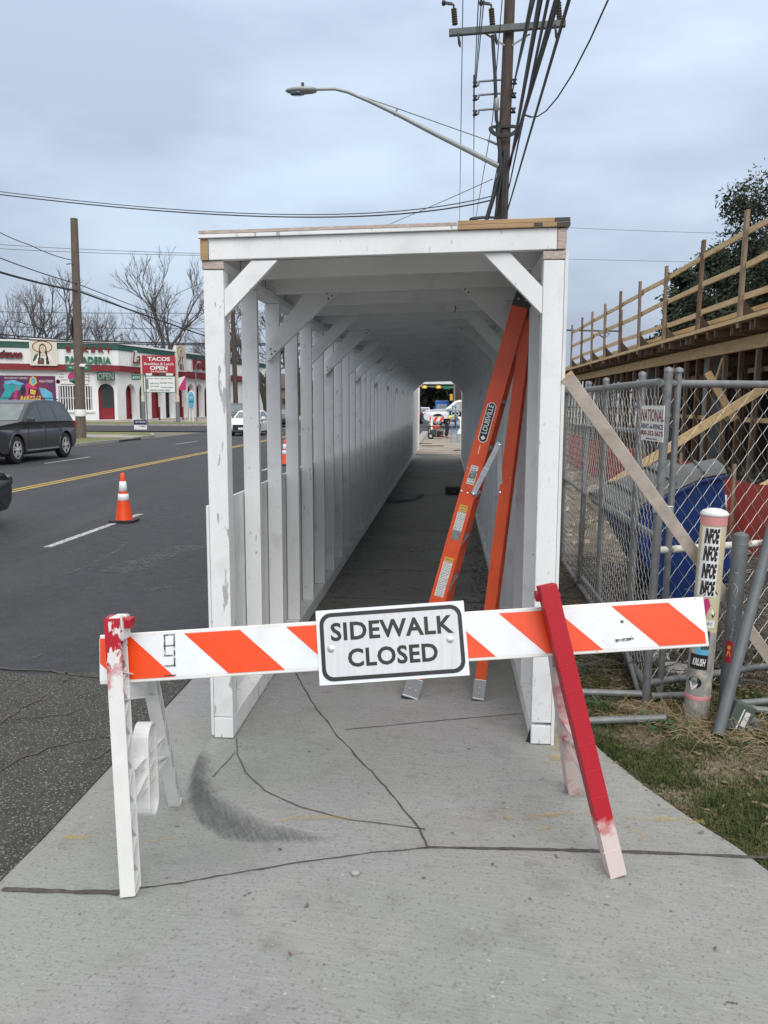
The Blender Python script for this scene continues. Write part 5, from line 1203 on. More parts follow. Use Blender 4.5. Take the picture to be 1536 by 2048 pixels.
def chain(name, label, a, b, posts, railz, rr=.021, group=None, sag=0, cell=.085):
    a = Vector((a[0], a[1], 0)); b = Vector((b[0], b[1], 0)); d = (b-a).normalized()
    root = empty(name, a, label, 'chain-link fence', group)
    for p, lean in posts:
        q = a+d*p; mb = MB(); t = q+Vector((lean, 0, FT+.04)); mb.tube([q+Vector((0, 0, -.02)), t], .024 if p != .10 else .019, 12); mb.lathe([(.026, 0), (.026, .02), (.0, .032)], t, 12); mb.build('fence_post', M['galv'], root)
    for z in railz:
        mb = MB(); n = max(2, int((b-a).length)); pts = [a.lerp(b, i/n)+Vector((0, 0, z+.012*noise.noise(Vector((i*.9, z, 1))))) for i in range(n+1)]; mb.tube(pts, rr, 10); mb.build('fence_rail', M['rusty_white'] if z == .88 else M['galv'], root)
    mb = MB(); fence_wires(mb, a+Vector((0, 0, 0)), b, .06, FT-.01, cell); mb.build('wire_mesh', M['galv_lt'], root, fix=False)
    return root
fa = chain('chain_link_fence', 'leaning chain-link fence running back along the right side of the tunnel', (1.19, 4.80), (1.32, 14.8), [(.55, .02), (1.72, .0), (2.75, .03), (4.0, -.02), (6.0, .0), (8.0, 0), (10.0, 0)], (FT-.01, .06), cell=.050)
mb = MB(); a = P(1112, 945, 9.6); b = P(1318, 1078, 4.85); mb.tube([a+Vector((0, 0, 0)), a.lerp(b, .5)+Vector((0, 0, -.012)), b], .021, 10); mb.build('fence_rail', M['galv'], fa)
mb = MB(); a = P(1150, 850, 8.3); b = P(1272, 862, 5.5); mb.tube([a, b], .016, 8); mb.build('fence_rail', M['galv'], fa)
mb = MB(); mb.tube([P(1165, 1155, 6.6), P(1235, 1245, 5.6), P(1282, 1398, 4.74)], .016, 8); mb.build('bottom_wire', M['galv'], fa)
fb = chain('chain_link_fence', 'chain-link gate panel at the right edge facing the viewer, hung on a thick post', (1.17, 4.72), (2.95, 5.55), [(0, .045), (.10, .02)], (FT-.02, .88, .10), cell=.052)
for z, m in ((1.10, 'alu'),):
    mb = MB(); q = Vector((1.17+.045*z/FT, 4.72, z)); mb.lathe([(.034, 0), (.034, .045)], q, 14); mb.bar(q+Vector((.03, -.02, .02)), q+Vector((.07, -.02, .02)), .02, .04, (0, 1, 0)); mb.build('hinge_clamp', M[m], fb, bevel=.002)
mb = MB()   # vertical stiffener and tie wires round the top rail
for i in range(5):
    p = Vector((1.17, 4.72, FT-.02)).lerp(Vector((2.95, 5.55, FT-.02)), .08+i*.2); mb.tube([p+Vector((.03*k, .01*k, .024*math.cos(k*1.6))) + Vector((0, .024*math.sin(k*1.6), 0)) for k in range(-2, 3)], .003, 4)
mb.build('tie_wire', M['galv'], fb)
# hire sign on the fence
q0 = P(1285, 810, 5.30); q1 = P(1318, 812, 4.98); hs = empty('fence_sign', ((q0.x+q1.x)/2, (q0.y+q1.y)/2, q0.z-.22), 'white fence hire sign with dark red and blue lettering wired to the fence', 'sign')
FF = Face(Vector((q0.x, q0.y, 0)), Vector((q1.x, q1.y, 0)))
FF.o = FF.o+FF.n*.09; u0, zt1 = FF.uv(1285, 811); u1, _ = FF.uv(1330, 812); zb1 = FF.uv(1290, 880)[1]
mb = MB(); mb.prism([FF.pt(u0, zb1), FF.pt(u1, zb1), FF.pt(u1, zt1), FF.pt(u0, zt1)], FF.n*.003); o = mb.build('sign_plate', M['sign_white'], hs)
hh = zt1-zb1
def fsl(t, v0, v1, m, wdf=.94, off=.03):
    mb = MB(); cc = FF.pt((u0+u1)/2, zb1+hh*(v0+v1)/2, .0035); uu = FF.u if (FF.u.cross(Z)).dot(FF.n) > 0 else -FF.u
    text_geo(mb, t, 1, cc, uu, Z, .0003, off=off); us = [(Vector(v)-cc).dot(uu) for v in mb.v]; zs = [v[2]-cc.z for v in mb.v]; fz = hh*(v1-v0)/(max(zs)-min(zs)); fx = (u1-u0)*wdf/(max(us)-min(us))
    mb = MB(); text_geo(mb, t, fz, cc, uu, Z, .0008, off=off*fz, sx=fx/fz); zs = [v[2]-cc.z for v in mb.v]; k = (max(zs)+min(zs))/2; mb.v = [(v[0], v[1], v[2]-k) for v in mb.v]; mb.build('lettering', M[m], o)
fsl('NATIONAL', .55, .90, 'bk_red', 1.0, .01); fsl('RENT-A-FENCE', .34, .48, 'navy', .98, .02); fsl('800-352-5675', .15, .29, 'bk_red', .98, .02); fsl('fence hire', .04, .09, 'navy', .5)
# fence feet: pipes lying on the grass
for a, b, lab in (((1158, 1384), (1292, 1388), 'grey pipe fence foot lying in the grass behind the barricade, the upper one'), ((1172, 1442), (1330, 1436), 'grey pipe fence foot lying in the grass, the lower one nearer the concrete'), ((1302, 1392), (1382, 1390), 'short grey pipe between the gate post and the stickered tube'), ((1468, 1408), (1560, 1400), 'grey pipe end lying right of the leaning pipe'), ((1500, 1418), (1570, 1424), 'second pipe end lying at the right picture edge')):
    p, q = G(a[0], a[1], .03), G(b[0], b[1], .03); mb = MB(); mb.tube([p, q], .021, 10); own(tag(mb.build('steel_pipe', M['galv']), lab, 'pipe', 'steel pipes lying on the grass'), (p+q)/2-Vector((0, 0, .03)))
# long board leaning from the tunnel down past the gate
p, q = P(1133, 752, 4.02), P(1560, 1345, 4.95); mb = MB(); mb.bar(p, q, .038, .064, (.2, 1, 0)); o = mb.build('board', M['lumber_tan'], bevel=.002)
own(tag(o, 'long weathered board nailed to the tunnel corner and slanting down right across the fence', 'board'), q)
mb = MB(); mb.bar(p+(p-q).normalized()*.0005, p-(p-q).normalized()*.002, .0385, .0645, (.2, 1, 0)); mb.build('end_grain', M['barewood'], o)

# ================================================================== MARKER TUBE, BOLLARD, LEANING PIPE, BOX
b0 = G(1391, 1440); t0 = P(1430, 1020, 4.40); ax = (t0-b0); TL = ax.length; ax.normalize(); mt = empty('marker_post', b0, 'cream plastic marker tube covered in stickers with a domed cap and pink band', 'marker post')
mb = MB(); mb.tube([b0-ax*.03, b0+ax*TL*.44], .066, 24); mb.build('lower_tube', M['tube_grey'], mt)
mb = MB(); mb.tube([b0+ax*TL*.44, b0+ax*TL*.955], .0655, 24); mb.build('upper_tube', M['cream_tube'], mt)
mb = MB(); mb.lathe([(.0675, 0), (.0675, .045)], b0+ax*TL*.935, 24, axis=ax); mb.build('pink_band', M['pink'], mt)
mb = MB(); mb.lathe([(.0665, .0), (.070, .004), (.072, .012), (.060, .026), (.035, .036), (0, .040)], b0+ax*(TL*.935+.046), 24, axis=ax); mb.build('cap', M['sign_white'], mt)
mb = MB(); mb.lathe([(.068, 0), (.069, .016), (.068, .022)], b0+ax*TL*.115, 24, axis=ax); mb.build('pink_band', M['pink'], mt)
toC = (CC-b0); toC = (toC-ax*toC.dot(ax)).normalized(); sid = ax.cross(toC).normalized()   # to the right in view?
if sid.dot(_R) < 0: sid = -sid
def onT(a, h, r=.0675): return b0+ax*h+(toC*math.cos(a)+sid*math.sin(a))*r
def tsticker(a0, a1, h0, h1, m, nm='sticker', r=.0672):
    mb = MB(); n = 8; A = [onT(a0+(a1-a0)*i/n, h0, r) for i in range(n+1)]; B = [onT(a0+(a1-a0)*i/n, h1, r) for i in range(n+1)]; mb.add(A+B, [(i, i+1, n+2+i, n+1+i) for i in range(n)], 0, True); return mb.build(nm, M[m], mt)
def ttext(txt, ac, h, size, m, wide, r=.0684, rot=0, off=.0, tall=1):
    mb = MB(); text_geo(mb, txt, 1, (0, 0, 0), (1, 0, 0), (0, 1, 0), 0, off=off); xs_ = [v[0] for v in mb.v]; ys_ = [v[1] for v in mb.v]; xm, ym = (max(xs_)+min(xs_))/2, (max(ys_)+min(ys_))/2; fx = wide/(max(xs_)-min(xs_)); fy = size/(max(ys_)-min(ys_))
    mb.v = [tuple(onT(ac+((v[0]-xm)*fx)/r+(.10*(v[1]-ym)), h+(v[1]-ym)*fy, r)) for v in mb.v]; return mb.build('lettering', M[m], mt)
for i in range(4):
    hc = TL*(.888-i*.080); tsticker(-.85, .62, hc-TL*.040, hc+TL*.040, 'sign_white')
    ttext('INFOE', -.02, hc+TL*.000, TL*.070, 'blackpaint', .072, off=.055)
tsticker(-.4, .8, TL*.465, TL*.50, 'sign_white'); ttext('JOHN H', .2, TL*.482, TL*.025, 'blackpaint', .05)
mb = MB()
for s_ in (1, -1):
    p = [onT(.22+s_*a_, TL*.575+b_*s_*s_, .0690) for a_, b_ in ((-.62, .055), (-.42, .075), (.55, -.05), (.38, -.075))]; mb.poly(p)
mb.build('cross_outline', M['blackpaint'], mt)
mb = MB()
for s_ in (1, -1):
    p = [onT(.22+s_*a_, TL*.575+b_, .0698) for a_, b_ in ((-.54, .050), (-.42, .062), (.47, -.045), (.38, -.060))]; mb.poly(p)
mb.build('cross_sticker', M['sign_white'], mt)
mb = MB(); mb.poly([onT(a_+.1, TL*.57+b_, .0703) for a_, b_ in ((-.3, .03), (0, .04), (.22, .0), (.05, -.03), (-.1, -.07), (-.2, -.03))]); mb.build('heart_sticker', M['magenta'], mt)
tsticker(-.5, .45, TL*.22+.13, TL*.22+.175, 'sky_print', r=.0675); tsticker(-.9, .5, TL*.265, TL*.335, 'blackpaint', r=.0680); ttext('KRUSH', -.15, TL*.30, TL*.035, 'sign_white', .065, off=.03)
tsticker(-.1, .5, TL*.36, TL*.45, 'dkgrey', r=.0675)
# oval sticker with a green leaf
mb = MB(); k = [onT(-.35+.55*math.cos(2*math.pi*i/18), TL*.20+.032*math.sin(2*math.pi*i/18), .0672) for i in range(18)]; mb.poly(k); mb.build('oval_sticker', M['blackpaint'], mt)
mb = MB(); mb.poly([onT(-.35+a_, TL*.20+b_, .0679) for a_, b_ in ((-.45, .0), (.3, -.005), (.1, -.03), (-.2, -.045))]); mb.build('torn_patch', M['sign_white'], mt)
mb = MB()
for a_ in (-.4, -.2, 0, .2, .4): mb.poly([onT(-.35+a_*.3-.03, TL*.20, .0681), onT(-.35+a_*.3+.03, TL*.20, .0681), onT(-.35+a_, TL*.20+.025, .0681)])
mb.build('leaf_print', M['sign_green'], mt)
# grey bollard
c0 = G(1450, 1432); c1 = P(1482, 1072, 4.62); bl_ = empty('bollard', c0, 'dark grey steel bollard with chalk scrawl and a small red sticker', 'bollard'); ax2 = (c1-c0); BL = ax2.length; ax2.normalize()
mb = MB(); mb.tube([c0-ax2*.02, c1], .042, 20); mb.lathe([(.042, 0), (.036, .014), (0, .024)], c1, 20, axis=ax2); mb.build('pipe', M['bollard'], bl_)
mb = MB(); mb.lathe([(.0435, 0), (.044, .004), (.0435, .008)], c1-ax2*.05, 20, axis=ax2); mb.build('weld_ring', M['galv'], bl_)
t2 = (CC-c0); t2 = (t2-ax2*t2.dot(ax2)).normalized(); s2 = ax2.cross(t2).normalized(); s2 = s2 if s2.dot(_R) > 0 else -s2
def onB(a, h, r=.0425): return c0+ax2*h+(t2*math.cos(a)+s2*math.sin(a))*r
mb = MB(); n = 6
mb.add([onB(-.75+1.0*i/n, BL*.30) for i in range(n+1)]+[onB(-.75+1.0*i/n, BL*.42) for i in range(n+1)], [(i, i+1, n+2+i, n+1+i) for i in range(n)]); mb.build('red_sticker', M['sign_red'], bl_)
mb = MB(); mb.poly([onB(-.25+.22*math.cos(a), BL*.385+.012*math.sin(a), .0432) for a in [R(30*i) for i in range(12)]]); mb.poly([onB(-.50, BL*.335, .0432), onB(-.0, BL*.335, .0432), onB(-.1, BL*.365, .0432), onB(-.4, BL*.365, .0432)]); mb.build('sticker_figure', M['yellowp'], bl_)
M['chalk'] = mat('chalk_scrawl', (.45, .46, .47), .9)
mb = MB()
st = [[(-.3, .80), (-.1, .79), (.1, .80)], [(-.35, .74), (.1, .72), (.15, .69), (-.1, .66), (-.3, .69), (0, .72)], [(-.3, .62), (.1, .61), (0, .58), (-.35, .59), (.1, .56), (.2, .54), (-.2, .53), (.1, .51)], [(-.2, .49), (.2, .48)], [(0, .51), (0, .46)], [(-.3, .44), (.05, .45)], [(-.15, .46), (-.1, .425)]]
for s_ in st: mb.tube([onB(a, BL*h, .0428) for a, h in s_], .0016, 4)
mb.build('chalk_mark', M['chalk'], bl_)
# leaning pipe with its box
p, q = G(1436, 1470, .01), P(1556, 1010, 4.62); mb = MB(); mb.tube([p, q], .030, 14); o = mb.build('steel_pipe', M['galv']); o.data.materials[0] = M['bollard']; own(tag(o, 'bare grey pipe leaning right against the fence in front of the bollard', 'pipe'), p)
c = G(1464, 1462, .0); eb = empty('junction_box', c, 'small grey-green utility box tipped over at the foot of the leaning pipe', 'utility box', rz=.25)
mb = MB(); mb.box((-.062, -.045, 0), (.062, .045, .155)); o = mb.build('housing', M['box_green'], eb, world=False, bevel=.006); o.rotation_euler = (0, R(24), 0); o.location = (-.01, 0, .012)
mb = MB(); mb.box((-.012, -.0465, .02), (-.004, -.0455, .13)); mb.box((.006, -.0465, .04), (.036, -.0455, .12)); lb_ = mb.build('label', M['label'], o, world=False)
mb = MB(); mb.box((.07, -.03, .01), (.145, .03, .018)); mb.box((.07, -.03, .05), (.145, .03, .058)); mb.box((.07, .026, .01), (.145, .03, .058)); mb.build('bracket', M['galv'], eb, world=False)

# ================================================================== WHEELED BINS
def wheelie(loc, rz, label, body='bin_blue', tilt=0):
    r = empty('wheeled_bin', loc, label, 'wheeled bin', 'wheeled bins behind the fence', rz); r.rotation_euler[0] = tilt
    mb = MB(); b = [(-.23, -.25), (.23, -.25), (.21, .22), (-.21, .22)]; t = [(-.31, -.36), (.31, -.36), (.30, .34), (-.30, .34)]
    v = [(x, y, .03) for x, y in b]+[(x, y, 1.02) for x, y in t]; mb.add(v, [(3, 2, 1, 0), (4, 5, 6, 7), (0, 1, 5, 4), (1, 2, 6, 5), (2, 3, 7, 6), (3, 0, 4, 7)]); mb.build('tub', M[body], r, world=False, bevel=.03, seg=3)
    mb = MB(); mb.box((-.335, -.385, .965), (.335, .36, 1.01)); mb.build('rim', M[body], r, world=False, bevel=.015)
    mb = MB(); mb.prism([(-.33, -.40, 1.01), (-.33, .36, 1.01), (-.33, .36, 1.06), (-.33, .10, 1.115), (-.33, -.30, 1.08), (-.33, -.40, 1.03)], (.66, 0, 0)); l_ = mb.build('lid', M['bin_grey'], r, world=False, bevel=.025, seg=3)
    for x in (-.15, .15): mb = MB(); mb.tube([(x, -.38, 1.06), (x, -.2, 1.105), (x, .1, 1.125), (x, .33, 1.075)], .014, 6); mb.build('lid_ridge', M['bin_grey'], l_, world=False)
    mb = MB(); mb.tube([(-.27, .36, .98), (-.27, .46, 1.0), (.27, .46, 1.0), (.27, .36, .98)], .016, 8); mb.build('handle', M['bin_grey'], r, world=False)
    for s_ in (1, -1): mb = MB(); mb.lathe([(.02, -.03), (.13, -.03), (.14, -.02), (.14, .02), (.13, .03), (.02, .03)], (s_*.27, .26, .14), 18, axis=(1, 0, 0)); mb.build('wheel', M['black'], r, world=False)
    return r
w1_ = wheelie((2.36, 7.65, .06), -.15, 'blue wheeled bin with a grey lid standing upright behind the gate panel')
w1_.rotation_euler[1] = R(-13); w2_ = copy_tree(w1_); w2_.location = (1.98, 6.95, .10); w2_.rotation_euler = (R(4), R(-24), .12); w2_['label'] = 'blue wheeled bin tipped over to the left with its dark lid towards the tunnel'

# ================================================================== RED BARRIER SHEET, RUBBLE, BRUSH
rb_ = empty('red_barrier', (3.5, 9, 0), 'red plastic construction barrier sheet strung along the site behind the bins', 'barrier sheet'); mb = MB(); vs = []; n = 160
for i in range(n+1):
    y = 7.5+i*.13; x = 3.5+.05*math.sin(y*2.1)+.05*noise.noise(Vector((y, 0, 0)))
    for k in range(7): vs.append((x+.03*noise.noise(Vector((y*2, k*.6, 1))), y, -.02+(.86+.05*math.sin(y*1.7))*k/6))
mb.add(vs, [(i*7+k, (i+1)*7+k, (i+1)*7+k+1, i*7+k+1) for i in range(n) for k in range(6)], 0, True); mb.build('sheet', M['red_fabric'], rb_)
for i in range(9): y = 7.9+i*2.3; mb = MB(); mb.box((3.44, y, -.02), (3.475, y+.035, 1.0)); mb.build('stake', M['lumber_grey'], rb_)
mb = MB(); q = P(1448, 1000, 8.6); mb.tube([(q.x, 8.6, 0), (q.x, 8.6, q.z+.05)], .028, 10); own(tag(mb.build('white_pipe_stub', M['sign_white']), 'short white pipe stub standing before the red barrier sheet', 'pipe stub'), (q.x, 8.6, 0))
def rock_bm(mb, c, s, seed, m=0, flat=.7):
    bm = bmesh.new(); bmesh.ops.create_icosphere(bm, subdivisions=2, radius=1)
    vs = [Vector(c)+Vector((v.co.x*s, v.co.y*s, v.co.z*s*flat))*(1+.45*noise.noise(v.co*1.6+Vector((seed, 0, 0)))) for v in bm.verts]; fs = [[v.index for v in f.verts] for f in bm.faces]; bm.free(); mb.add(vs, fs, m)
for i, (px, py, Y, s_, lab) in enumerate([(1345, 1350, 5.2, .075, 'white broken concrete lump beside the foot of the gate post'), (1372, 1362, 5.25, .06, 'white broken concrete lump left of the stickered tube'), (1322, 1345, 5.4, .065, 'pale grey stone nearest the gate post foot'), (1300, 1340, 5.6, .08, 'low pale stone behind the gate post'), (1330, 1300, 5.7, .09, 'rounded stone above the broken concrete lumps')]):
    p = P(px, py, Y); mb = MB(); rock_bm(mb, (p.x, p.y, s_*.45), s_, i*3.3); own(tag(mb.build('stone', M['rock'], fix=False), lab, 'stone', 'broken stones at the fence foot'), (p.x, p.y, 0))
p = G(1345, 1185, .14); mb = MB(); mb.tube([p+Vector((-.28, .35, -.02)), p+Vector((.18, -.06, .02))], [.13, .12], 14); lg = own(tag(mb.build('log', M['bark']), 'pale cut log lying on the brush behind the gate panel', 'log'), (p.x, p.y, 0)); lg.data.materials[0] = M['lumber_tan']
mb = MB(); e_ = p+Vector((.18, -.06, .02)); mb.lathe([(.118, 0), (.118, .004), (0, .004)], e_, 14, axis=(.46, -.41, .04), smooth=False); mb.build('cut_face', M['log'], lg)
# brush, leaf litter: many twigs and leaves
random.seed(21)
def twigs(mb, n, fx, fy, zmax, r=(.002, .005), l=(.1, .4)):
    for _ in range(n):
        x, y = fx(), fy(); z = random.uniform(0, zmax); a = random.uniform(0, 6.28); e = random.uniform(-.5, .5); L_ = random.uniform(*l); d = Vector((math.cos(a)*math.cos(e), math.sin(a)*math.cos(e), math.sin(e)*.7))
        p = Vector((x, y, z)); mb.tube([p, p+d*L_*.5+Vector((0, 0, random.uniform(-.02, .03))), p+d*L_], random.uniform(*r), 3, cap=False, smooth=False)
mb = MB(); twigs(mb, 2600, lambda: random.uniform(1.3, 4.4), lambda: random.uniform(4.9, 8.6), .22)
twigs(mb, 500, lambda: random.uniform(.7, 1.5), lambda: random.uniform(5.0, 9), .07)
tag(mb.build('brush_pile', M['twig'], fix=False), 'tangle of dead twigs and brush on the ground behind the chain-link fence', 'brush', kind='stuff')
M['leaflit'] = mat('dead_leaves', (.085, .055, .030), .95, c2=(.21, .16, .10), thr=(.35, .65), scale=9)
mb = MB()
for _ in range(11000):
    x = random.uniform(.68, 4.6); y = random.uniform(4.75, 9.5)
    rr0_ = random.random()
    if rr0_ < .25: x = random.uniform(.62, 1.2); y = random.uniform(4.4, 9)
    elif rr0_ < .34: x = random.uniform(.8, 2.6); y = random.uniform(2.8, 5)
    if x < GRE(y)-.03: continue
    leaf(mb, x, y, soilz(x, y)+random.uniform(0, .05 if x > 1.3 else .01), random.uniform(.010, .030))
tag(mb.build('leaf_litter', M['leaflit'], fix=False), 'brown dead leaves covering the ground along the fence', 'leaf litter', kind='stuff')
M['rubble'] = mat('rubble_chips', (.38, .34, .28), .95, var=.3, scale=12)
mb = MB()
for _ in range(2600):
    x = random.uniform(1.5, 9); y = random.uniform(7.5, 26); s_ = random.uniform(.02, .07)*(.6+y/20); 
    pts = [Vector((random.gauss(0, 1), random.gauss(0, 1), random.gauss(0, .6))).normalized()*s_ for _ in range(5)]; c = Vector((x, y, .01)); pts = [c+q for q in pts]
    mb.add(pts, [(0, 1, 2), (0, 2, 3), (0, 3, 4), (1, 2, 4), (2, 3, 4), (0, 1, 4), (1, 3, 4)])
tag(mb.build('rubble', M['rubble'], fix=False), 'scattered pale rubble chips over the building site ground', 'rubble', kind='stuff')

# grass on the verge: blades in clumps, straw, weeds
random.seed(5)
def blades(n, pred, hmin, hmax, wd, name, m, label, cat='grass'):
    mb = MB(); k = 0; tries = 0
    while k < n and tries < n*12:
        tries += 1; x, y = random.uniform(.58, 2.7), random.uniform(2.3, 6.2)
        if x < GRE(y)+random.uniform(-.015, .03): continue
        f = pred(x, y)
        if random.random() > f: continue
        k += 1; z = soilz(x, y)-.004; h = random.uniform(hmin, hmax)*(.5+f*.6); a = random.uniform(0, 6.28); b = random.uniform(.2, 1.1); dx, dy = math.cos(a), math.sin(a)
        w_ = wd*random.uniform(.6, 1.3); q = Vector((-dy, dx, 0))*w_; p0 = Vector((x, y, z)); p1 = p0+Vector((dx*b*h*.4, dy*b*h*.4, h*.6)); p2 = p0+Vector((dx*b*h, dy*b*h, h*(.95-.3*b)))
        mb.add([p0-q, p0+q, p1+q*.8, p1-q*.8, p2], [(0, 1, 2, 3), (3, 2, 4)])
    return tag(mb.build(name, M[m], fix=False), label, cat, kind='stuff')
def gn(x, y, s, o): return noise.noise(Vector((x*s, y*s, o)))
M['grass'] = mat('verge_grass', (.035, .058, .016), .8, c2=(.105, .115, .042), thr=(.3, .7), scale=7, spec=.2)
M['grass_dry'] = mat('dry_grass', (.15, .12, .06), .9, c2=(.26, .21, .11), thr=(.3, .7), scale=9)
M['weed'] = mat('dark_weeds', (.02, .07, .02), .7, c2=(.045, .11, .035), thr=(.3, .7), scale=9)
blades(105000, lambda x, y: max(.12, min(1, .62+1.5*gn(x, y, 2.2, 4)+.6*gn(x, y, 8, 9))), .014, .046, .0021, 'grass', 'grass', 'patchy short green grass on the verge to the right of the concrete')
blades(42000, lambda x, y: max(.2, min(1, .5-1.2*gn(x, y, 2.2, 4))), .008, .03, .0016, 'dry_grass', 'grass_dry', 'dry straw-coloured grass between the green patches', 'dry grass')
mb = MB()
for cx, cy, n_, sp_ in ((b0.x, b0.y, 340, .11), (p.x*0+1.43, 4.2, 120, .12), (b0.x-.15, b0.y+.05, 120, .12), (1.62, 4.25, 90, .12)):
    for _ in range(n_):
        a = random.uniform(0, 6.28); r_ = abs(random.gauss(0, sp_))+.055; x, y = cx+math.cos(a)*r_, cy+math.sin(a)*r_; L_ = random.uniform(.05, .17); d = Vector((random.gauss(0, 1), random.gauss(0, 1), abs(random.gauss(0, .5)))).normalized()
        q = Vector((x, y, soilz(x, y)+.004)); mb.tube([q, q+d*L_*.5+Vector((0, 0, .012)), q+d*L_+Vector((0, 0, -.01))], .0016, 3, cap=False, smooth=False)
tag(mb.build('straw', M['straw'], fix=False), 'loose dry straw piled round the foot of the marker tube', 'straw', kind='stuff')
mb = MB()
for cx, cy, n_ in ((1.17, 4.33, 160), (1.72, 4.05, 120), (1.95, 4.5, 200), (1.62, 3.75, 90), (.86, 4.65, 60), (2.1, 3.9, 120)):
    for _ in range(n_):
        x, y = random.gauss(cx, .07), random.gauss(cy, .06); z = soilz(x, y)+random.uniform(0, .05); s_ = random.uniform(.008, .020); a = random.uniform(0, 6.28); t = random.uniform(-.6, .6)
        u_ = Vector((math.cos(a), math.sin(a), t)).normalized()*s_; v_ = Vector((-math.sin(a), math.cos(a), .3)).normalized()*s_*.6; q = Vector((x, y, z)); mb.poly([q-u_, q+v_, q+u_, q-v_])
tag(mb.build('weeds', M['weed'], fix=False), 'dark green leafy weeds in clumps by the marker tube and gate', 'weeds', kind='stuff')

# ================================================================== BUILDING UNDER CONSTRUCTION
XD, ZD = 5.0, 3.13
fs_ = empty('formwork_deck', (XD, 12, 0), 'timber formwork deck on shores with a lumber guard rail, building under construction on the right', 'formwork')
Y1, Y2 = 9.5, 46.0
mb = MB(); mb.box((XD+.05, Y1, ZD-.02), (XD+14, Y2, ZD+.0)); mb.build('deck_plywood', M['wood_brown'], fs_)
mb = MB(); y = Y1
while y < Y2: mb.box((XD-.02, y, ZD+.003), (XD+.20, min(y+3.6, Y2)-.02, ZD+.075)); y += 3.6
mb.build('edge_board', M['lumber'], fs_)
mb = MB(); mb.box((XD+.34, Y1, ZD+.20), (XD+.38, Y2, ZD+.29)); mb.build('toe_board', M['lumber'], fs_)
random.seed(31); y = Y1+.2; nj = 0
while y < Y2 and nj < 95:
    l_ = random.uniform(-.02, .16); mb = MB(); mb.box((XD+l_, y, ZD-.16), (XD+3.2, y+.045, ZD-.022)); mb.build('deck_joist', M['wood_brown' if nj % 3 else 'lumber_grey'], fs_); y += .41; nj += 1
for x in (XD+.55, XD+2.6):
    mb = MB(); mb.box((x, Y1, ZD-.40), (x+.09, Y2, ZD-.165)); mb.build('stringer', M['lumber'] if x < XD+1 else M['wood_brown'], fs_)
k = 0; y = 11.05
GPX = [1536, 1443, 1366, 1305, 1259, 1224, 1195, 1171, 1151, 1132]
for gx in [1680]+GPX:
    y = XD*1649/(gx-895)*1.0; z1 = 4.95+random.uniform(-.06, .05); mb = MB(); lean = random.uniform(-.04, .05)
    mb.bar((XD+.02+lean*.2, y, ZD-.1), (XD+.02+lean, y+random.uniform(-.06, .06), z1), .13, .06, (0, 1, 0)); mb.build('guard_post', M['lumber_grey'] if k % 3 else M['wood_brown'], fs_, bevel=.004)
    mb = MB(); mb.prism([(XD+.06, y+.03, ZD+.045), (XD+.42, y+.03, ZD+.045), (XD+.06, y+.03, ZD+.42)], (0, .02, 0)); mb.build('post_gusset', M['wood_dark'], fs_); k += 1
ys_l = [XD*1649/(g-895) for g in [1800, 1680]+GPX]
for z in (4.63, 4.09, 3.56):
    for a, b in zip(ys_l[:-1], ys_l[1:]):
        mb = MB(); j0, j1 = random.uniform(-.03, .03), random.uniform(-.03, .03); mb.bar((XD+.075, a-.08, z+j0), (XD+.078, b+.08, z+j1), .038, .10, (1, 0, 0)); mb.build('guard_rail', M['lumber'], fs_)
# shores and the dark interior
k = 0; y = 10.2
while y < 44:
    for x in (XD+.62, XD+2.65):
        mb = MB(); mb.bar((x+random.uniform(-.03, .03), y+random.uniform(-.1, .1), -.02), (x+.02, y, ZD-.41), .085, .085, (0, 1, 0)); mb.build('shore', M['lumber_grey'] if random.random() < .6 else M['wood_brown'], fs_)
    y += .92
for i in range(9):
    y = 11+i*3.7; mb = MB(); a = random.choice((-1, 1)); mb.bar((XD+.70, y-a*.5, ZD-.45), (XD+.72, y+a*.45, 1.7+random.uniform(-.3, .3)), .035, .09, (1, 0, 0)); mb.build('diagonal_brace', M['lumber'], fs_)
for z in (1.45, 2.35):
    for a in (10, 17.5, 26): mb = MB(); mb.bar((XD+.74, a, z+random.uniform(-.05, .05)), (XD+.74, a+6.5, z+random.uniform(-.05, .05)), .038, .09, (1, 0, 0)); mb.build('waler', M['lumber'] if z < 2 else M['wood_brown'], fs_)
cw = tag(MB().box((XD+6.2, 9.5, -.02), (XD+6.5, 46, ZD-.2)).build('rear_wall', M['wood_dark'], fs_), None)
for y in (10.6, 14.6, 19.5, 25.5, 33):
    mb = MB(); mb.box((XD+.9, y, -.02), (XD+1.25, y+.35, ZD-.17)); own(tag(mb.build('concrete_column', M['conc_col'], bevel=.01), {10.6: 'nearest grey concrete column under the formwork deck, at the picture edge', 14.6: 'grey concrete column behind the long diagonal boards', 19.5: 'third grey concrete column under the deck, behind the bins', 25.5: 'fourth grey concrete column back under the deck', 33: 'furthest grey concrete column under the formwork deck'}[y], 'column', 'concrete columns under the formwork deck'), (XD+1.07, y+.17, 0))
for a, b, Y, lab in (((1195, 985), (1560, 756), 13.2, 'long pale plank propping the formwork, rising to the right behind the gate'), ((1450, 1022), (1620, 922), 10.5, 'lower pale plank propping the formwork beside the red barrier'), ((1415, 745), (1470, 840), 15.5, 'short pale diagonal plank high between the shores')):
    p, q = P(a[0], a[1], Y), P(b[0], b[1], Y); mb = MB(); mb.bar(p, q, .04, .13, (0, 1, 0)); o = mb.build('plank', M['lumber'], bevel=.002); own(tag(o, lab, 'plank', 'pale planks propping the formwork'), p)
fr_ = empty('pipe_gantry', (P(1225, 700, 60).x, 60, 0), 'thin dark pipe gantry standing far behind the left end of the guard rail', 'gantry')
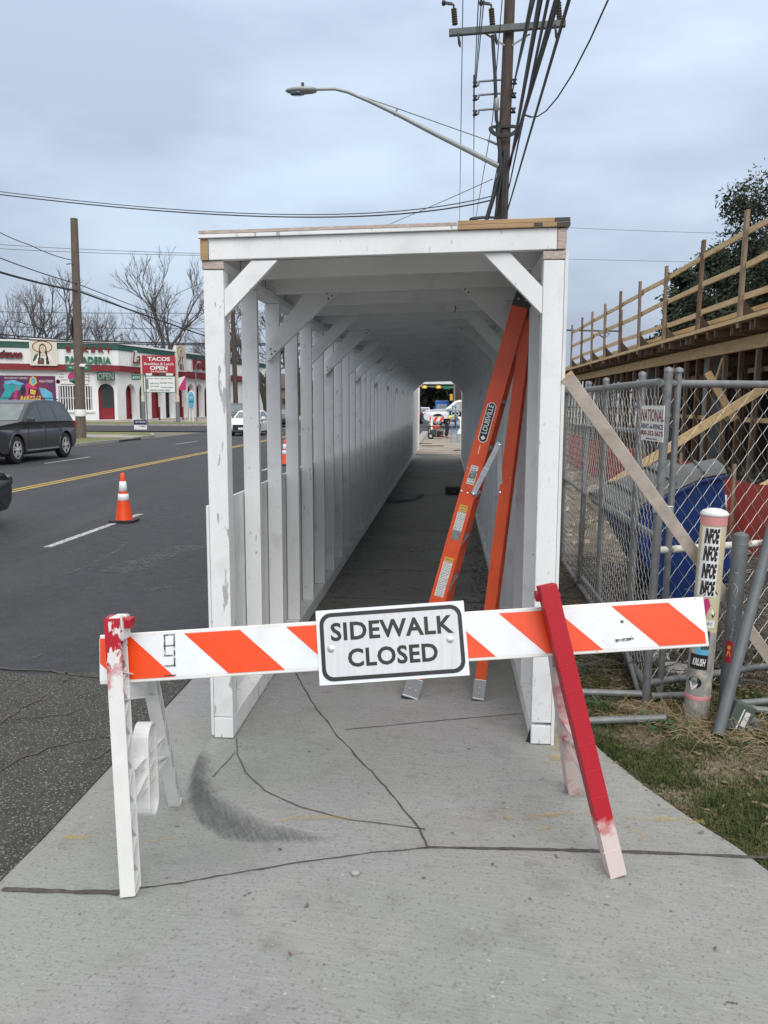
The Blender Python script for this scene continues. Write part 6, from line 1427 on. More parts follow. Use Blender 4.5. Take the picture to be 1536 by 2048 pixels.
mb = MB(); a, b, c, d = P(1207, 760, 60), P(1212, 618, 60), P(1244, 620, 60), P(1240, 760, 60); mb.tube([a, b, c, d], .06, 6); mb.build('frame_tube', M['wire_thin'], fr_)
mb = MB(); mb.tube([P(1125, 660, 60), P(1210, 662, 60), P(1240, 662, 60)], .06, 6); mb.tube([P(1196, 668, 60), P(1208, 664, 60), P(1220, 668, 60), P(1208, 676, 60), P(1196, 668, 60)], .05, 6); mb.build('cross_tube', M['wire_thin'], fr_)
# ================================================================== UTILITY POLES, CABLES, STREET LAMP
Yp = 20.0
pb = P(984, 890, Yp); pb = Vector((pb.x, Yp, -.02)); pt_ = P(1022, -60, Yp)
up_ = empty('utility_pole', pb, 'tall dark wooden utility pole behind the tunnel with crossarm, insulators and side brackets', 'utility pole')
def onP(py):   # point on the pole axis at a photo row
    z = P(1000, py, Yp).z; t = (z-pb.z)/(pt_.z-pb.z); return pb.lerp(pt_, t)
mb = MB(); mb.tube([pb, pb.lerp(pt_, .5), pt_], [.175, .150, .115], 16); mb.build('pole', M['pole_dk'], up_)
# crossarm
a, b = P(898, 66, Yp-.2), P(1131, 47, Yp-.2); mb = MB(); mb.bar(a, b, .12, .14, (0, 1, 0)); mb.build('crossarm', M['crossarm'], up_, bevel=.01)
c_ = onP(58); mb = MB(); mb.bar(P(962, 62, Yp-.12), onP(96)+Vector((-.08, -.12, 0)), .02, .035, (0, 1, 0)); mb.build('arm_brace', M['galv'], up_)
mb = MB(); mb.bar(P(1060, 68, Yp-.12), onP(96)+Vector((.08, -.12, 0)), .02, .035, (0, 1, 0)); mb.build('arm_brace', M['galv'], up_)
def insul(px, py0, py1, dx=0):
    a = P(px, py1, Yp-.2); b = P(px-3, py0, Yp-.2); L_ = (b-a).length; prof = []; n = 7
    for i in range(n): t = i/n*L_*.8; prof += [(.03, t), (.065, t+.012), (.065, t+.03), (.03, t+.042)]
    mb = MB(); mb.lathe(prof, a, 12, axis=(b-a)); mb.tube([a, b], .022, 8); o = mb.build('insulator', M['pole_dk'], up_)
    mb = MB(); mb.bar(b+Vector((-.02, 0, 0)), b+Vector((-.20, 0, .03)), .05, .05, (0, 1, 0)); mb.lathe([(.0, -.05), (.06, -.03), (.06, .03), (0, .05)], b+Vector((-.22, 0, .03)), 10, axis=(1, 0, 0)); mb.build('clamp', M['blackpaint'], o)
for px in (910, 985, 1119): insul(px, 8 if px < 1000 else -6, 50 if px < 1000 else 40)
for px, y0, y1 in ((916, 66, 95), (990, 64, 90), (1110, 48, 82)):
    a, b = P(px, y0, Yp-.28), P(px+4, y1, Yp-.28); mb = MB(); mb.tube([a, a.lerp(b, .75), b], [.018, .035, .01], 8); mb.build('fuse_holder', M['blackpaint'], up_)
# side brackets with spool insulators
for py in (163, 190, 220):
    a = onP(py)+Vector((-.13, -.1, 0)); c = P(958, py, Yp-.1); e = P(956, py+9, Yp-.1)
    mb = MB(); mb.tube([a, c+Vector((.05, 0, 0)), c, e], .025, 8); mb.build('bracket', M['galv'], up_); mb = MB(); q = P(950, py+6, Yp-.1); mb.lathe([(.02, -.06), (.06, -.05), (.03, 0), (.06, .05), (.02, .06)], q, 12); mb.build('spool', M['blackpaint'], up_)
    q = onP(py)+Vector((.17, -.1, -.05)); mb = MB(); mb.lathe([(.02, -.06), (.06, -.05), (.03, 0), (.06, .05), (.02, .06)], q, 12); mb.build('spool', M['blackpaint'], up_)
mb = MB(); q0 = P(948, 150, Yp-.1); q1 = P(948, 236, Yp-.1); mb.tube([q0, q1], .018, 6); mb.build('rack', M['blackpaint'], up_)
mb = MB(); q = P(993, 208, Yp-.2); mb.lathe([(.03, -.16), (.055, -.15), (.055, .10), (.03, .14)], q, 12); mb.build('surge_arrester', M['lamp_grey'], up_)
mb = MB(); mb.tube([P(985, 70, Yp-.2), P(990, 150, Yp-.2), P(993, 240, Yp-.2), P(1000, 262, Yp-.18)], .04, 8); mb.build('riser_cable', M['wire'], up_)
mb = MB(); mb.tube([P(995, 255, Yp-.2), P(1003, 330, Yp-.2), P(985, 400, Yp-.22), P(972, 442, Yp-.22)], .05, 8); mb.tube([P(1006, 330, Yp-.2), P(996, 400, Yp-.2), P(986, 470, Yp-.2)], .035, 8); mb.tube([P(1010, 300, Yp-.2), P(1005, 400, Yp-.2), P(1003, 560, Yp-.2)], .045, 8); mb.build('riser_cable', M['wire'], up_)
# coiled cable round the pole
mb = MB(); c = onP(266)
for k, (ry, rz_) in enumerate(((.30, .12), (.33, .14), (.27, .10))):
    mb.tube([c+Vector((-.03+ry*math.cos(t), -.2+.05*math.sin(t), rz_*math.sin(t)+.03*math.cos(2*t))) for t in [2*math.pi*i/24 for i in range(25)]], .022, 6)
mb.build('cable_coil', M['wire'], up_)
mb = MB(); c = P(978, 440, Yp-.2)
for k in range(3): mb.tube([c+Vector((.34*math.cos(t)-k*.05, .05*k, .05*math.sin(t)+.02*k)) for t in [2*math.pi*i/20 for i in range(21)]], .022, 6)
mb.build('cable_coil', M['wire'], up_)
# street lamp on its arm
sl = empty('street_lamp', onP(335), 'grey cobra-head street lamp on a long arm reaching left from the utility pole', 'street lamp')
pts = [(997, 332), (940, 303), (870, 268), (795, 229), (740, 203), (695, 184), (670, 178), (628, 179)]
mb = MB(); mb.tube([P(x, y, Yp-.15-(.5*(1000-x)/400)) for x, y in pts], [.062, .058, .052, .046, .040, .036, .033, .031], 10); mb.build('arm', M['lamp_grey'], sl)
mb = MB(); lc = P(602, 181, Yp-.65); prof = [(-.34, .0), (-.33, .05), (-.25, .10), (-.1, .13), (.12, .13), (.28, .09), (.35, .03)]
mb.lathe([(.02, -.35), (.06, -.30), (.095, -.15), (.105, .05), (.095, .22), (.07, .33), (.02, .36)], (0, 0, 0), 16, axis=(1, 0, 0)); mb.v = [(v[0]+lc.x, v[1]*1.45+lc.y, v[2]*.72+lc.z) for v in mb.v]; lh = mb.build('lamp_head', M['lamp_grey'], sl)
mb = MB(); mb.lathe([(.0, -.05), (.12, -.04), (.14, 0), (.12, .01)], (0, 0, 0), 16); mb.v = [(v[0]*1.3+lc.x-.08, v[1]*.8+lc.y, v[2]+lc.z-.05) for v in mb.v]; mb.build('lens', M['glass_wind'], lh)
mb = MB(); mb.lathe([(.035, 0), (.035, .09), (.0, .11)], lc+Vector((.04, 0, .07)), 10); mb.build('photocell', M['blackpaint'], lh)
mb = MB(); mb.tube([P(697, 184, Yp-.5), P(795, 217, Yp-.4), P(985, 284, Yp-.16)], .012, 5); mb.tube([P(975, 280, Yp-.2), P(997, 290, Yp-.15)], .03, 6); mb.tube([P(795, 217, Yp-.4), P(789, 232, Yp-.4)], .018, 5); mb.build('stay_rod', M['galv'], sl)
# cables
def cable(pts, r, label, group=None, m='wire', cat='cable', sub=0, sag=None):
    if sag is not None:
        a, b = Vector(pts[0]), Vector(pts[1]); pts = [a.lerp(b, i/24)-Vector((0, 0, sag*4*(i/24)*(1-i/24))) for i in range(25)]
    mb = MB(); mb.tube(pts, r, 6, smooth=True); o = mb.build('overhead_cable', M[m], fix=False); c = Vector(pts[0]); own(tag(o, label, cat, group), c); return o
gT = 'thick black cables running overhead along the tunnel'
# overhead bundle: each passes a photo point at the top edge while nearly over the viewer, and meets the pole
for px, pyb, r, dz, lab in ((1080, 330, .025, .0, 'thickest black overhead cable, leftmost of the heavy bundle by the pole'), (1096, 372, .015, 0, 'thinner black overhead cable between the two heavy ones'), (1114, 322, .028, 0, 'heavy black overhead cable, right one of the bundle'), (1062, 175, .012, 0, 'thin black line just right of the pole top, inner one'), (1068, 180, .012, 0, 'thin black line just right of the pole top, outer one'), (1138, 415, .016, 0, 'single black overhead line right of the heavy bundle')):
    e = onP(pyb)+Vector((.15, -.2, 0)); Yn = 7.2; q = P(px, 0, Yn); a = q+(q-e)*1.1; mid = q; 
    cable([a]+[a.lerp(e, t)-Vector((0, 0, .10*4*t*(1-t)*0)) for t in (.25, .5, .75)]+[e, e+Vector((-.05, 20, -.6)), e+Vector((-.1, 45, -.2))], r, lab, gT)
for i, (px, lab) in enumerate(((957, 'thin wire to the upper spool bracket, leftmost'), (962, 'thin wire to the spool brackets, second from left'), (966, 'thin wire to the spool brackets, third from left'))):
    e = P(949+i*1.2, 166+i*3, Yp-.1); q = P(px+i, 0, 12.5); cable([q+(q-e)*2, e], .010, lab, 'thin wires to the pole brackets', 'wire_thin')
cable([P(926, -20, 19.5), P(922, 250, 24), P(919, 445, 45)], .012, 'thin vertical-looking line left of the utility pole', None, 'wire_thin')
cable([P(948, 236, Yp-.1), P(947, 442, 50)], .012, 'thin line dropping from the spool rack into the distance', None, 'wire_thin')
cable([P(1005, -10, 19), P(985, 240, 22), P(951, 440, 40)], .012, 'thin line passing just left of the pole toward the roof', None, 'wire_thin')
# looping line on the right
pts = [P(1062, 234, 19), P(1075, 233, 18.6), P(1092, 222, 18), P(1115, 195, 17), P(1145, 148, 16), P(1180, 80, 14.5), P(1216, 0, 13), P(1260, -110, 11.5)]
cable(pts, .014, 'single black line curving up to the right edge of the sky', None)
cable([P(1050, 230, 19.2)]+pts[:1], .02, 'short hanging tail of the curved line beside the heavy cables', None)
# service drops crossing to the left
gS = 'service lines crossing the street above the tunnel'
def drop(p0, pm, p1, Y0, Y1, r, lab, grp=gS, m='wire_thin'):
    a, b, c = P(p0[0], p0[1], Y0), P(pm[0], pm[1], (Y0+Y1)/2), P(p1[0], p1[1], Y1); n = 22; pts = []
    for i in range(n+1):
        t = i/n; k = 2*t-1; pts.append(a*((1-t)*(1-2*t))+b*(4*t*(1-t))+c*(t*(2*t-1)))
    cable(pts, r, lab, grp, m)
drop((985, 392), (530, 428), (-40, 378), Yp, 27, .013, 'upper line sagging across the sky to the left edge'); drop((985, 400), (530, 433), (-40, 384), Yp, 27, .017, 'lower line sagging across the sky to the left edge', m='wire')
drop((985, 358), (880, 405), (780, 448), Yp, 30, .010, 'thin line slanting down left from the pole to the roof'); drop((1130, 455), (1300, 462), (1560, 470), 60, 60, .013, 'faint distant line over the building site, top one', 'faint distant lines on the right')
drop((1130, 518), (1300, 522), (1560, 528), 60, 60, .013, 'faint distant line over the building site, lower one', 'faint distant lines on the right')
# left bare pole and its lines
q = P(162, 868, 38.8); lpn = empty('utility_pole', (q.x, 38.8, .03), 'weathered bare wooden pole on the grass island left of the road', 'utility pole')
tp = P(148, 437, 38.8); mb = MB(); a = Vector((q.x, 38.8, 0.0)); mb.tube([a, a.lerp(tp, .5), tp], [.245, .205, .165], 14); mb.build('pole', M['pole'], lpn)
mb = MB(); mb.tube([a.lerp(tp, .80), a.lerp(tp, .80)+Vector((.0, 0, .02)), tp+Vector((0, 0, .0))], [.19, .18, .172], 14) if False else None
mb = MB(); c = a.lerp(tp, .155); mb.lathe([(.26, 0), (.262, .30), (.25, .32)], c-Vector((0, 0, .5)), 14); mb.build('paper_notice', M['sign_white'], lpn)
mb = MB(); rock_bm(mb, a.lerp(tp, .27)+Vector((-.25, -.1, 0)), .16, 4); mb.build('meter_box', M['sign_green'], lpn)
mb = MB(); rock_bm(mb, a.lerp(tp, .34)+Vector((.22, -.1, 0)), .14, 9); mb.build('insulator', M['sign_white'], lpn)
mb = MB(); mb.bar(a.lerp(tp, .80)+Vector((0, -.2, 0)), a.lerp(tp, .80)+Vector((-.35, -.2, -.05)), .05, .04, (0, 1, 0)); mb.build('bracket', M['galv'], lpn)
mb = MB(); mb.tube([a.lerp(tp, .46)+Vector((-.2, -.1, 0)), a.lerp(tp, .50)+Vector((-.26, -.1, 0)), a.lerp(tp, .56)+Vector((-.2, -.1, 0))], [.03, .10, .03], 8); mb.build('cable_splice', M['blackpaint'], lpn)
gL = 'cables passing the bare pole on the left'
def through(p0, pm, p1, Ya, Yb, Yc, r, lab, m='wire', grp=gL):
    a, b, c = P(*p0, Ya), P(*pm, Yb), P(*p1, Yc); pts = []
    for A, B in ((a, b), (b, c)):
        for i in range(10): t = i/10; pts.append(A.lerp(B, t)-Vector((0, 0, .07*4*t*(1-t))))
    pts.append(c); cable(pts, r, lab, grp, m)
through((-40, 500), (156, 568), (480, 690), 30, 38.8, 70, .022, 'upper cable crossing the bare left pole'); through((-40, 532), (156, 582), (480, 694), 30, 38.8, 66, .045, 'thick cable crossing the bare left pole, lower one')
through((-40, 443), (60, 490), (143, 520), 30, 34, 38.6, .018, 'short line ending at the bracket near the top of the bare pole')
for i, (y0, y1, y2, Y, lab) in enumerate(((484, 500, 512, 95, 'faint high line behind the bare pole'), (493, 506, 514, 95, 'second faint high line behind the bare pole'), (622, 626, 626, 75, 'thin line behind the bare trees, upper'), (652, 656, 658, 75, 'thin line behind the bare trees, middle'), (660, 682, 687, 72, 'heavier line just over the bakery roof'), (668, 686, 690, 72, 'lower heavier line just over the bakery roof'))):
    drop((-60, y0), (200, y1), (600, y2), Y, Y+10, .03 if i < 4 else .06, lab, 'distant lines above the bakery', 'wire_thin' if i < 4 else 'wire')
drop((140, 575), (260, 620), (420, 700), 60, 70, .02, 'thin line falling right behind the bare pole', 'distant lines above the bakery'); drop((350, 590), (420, 562), (520, 545), 60, 45, .02, 'thin line rising toward the tunnel roof on the left', 'distant lines above the bakery')
# dark pole seen between the slats
q = P(472, 800, 62); mb = MB(); mb.tube([(q.x, 62, -.05), (q.x-.15, 62, P(470, 545, 62).z)], [.20, .15], 10); own(tag(mb.build('utility_pole', M['pole_dk']), 'thin dark pole seen between the front post and the first slat', 'utility pole'), (q.x, 62, 0))

# ================================================================== TREES
def bare_tree(loc, h, label, seed, spread=1.0, fork=.25, twig_r=.016, lean=0, group='bare winter trees behind the bakery', depth=7, stems=1, minr=.012):
    rnd = random.Random(seed); root = empty('bare_tree', loc, label, 'tree', group)
    T = MB(); B_ = MB(); L0 = Vector(loc)
    def grow(p, d, L_, r, lev):
        n = 3; pts = [p]; rr = [r]; q = p.copy(); dd = d.copy()
        for i in range(n):
            dd = (dd+Vector((rnd.gauss(0, .13), rnd.gauss(0, .13), rnd.gauss(.03, .06)))).normalized(); q = q+dd*L_/n; pts.append(q); rr.append(max(minr*.7, r*(1-.32*(i+1)/n)))
        (T if lev < 2 else B_).tube(pts, rr, 7 if lev < 2 else (4 if lev < 4 else 3), cap=False, smooth=lev < 2)
        if lev >= depth: return
        k = 2 if lev < 1 else rnd.choice((2, 3, 3)) if lev < depth-1 else rnd.choice((3, 4))
        for i in range(k):
            t = rnd.uniform(.45, 1.0) if i else 1.0; idx = min(n-1, int(t*n)); base = pts[idx].lerp(pts[idx+1], t*n-idx) if t < 1 else pts[-1]
            az = rnd.uniform(0, 6.28); an = rnd.uniform(.28, .75)*spread*(1 if i else .55); a = dd.orthogonal().normalized(); a = Quaternion(dd, az) @ a
            nd = (dd*math.cos(an)+a*math.sin(an)+Vector((0, 0, .10))).normalized(); grow(base, nd, L_*rnd.uniform(.62, .86), max(minr, r*rnd.uniform(.50, .68)), lev+1)
    for s_ in range(stems):
        d = Vector((lean+(rnd.uniform(-.45, .45) if stems > 1 else 0), rnd.uniform(-.2, .2), 1)).normalized(); grow(Vector(L0), d, h*fork, h*.022, 0)
    T.build('trunk', M['bark'], root, fix=False); B_.build('crown', M['twig'], root, fix=False); return root
def gp(px, Y): q = P(px, 820, Y); return (q.x, Y, 0)
bare_tree(gp(335, 135), 28, 'tallest bare tree behind the right part of the bakery roof', 5, .78, .27, lean=.0, stems=2)
bare_tree(gp(270, 140), 19, 'lower bare tree leaning left of the tallest one, behind the tacos sign', 8, 1.0, .27, lean=-.25)
bare_tree(gp(95, 125), 25, 'broad bare tree rising over the emblem board on the left', 12, 1.05, .26, stems=2)
bare_tree(gp(20, 120), 18, 'bare tree at the left picture edge above the dark cursive lettering', 17, 1.1, .27, stems=2)
bare_tree(gp(160, 140), 20, 'bare tree behind the weathered pole top of the bakery', 23, 1.1, .27, stems=2)
bare_tree(gp(215, 170), 17, 'low distant bare tree between the pole and the tacos sign', 29, 1.2, .28, stems=2)
bare_tree(gp(405, 160), 16, 'distant bare tree behind the second emblem board', 31, 1.2, .28, stems=2)
bare_tree(gp(535, 100), 21, 'dark bare tree seen between the tunnel slats', 37, 1.2, .25, stems=2)
bare_tree(gp(600, 120), 20, 'second bare tree seen between the further slats', 41, 1.2, .25, stems=2)
bare_tree(gp(485, 130), 17, 'distant bare tree seen between front post and first slat', 43, 1.1, .26, stems=2)
def leaf_tree(loc, h, rad, label, seed, n=14000, ls=.16, group='live oaks beyond the building site', lo=.25):
    rnd = random.Random(seed); root = empty('live_oak', loc, label, 'tree', group); L0 = Vector(loc); T = MB(); cl = []
    T.tube([L0, L0+Vector((.1, 0, h*.25)), L0+Vector((0, .2, h*.5))], [h*.04, h*.03, h*.02], 10)
    for i in range(52):
        a = rnd.uniform(0, 6.28); z = rnd.uniform(lo, .97); rr_ = rad*math.sqrt(max(.05, 1-((z-.55)/.5)**2))*rnd.uniform(.35, 1.0)
        c = L0+Vector((math.cos(a)*rr_, math.sin(a)*rr_, h*z)); cl.append((c, rnd.uniform(.16, .30)*rad)); T.tube([L0+Vector((0, 0, h*.3)), L0.lerp(c, .6)+Vector((0, 0, h*.12)), c], [h*.012, h*.008, h*.003], 5, cap=False)
    T.build('trunk', M['bark'], root, fix=False); C_ = MB()
    for i in range(n):
        c, s_ = cl[rnd.randrange(len(cl))]; d = Vector((rnd.gauss(0, 1), rnd.gauss(0, 1), rnd.gauss(0, .8))).normalized(); q = c+d*s_*(rnd.random()**.45)*rnd.choice((1, 1, 1.25)); u_ = Vector((rnd.gauss(0, 1), rnd.gauss(0, 1), rnd.gauss(0, 1))).normalized(); v_ = u_.orthogonal().normalized(); k = ls*rnd.uniform(.6, 1.3)
        C_.poly([q-u_*k, q+v_*k*.5, q+u_*k, q-v_*k*.5])
    C_.build('crown', M['oakleaf'], root, fix=False); return root
def gq(px, Y): q = P(px, 820, Y); return (q.x, Y, 0)
leaf_tree(gq(1605, 42), 12.3, 5.4, 'large dark live oak at the right picture edge above the formwork deck', 3, 52000, .125)
leaf_tree(gq(1480, 50), 11.0, 4.0, 'dark live oak behind the nearest guard posts', 6, 26000, .14)
leaf_tree(gq(1372, 56), 10.4, 3.2, 'rounded live oak in the middle of the guard rail', 9, 12000, .18)
leaf_tree(gq(1312, 62), 6.6, 2.6, 'low live oak crown left of the rounded one', 14, 5000, .18)
leaf_tree(gq(1440, 60), 9.0, 4.2, 'live oak filling the gap between the two larger oaks', 19, 9000, .18)
# ================================================================== STREET END seen through the tunnel and slats
def house(x0, x1, y0, y1, h, m, label, roofm=None, cat='building', wins=6, rise=0, wrow=(.5,)):
    r = empty('building', ((x0+x1)/2, y0, 0), label, cat, 'distant buildings'); mb = MB(); mb.box((x0, y0, -.1), (x1, y1, h)); mb.build('wall', M[m], r)
    mb = MB(); 
    if rise: mb.prism([(x0-.5, y0-.6, h), (x0-.5, y1+.6, h), (x0-.5, (y0+y1)/2, h+rise)], (x1-x0+1, 0, 0))
    else: mb.box((x0-.3, y0-.3, h), (x1+.3, y1+.3, h+.4))
    mb.build('roof', M[roofm or 'roof_far'], r)
    for wz in wrow:
        for i in range(wins): u = x0+(x1-x0)*(i+.5)/wins; w_ = (x1-x0)/wins*.28; mb = MB(); mb.box((u-w_, y0-.06, h*wz-h*.11/len(wrow)), (u+w_, y0+.02, h*wz+h*.11/len(wrow))); mb.build('window', M['glass_dk'], r)
    return r
house(-40, -24, 130, 150, 4.2, 'brick', 'low brown building with a shingle roof beyond the white sedan', rise=2.6)
house(-22, -8, 170, 190, 5.5, 'brick', 'tan low building down the street behind the slats', rise=0)
house(-14, 6, 300, 320, 21, 'conc_col', 'pale office block far down the street above the traffic signals', wins=9, wrow=(.2, .35, .5, .65, .8, .93))
house(.95, 12, 96, 120, 4.6, 'wood_dark', 'dark building at the right of the tunnel exit view', wins=4)
house(-70, -44, 150, 170, 5, 'brick', 'low tan building behind the bakery on the right side', rise=2)
M['evergreen'] = mat('dark_evergreen', (.018, .026, .015), .8, c2=(.04, .055, .03), thr=(.35, .65), scale=.5)
for i, (px, Y, h, rd, lab) in enumerate(((846, 150, 9.0, 5.0, 'dark tree mass left side of the tunnel exit view'), (872, 165, 9.2, 5.4, 'dark tree mass behind the blue truck'), (900, 150, 9.2, 5.0, 'dark tree mass on the right of the tunnel exit view'), (820, 170, 9, 6, 'dark tree beyond the last slats'))):
    t = leaf_tree(gq(px, Y), h, rd, lab, 50+i, 5200, .42, 'dark trees at the end of the street', lo=.12)
# traffic signals
tsr = empty('traffic_signal', (P(908, 830, 88).x, 88, 0), 'signal mast arm with two yellow signals and a green street blade beyond the exit', 'traffic signal')
x0 = P(908, 830, 88).x; za = P(870, 775, 88).z; mb = MB(); mb.tube([(x0, 88, 0), (x0, 88, P(908, 762, 88).z)], [.13, .10], 10); mb.tube([(x0, 88, za), (P(838, 773, 88).x, 88, za+.1)], [.07, .05], 8); mb.build('mast', M['galv'], tsr)
for px in (849, 877): a, b = P(px-5, 771, 87.8), P(px+5, 777, 87.8); mb = MB(); mb.box((a.x, 87.7, b.z), (b.x, 87.95, a.z)); o = mb.build('signal_head', M['sig_yellow'], tsr, bevel=.02); mb = MB(); c = P(px, 774, 87.6); [mb.lathe([(.10, 0), (.10, .05), (.0, .06)], (c.x+dx, 87.68, c.z), 10, axis=(0, -1, 0)) for dx in (0,)]; mb.build('lens', M['amber_lit'], o)
a, b = P(887, 772, 87.8), P(900, 778, 87.8); mb = MB(); mb.box((a.x, 87.85, b.z), (b.x, 87.9, a.z)); mb.build('street_blade', M['sign_green'], tsr)
a, b = P(900, 788, 87.8), P(905, 801, 87.8); mb = MB(); mb.box((a.x, 87.7, b.z), (b.x, 87.95, a.z)); mb.build('signal_head', M['sig_yellow'], tsr)
# far barricade, generator, worker, blue frame, white sack, timber scraps
Yf = 46
fbz = empty('barricade', (P(890, 860, Yf).x, Yf, -.05), 'far orange and white striped barricade before the white pickup at the tunnel exit', 'barricade')
a, b = P(857, 833, Yf), P(926, 843, Yf); a2, b2 = P(857, 833, Yf), P(926, 833, Yf); mb = MB(); mb.box((a.x, Yf, b.z), (b.x, Yf+.03, a.z)); fr = mb.build('rail', M['white_tape'], fbz)
x = a.x+.05
while x < b.x-.3: mb = MB(); mb.poly([(x, Yf-.003, a.z-.01), (x+.16, Yf-.003, a.z-.01), (x+.02, Yf-.003, b.z+.01), (x-.14 if x > a.x+.2 else x, Yf-.003, b.z+.01)]); mb.build('orange_stripe', M['orange_tape'], fr); x += .34
for px in (863, 921): q = P(px, 838, Yf); mb = MB(); mb.bar((q.x, Yf-.35, -.05), (q.x, Yf, q.z+.1), .05, .05); mb.bar((q.x, Yf+.35, -.05), (q.x, Yf+.04, q.z+.1), .05, .05); mb.build('leg', M['white_plastic'], fbz)
Yg = 41; gc = G(872, 878, 0.0); gx, gy = gc.x, gc.y
ge = empty('generator', (gx, gy, 0), 'black portable generator with an orange top cover beyond the tunnel exit', 'generator')
mb = MB()
for yy in (-.25, .25): mb.tube([(gx-.38, gy+yy, .12), (gx-.40, gy+yy, .62), (gx+.36, gy+yy, .62), (gx+.40, gy+yy, .12), (gx-.38, gy+yy, .12)], .02, 6)
mb.build('frame', M['black'], ge); mb = MB(); mb.box((gx-.30, gy-.22, .14), (gx+.02, gy+.22, .46)); mb.build('engine', M['dkgrey'], ge, bevel=.03); mb = MB(); mb.box((gx+.04, gy-.2, .14), (gx+.34, gy+.2, .42)); mb.build('alternator', M['blackpaint'], ge, bevel=.04)
mb = MB(); mb.box((gx-.16, gy-.24, .50), (gx+.20, gy+.24, .68)); mb.build('fuel_tank', M['orange_fg'], ge, bevel=.04)
for s_ in (-1, 1): mb = MB(); mb.lathe([(.02, -.04), (.15, -.04), (.16, 0), (.15, .04), (.02, .04)], (gx-.26, gy+s_*.30, .16), 16, axis=(0, 1, 0)); w_ = mb.build('wheel', M['tyre'], ge); mb = MB(); mb.lathe([(.07, -.05), (.07, .05)], (gx-.26, gy+s_*.30, .16), 12, axis=(0, 1, 0)); mb.build('rim', M['rim'], w_)
mb = MB(); mb.box((gx+.20, gy-.30, .12), (gx+.32, gy-.26, .24)); mb.build('outlet_panel', M['bk_red'], ge)
mb = MB(); q = P(865, 845, gy+.6); mb.tube([(q.x, gy+.6, 0), (q.x, gy+.6, P(864, 832, gy+.6).z)], .035, 8); own(tag(mb.build('white_stake', M['sign_white']), 'slim white stake standing behind the generator', 'stake'), (q.x, gy+.6, 0))
# worker bending forward in a hi-vis vest: skinned body
wx = P(893, 860, 42).x; wy = 42.0
pw = empty('person', (wx, wy, 0), 'person in a yellow safety vest and dark trousers bending over at the tunnel exit', 'person')
def skin_body(name, nodes, edges, m, parent, sub=1):
    me = bpy.data.meshes.new(name); me.from_pydata([n[0] for n in nodes], edges, []); o = bpy.data.objects.new(name, me); col.objects.link(o)
    md = o.modifiers.new('skin', 'SKIN'); o.modifiers.new('sub', 'SUBSURF').levels = sub
    lay = me.skin_vertices[0] if me.skin_vertices else None
    if lay is None:
        bm = bmesh.new(); bm.from_mesh(me); bm.verts.layers.skin.verify(); bm.to_mesh(me); bm.free(); lay = me.skin_vertices[0]
    for i, n in enumerate(nodes): lay.data[i].radius = (n[1], n[1]*(n[2] if len(n) > 2 else 1)); lay.data[i].use_root = i == 0
    dg = bpy.context.evaluated_depsgraph_get(); me2 = bpy.data.meshes.new_from_object(o.evaluated_get(dg)); bpy.data.objects.remove(o)
    me2.materials.clear(); me2.materials.append(M[m]); me2.polygons.foreach_set('use_smooth', [True]*len(me2.polygons)); o = bpy.data.objects.new(name, me2); col.objects.link(o); o.parent = parent; return o
# local frame: bending towards +X (right), feet on the ground
nodes = [((0, 0, .92), .15), ((.0, .09, .88), .09), ((.02, .10, .48), .065), ((-.04, .10, .09), .045), ((.10, .10, .04), .04), ((.0, -.09, .88), .09), ((.06, -.10, .48), .065), ((.02, -.10, .09), .045), ((.16, -.10, .04), .04),
         ((.18, 0, 1.02), .145), ((.40, 0, 1.02), .155), ((.50, 0, 1.0), .07), ((.60, 0, .97), .085), ((.66, 0, .93), .095), ((.42, .19, .96), .055), ((.46, .22, .70), .045), ((.56, .18, .46), .035), ((.60, .17, .38), .03), ((.42, -.19, .96), .055), ((.48, -.22, .70), .045), ((.60, -.16, .46), .035), ((.64, -.15, .38), .03)]
edges = [(0, 1), (1, 2), (2, 3), (3, 4), (0, 5), (5, 6), (6, 7), (7, 8), (0, 9), (9, 10), (10, 11), (11, 12), (12, 13), (10, 14), (14, 15), (15, 16), (16, 17), (10, 18), (18, 19), (19, 20), (20, 21)]
skin_body('body', nodes, edges, 'skin', pw)
skin_body('trousers', [((0, 0, .93), .165), ((.0, .09, .88), .105), ((.02, .10, .48), .08), ((-.04, .10, .11), .062), ((.0, -.09, .88), .105), ((.06, -.10, .48), .08), ((.02, -.10, .11), .062)], [(0, 1), (1, 2), (2, 3), (0, 4), (4, 5), (5, 6)], 'denim', pw)
skin_body('safety_vest', [((.05, 0, .97), .165), ((.22, 0, 1.03), .165), ((.44, 0, 1.02), .175)], [(0, 1), (1, 2)], 'hivis', pw)
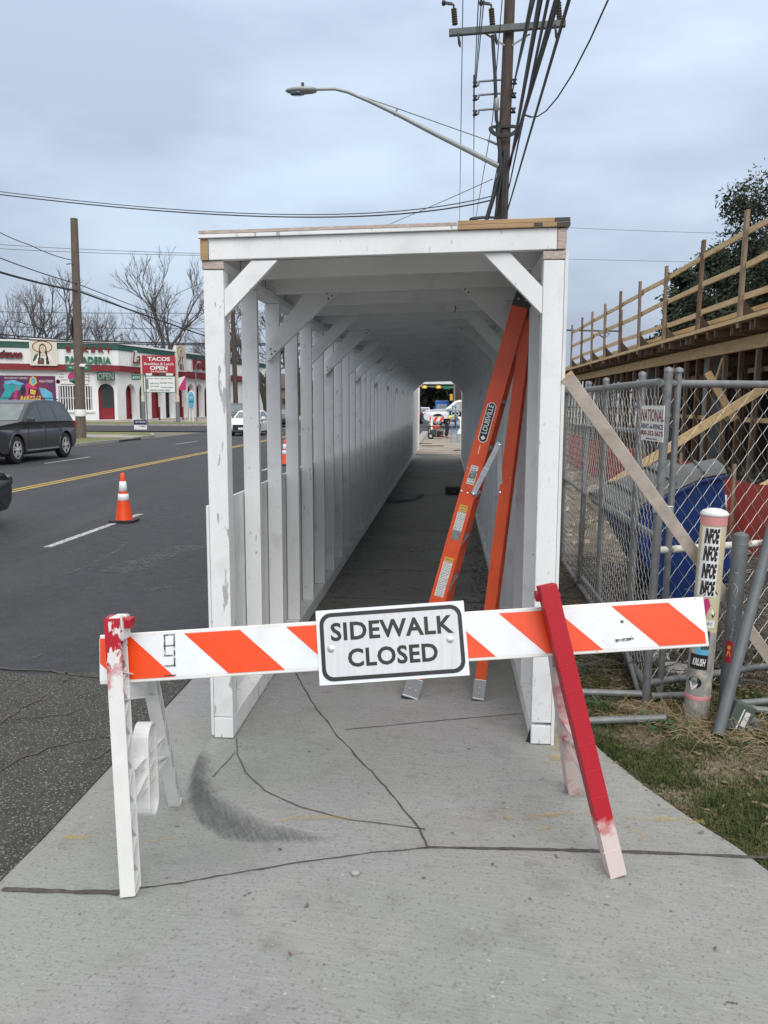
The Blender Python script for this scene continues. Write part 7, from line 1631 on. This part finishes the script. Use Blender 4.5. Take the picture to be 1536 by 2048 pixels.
skin_body('shirt_sleeves', [((.42, 0, 1.0), .12), ((.42, .19, .96), .068), ((.46, .22, .70), .055), ((.54, .19, .52), .045), ((.42, -.19, .96), .068), ((.48, -.22, .70), .055), ((.57, -.18, .52), .045)], [(0, 1), (1, 2), (2, 3), (0, 4), (4, 5), (5, 6)], 'denim', pw)
mb = MB(); mb.lathe([(.135, -.01), (.115, 0), (.108, .05), (.07, .10), (0, .115)], (.68, 0, .97), 16, axis=(.5, 0, .85)); mb.build('hard_hat', M['sign_white'], pw, world=False)
bfr = empty('sawhorse', (P(909, 880, 37).x, 37, 0), 'blue steel sawhorse frame standing right of the generator', 'sawhorse')
for a, b, c in ((902, 905, 905), (915, 911, 890)):
    p, q = P(a, c, 37), P(b, 810, 37); mb = MB(); mb.bar((p.x, 37, 0), (q.x, 37.1, q.z), .035, .035); mb.build('leg', M['blueframe'], bfr)
p, q = P(903, 862, 37), P(914, 862, 37); mb = MB(); mb.bar(p, q, .03, .03, (0, 1, 0)); mb.build('crossbar', M['blueframe'], bfr); p, q = P(904, 814, 37), P(912, 812, 37); mb = MB(); mb.bar(p, q, .04, .04, (0, 1, 0)); mb.build('crossbar', M['blueframe'], bfr)
p = P(925, 872, 38.5); mb = MB(); rock_bm(mb, (p.x+.05, 38.5, .36), .34, 2.2, flat=1.0); own(tag(mb.build('white_sack', M['sign_white']), 'white bulging sack at the right side of the tunnel exit', 'sack'), (p.x, 38.5, 0))
for i, (px, py, l_, a_, lab) in enumerate(((865, 893, .9, .2, 'dark scrap board lying left beyond the tunnel exit'), (850, 888, .6, -.4, 'short scrap board near the left wing panel'), (915, 902, .5, 1.2, 'small timber offcut at the right foot of the exit'))):
    q = G(px, py, .0); mb = MB(); d = Vector((math.cos(a_), math.sin(a_), 0)); mb.bar(q-d*l_/2+Vector((0, 0, .02)), q+d*l_/2+Vector((0, 0, .02)), .12, .04, d.cross(Z)); own(tag(mb.build('scrap_board', M['wood_dark']), lab, 'board', 'scrap boards beyond the tunnel'), q)
mb = MB(); mb.box((-1.1, 28.3, -.12), (.7, 47, .012)); tag(mb.build('exit_paving', M['tan_ground'], fix=False), kind='structure')
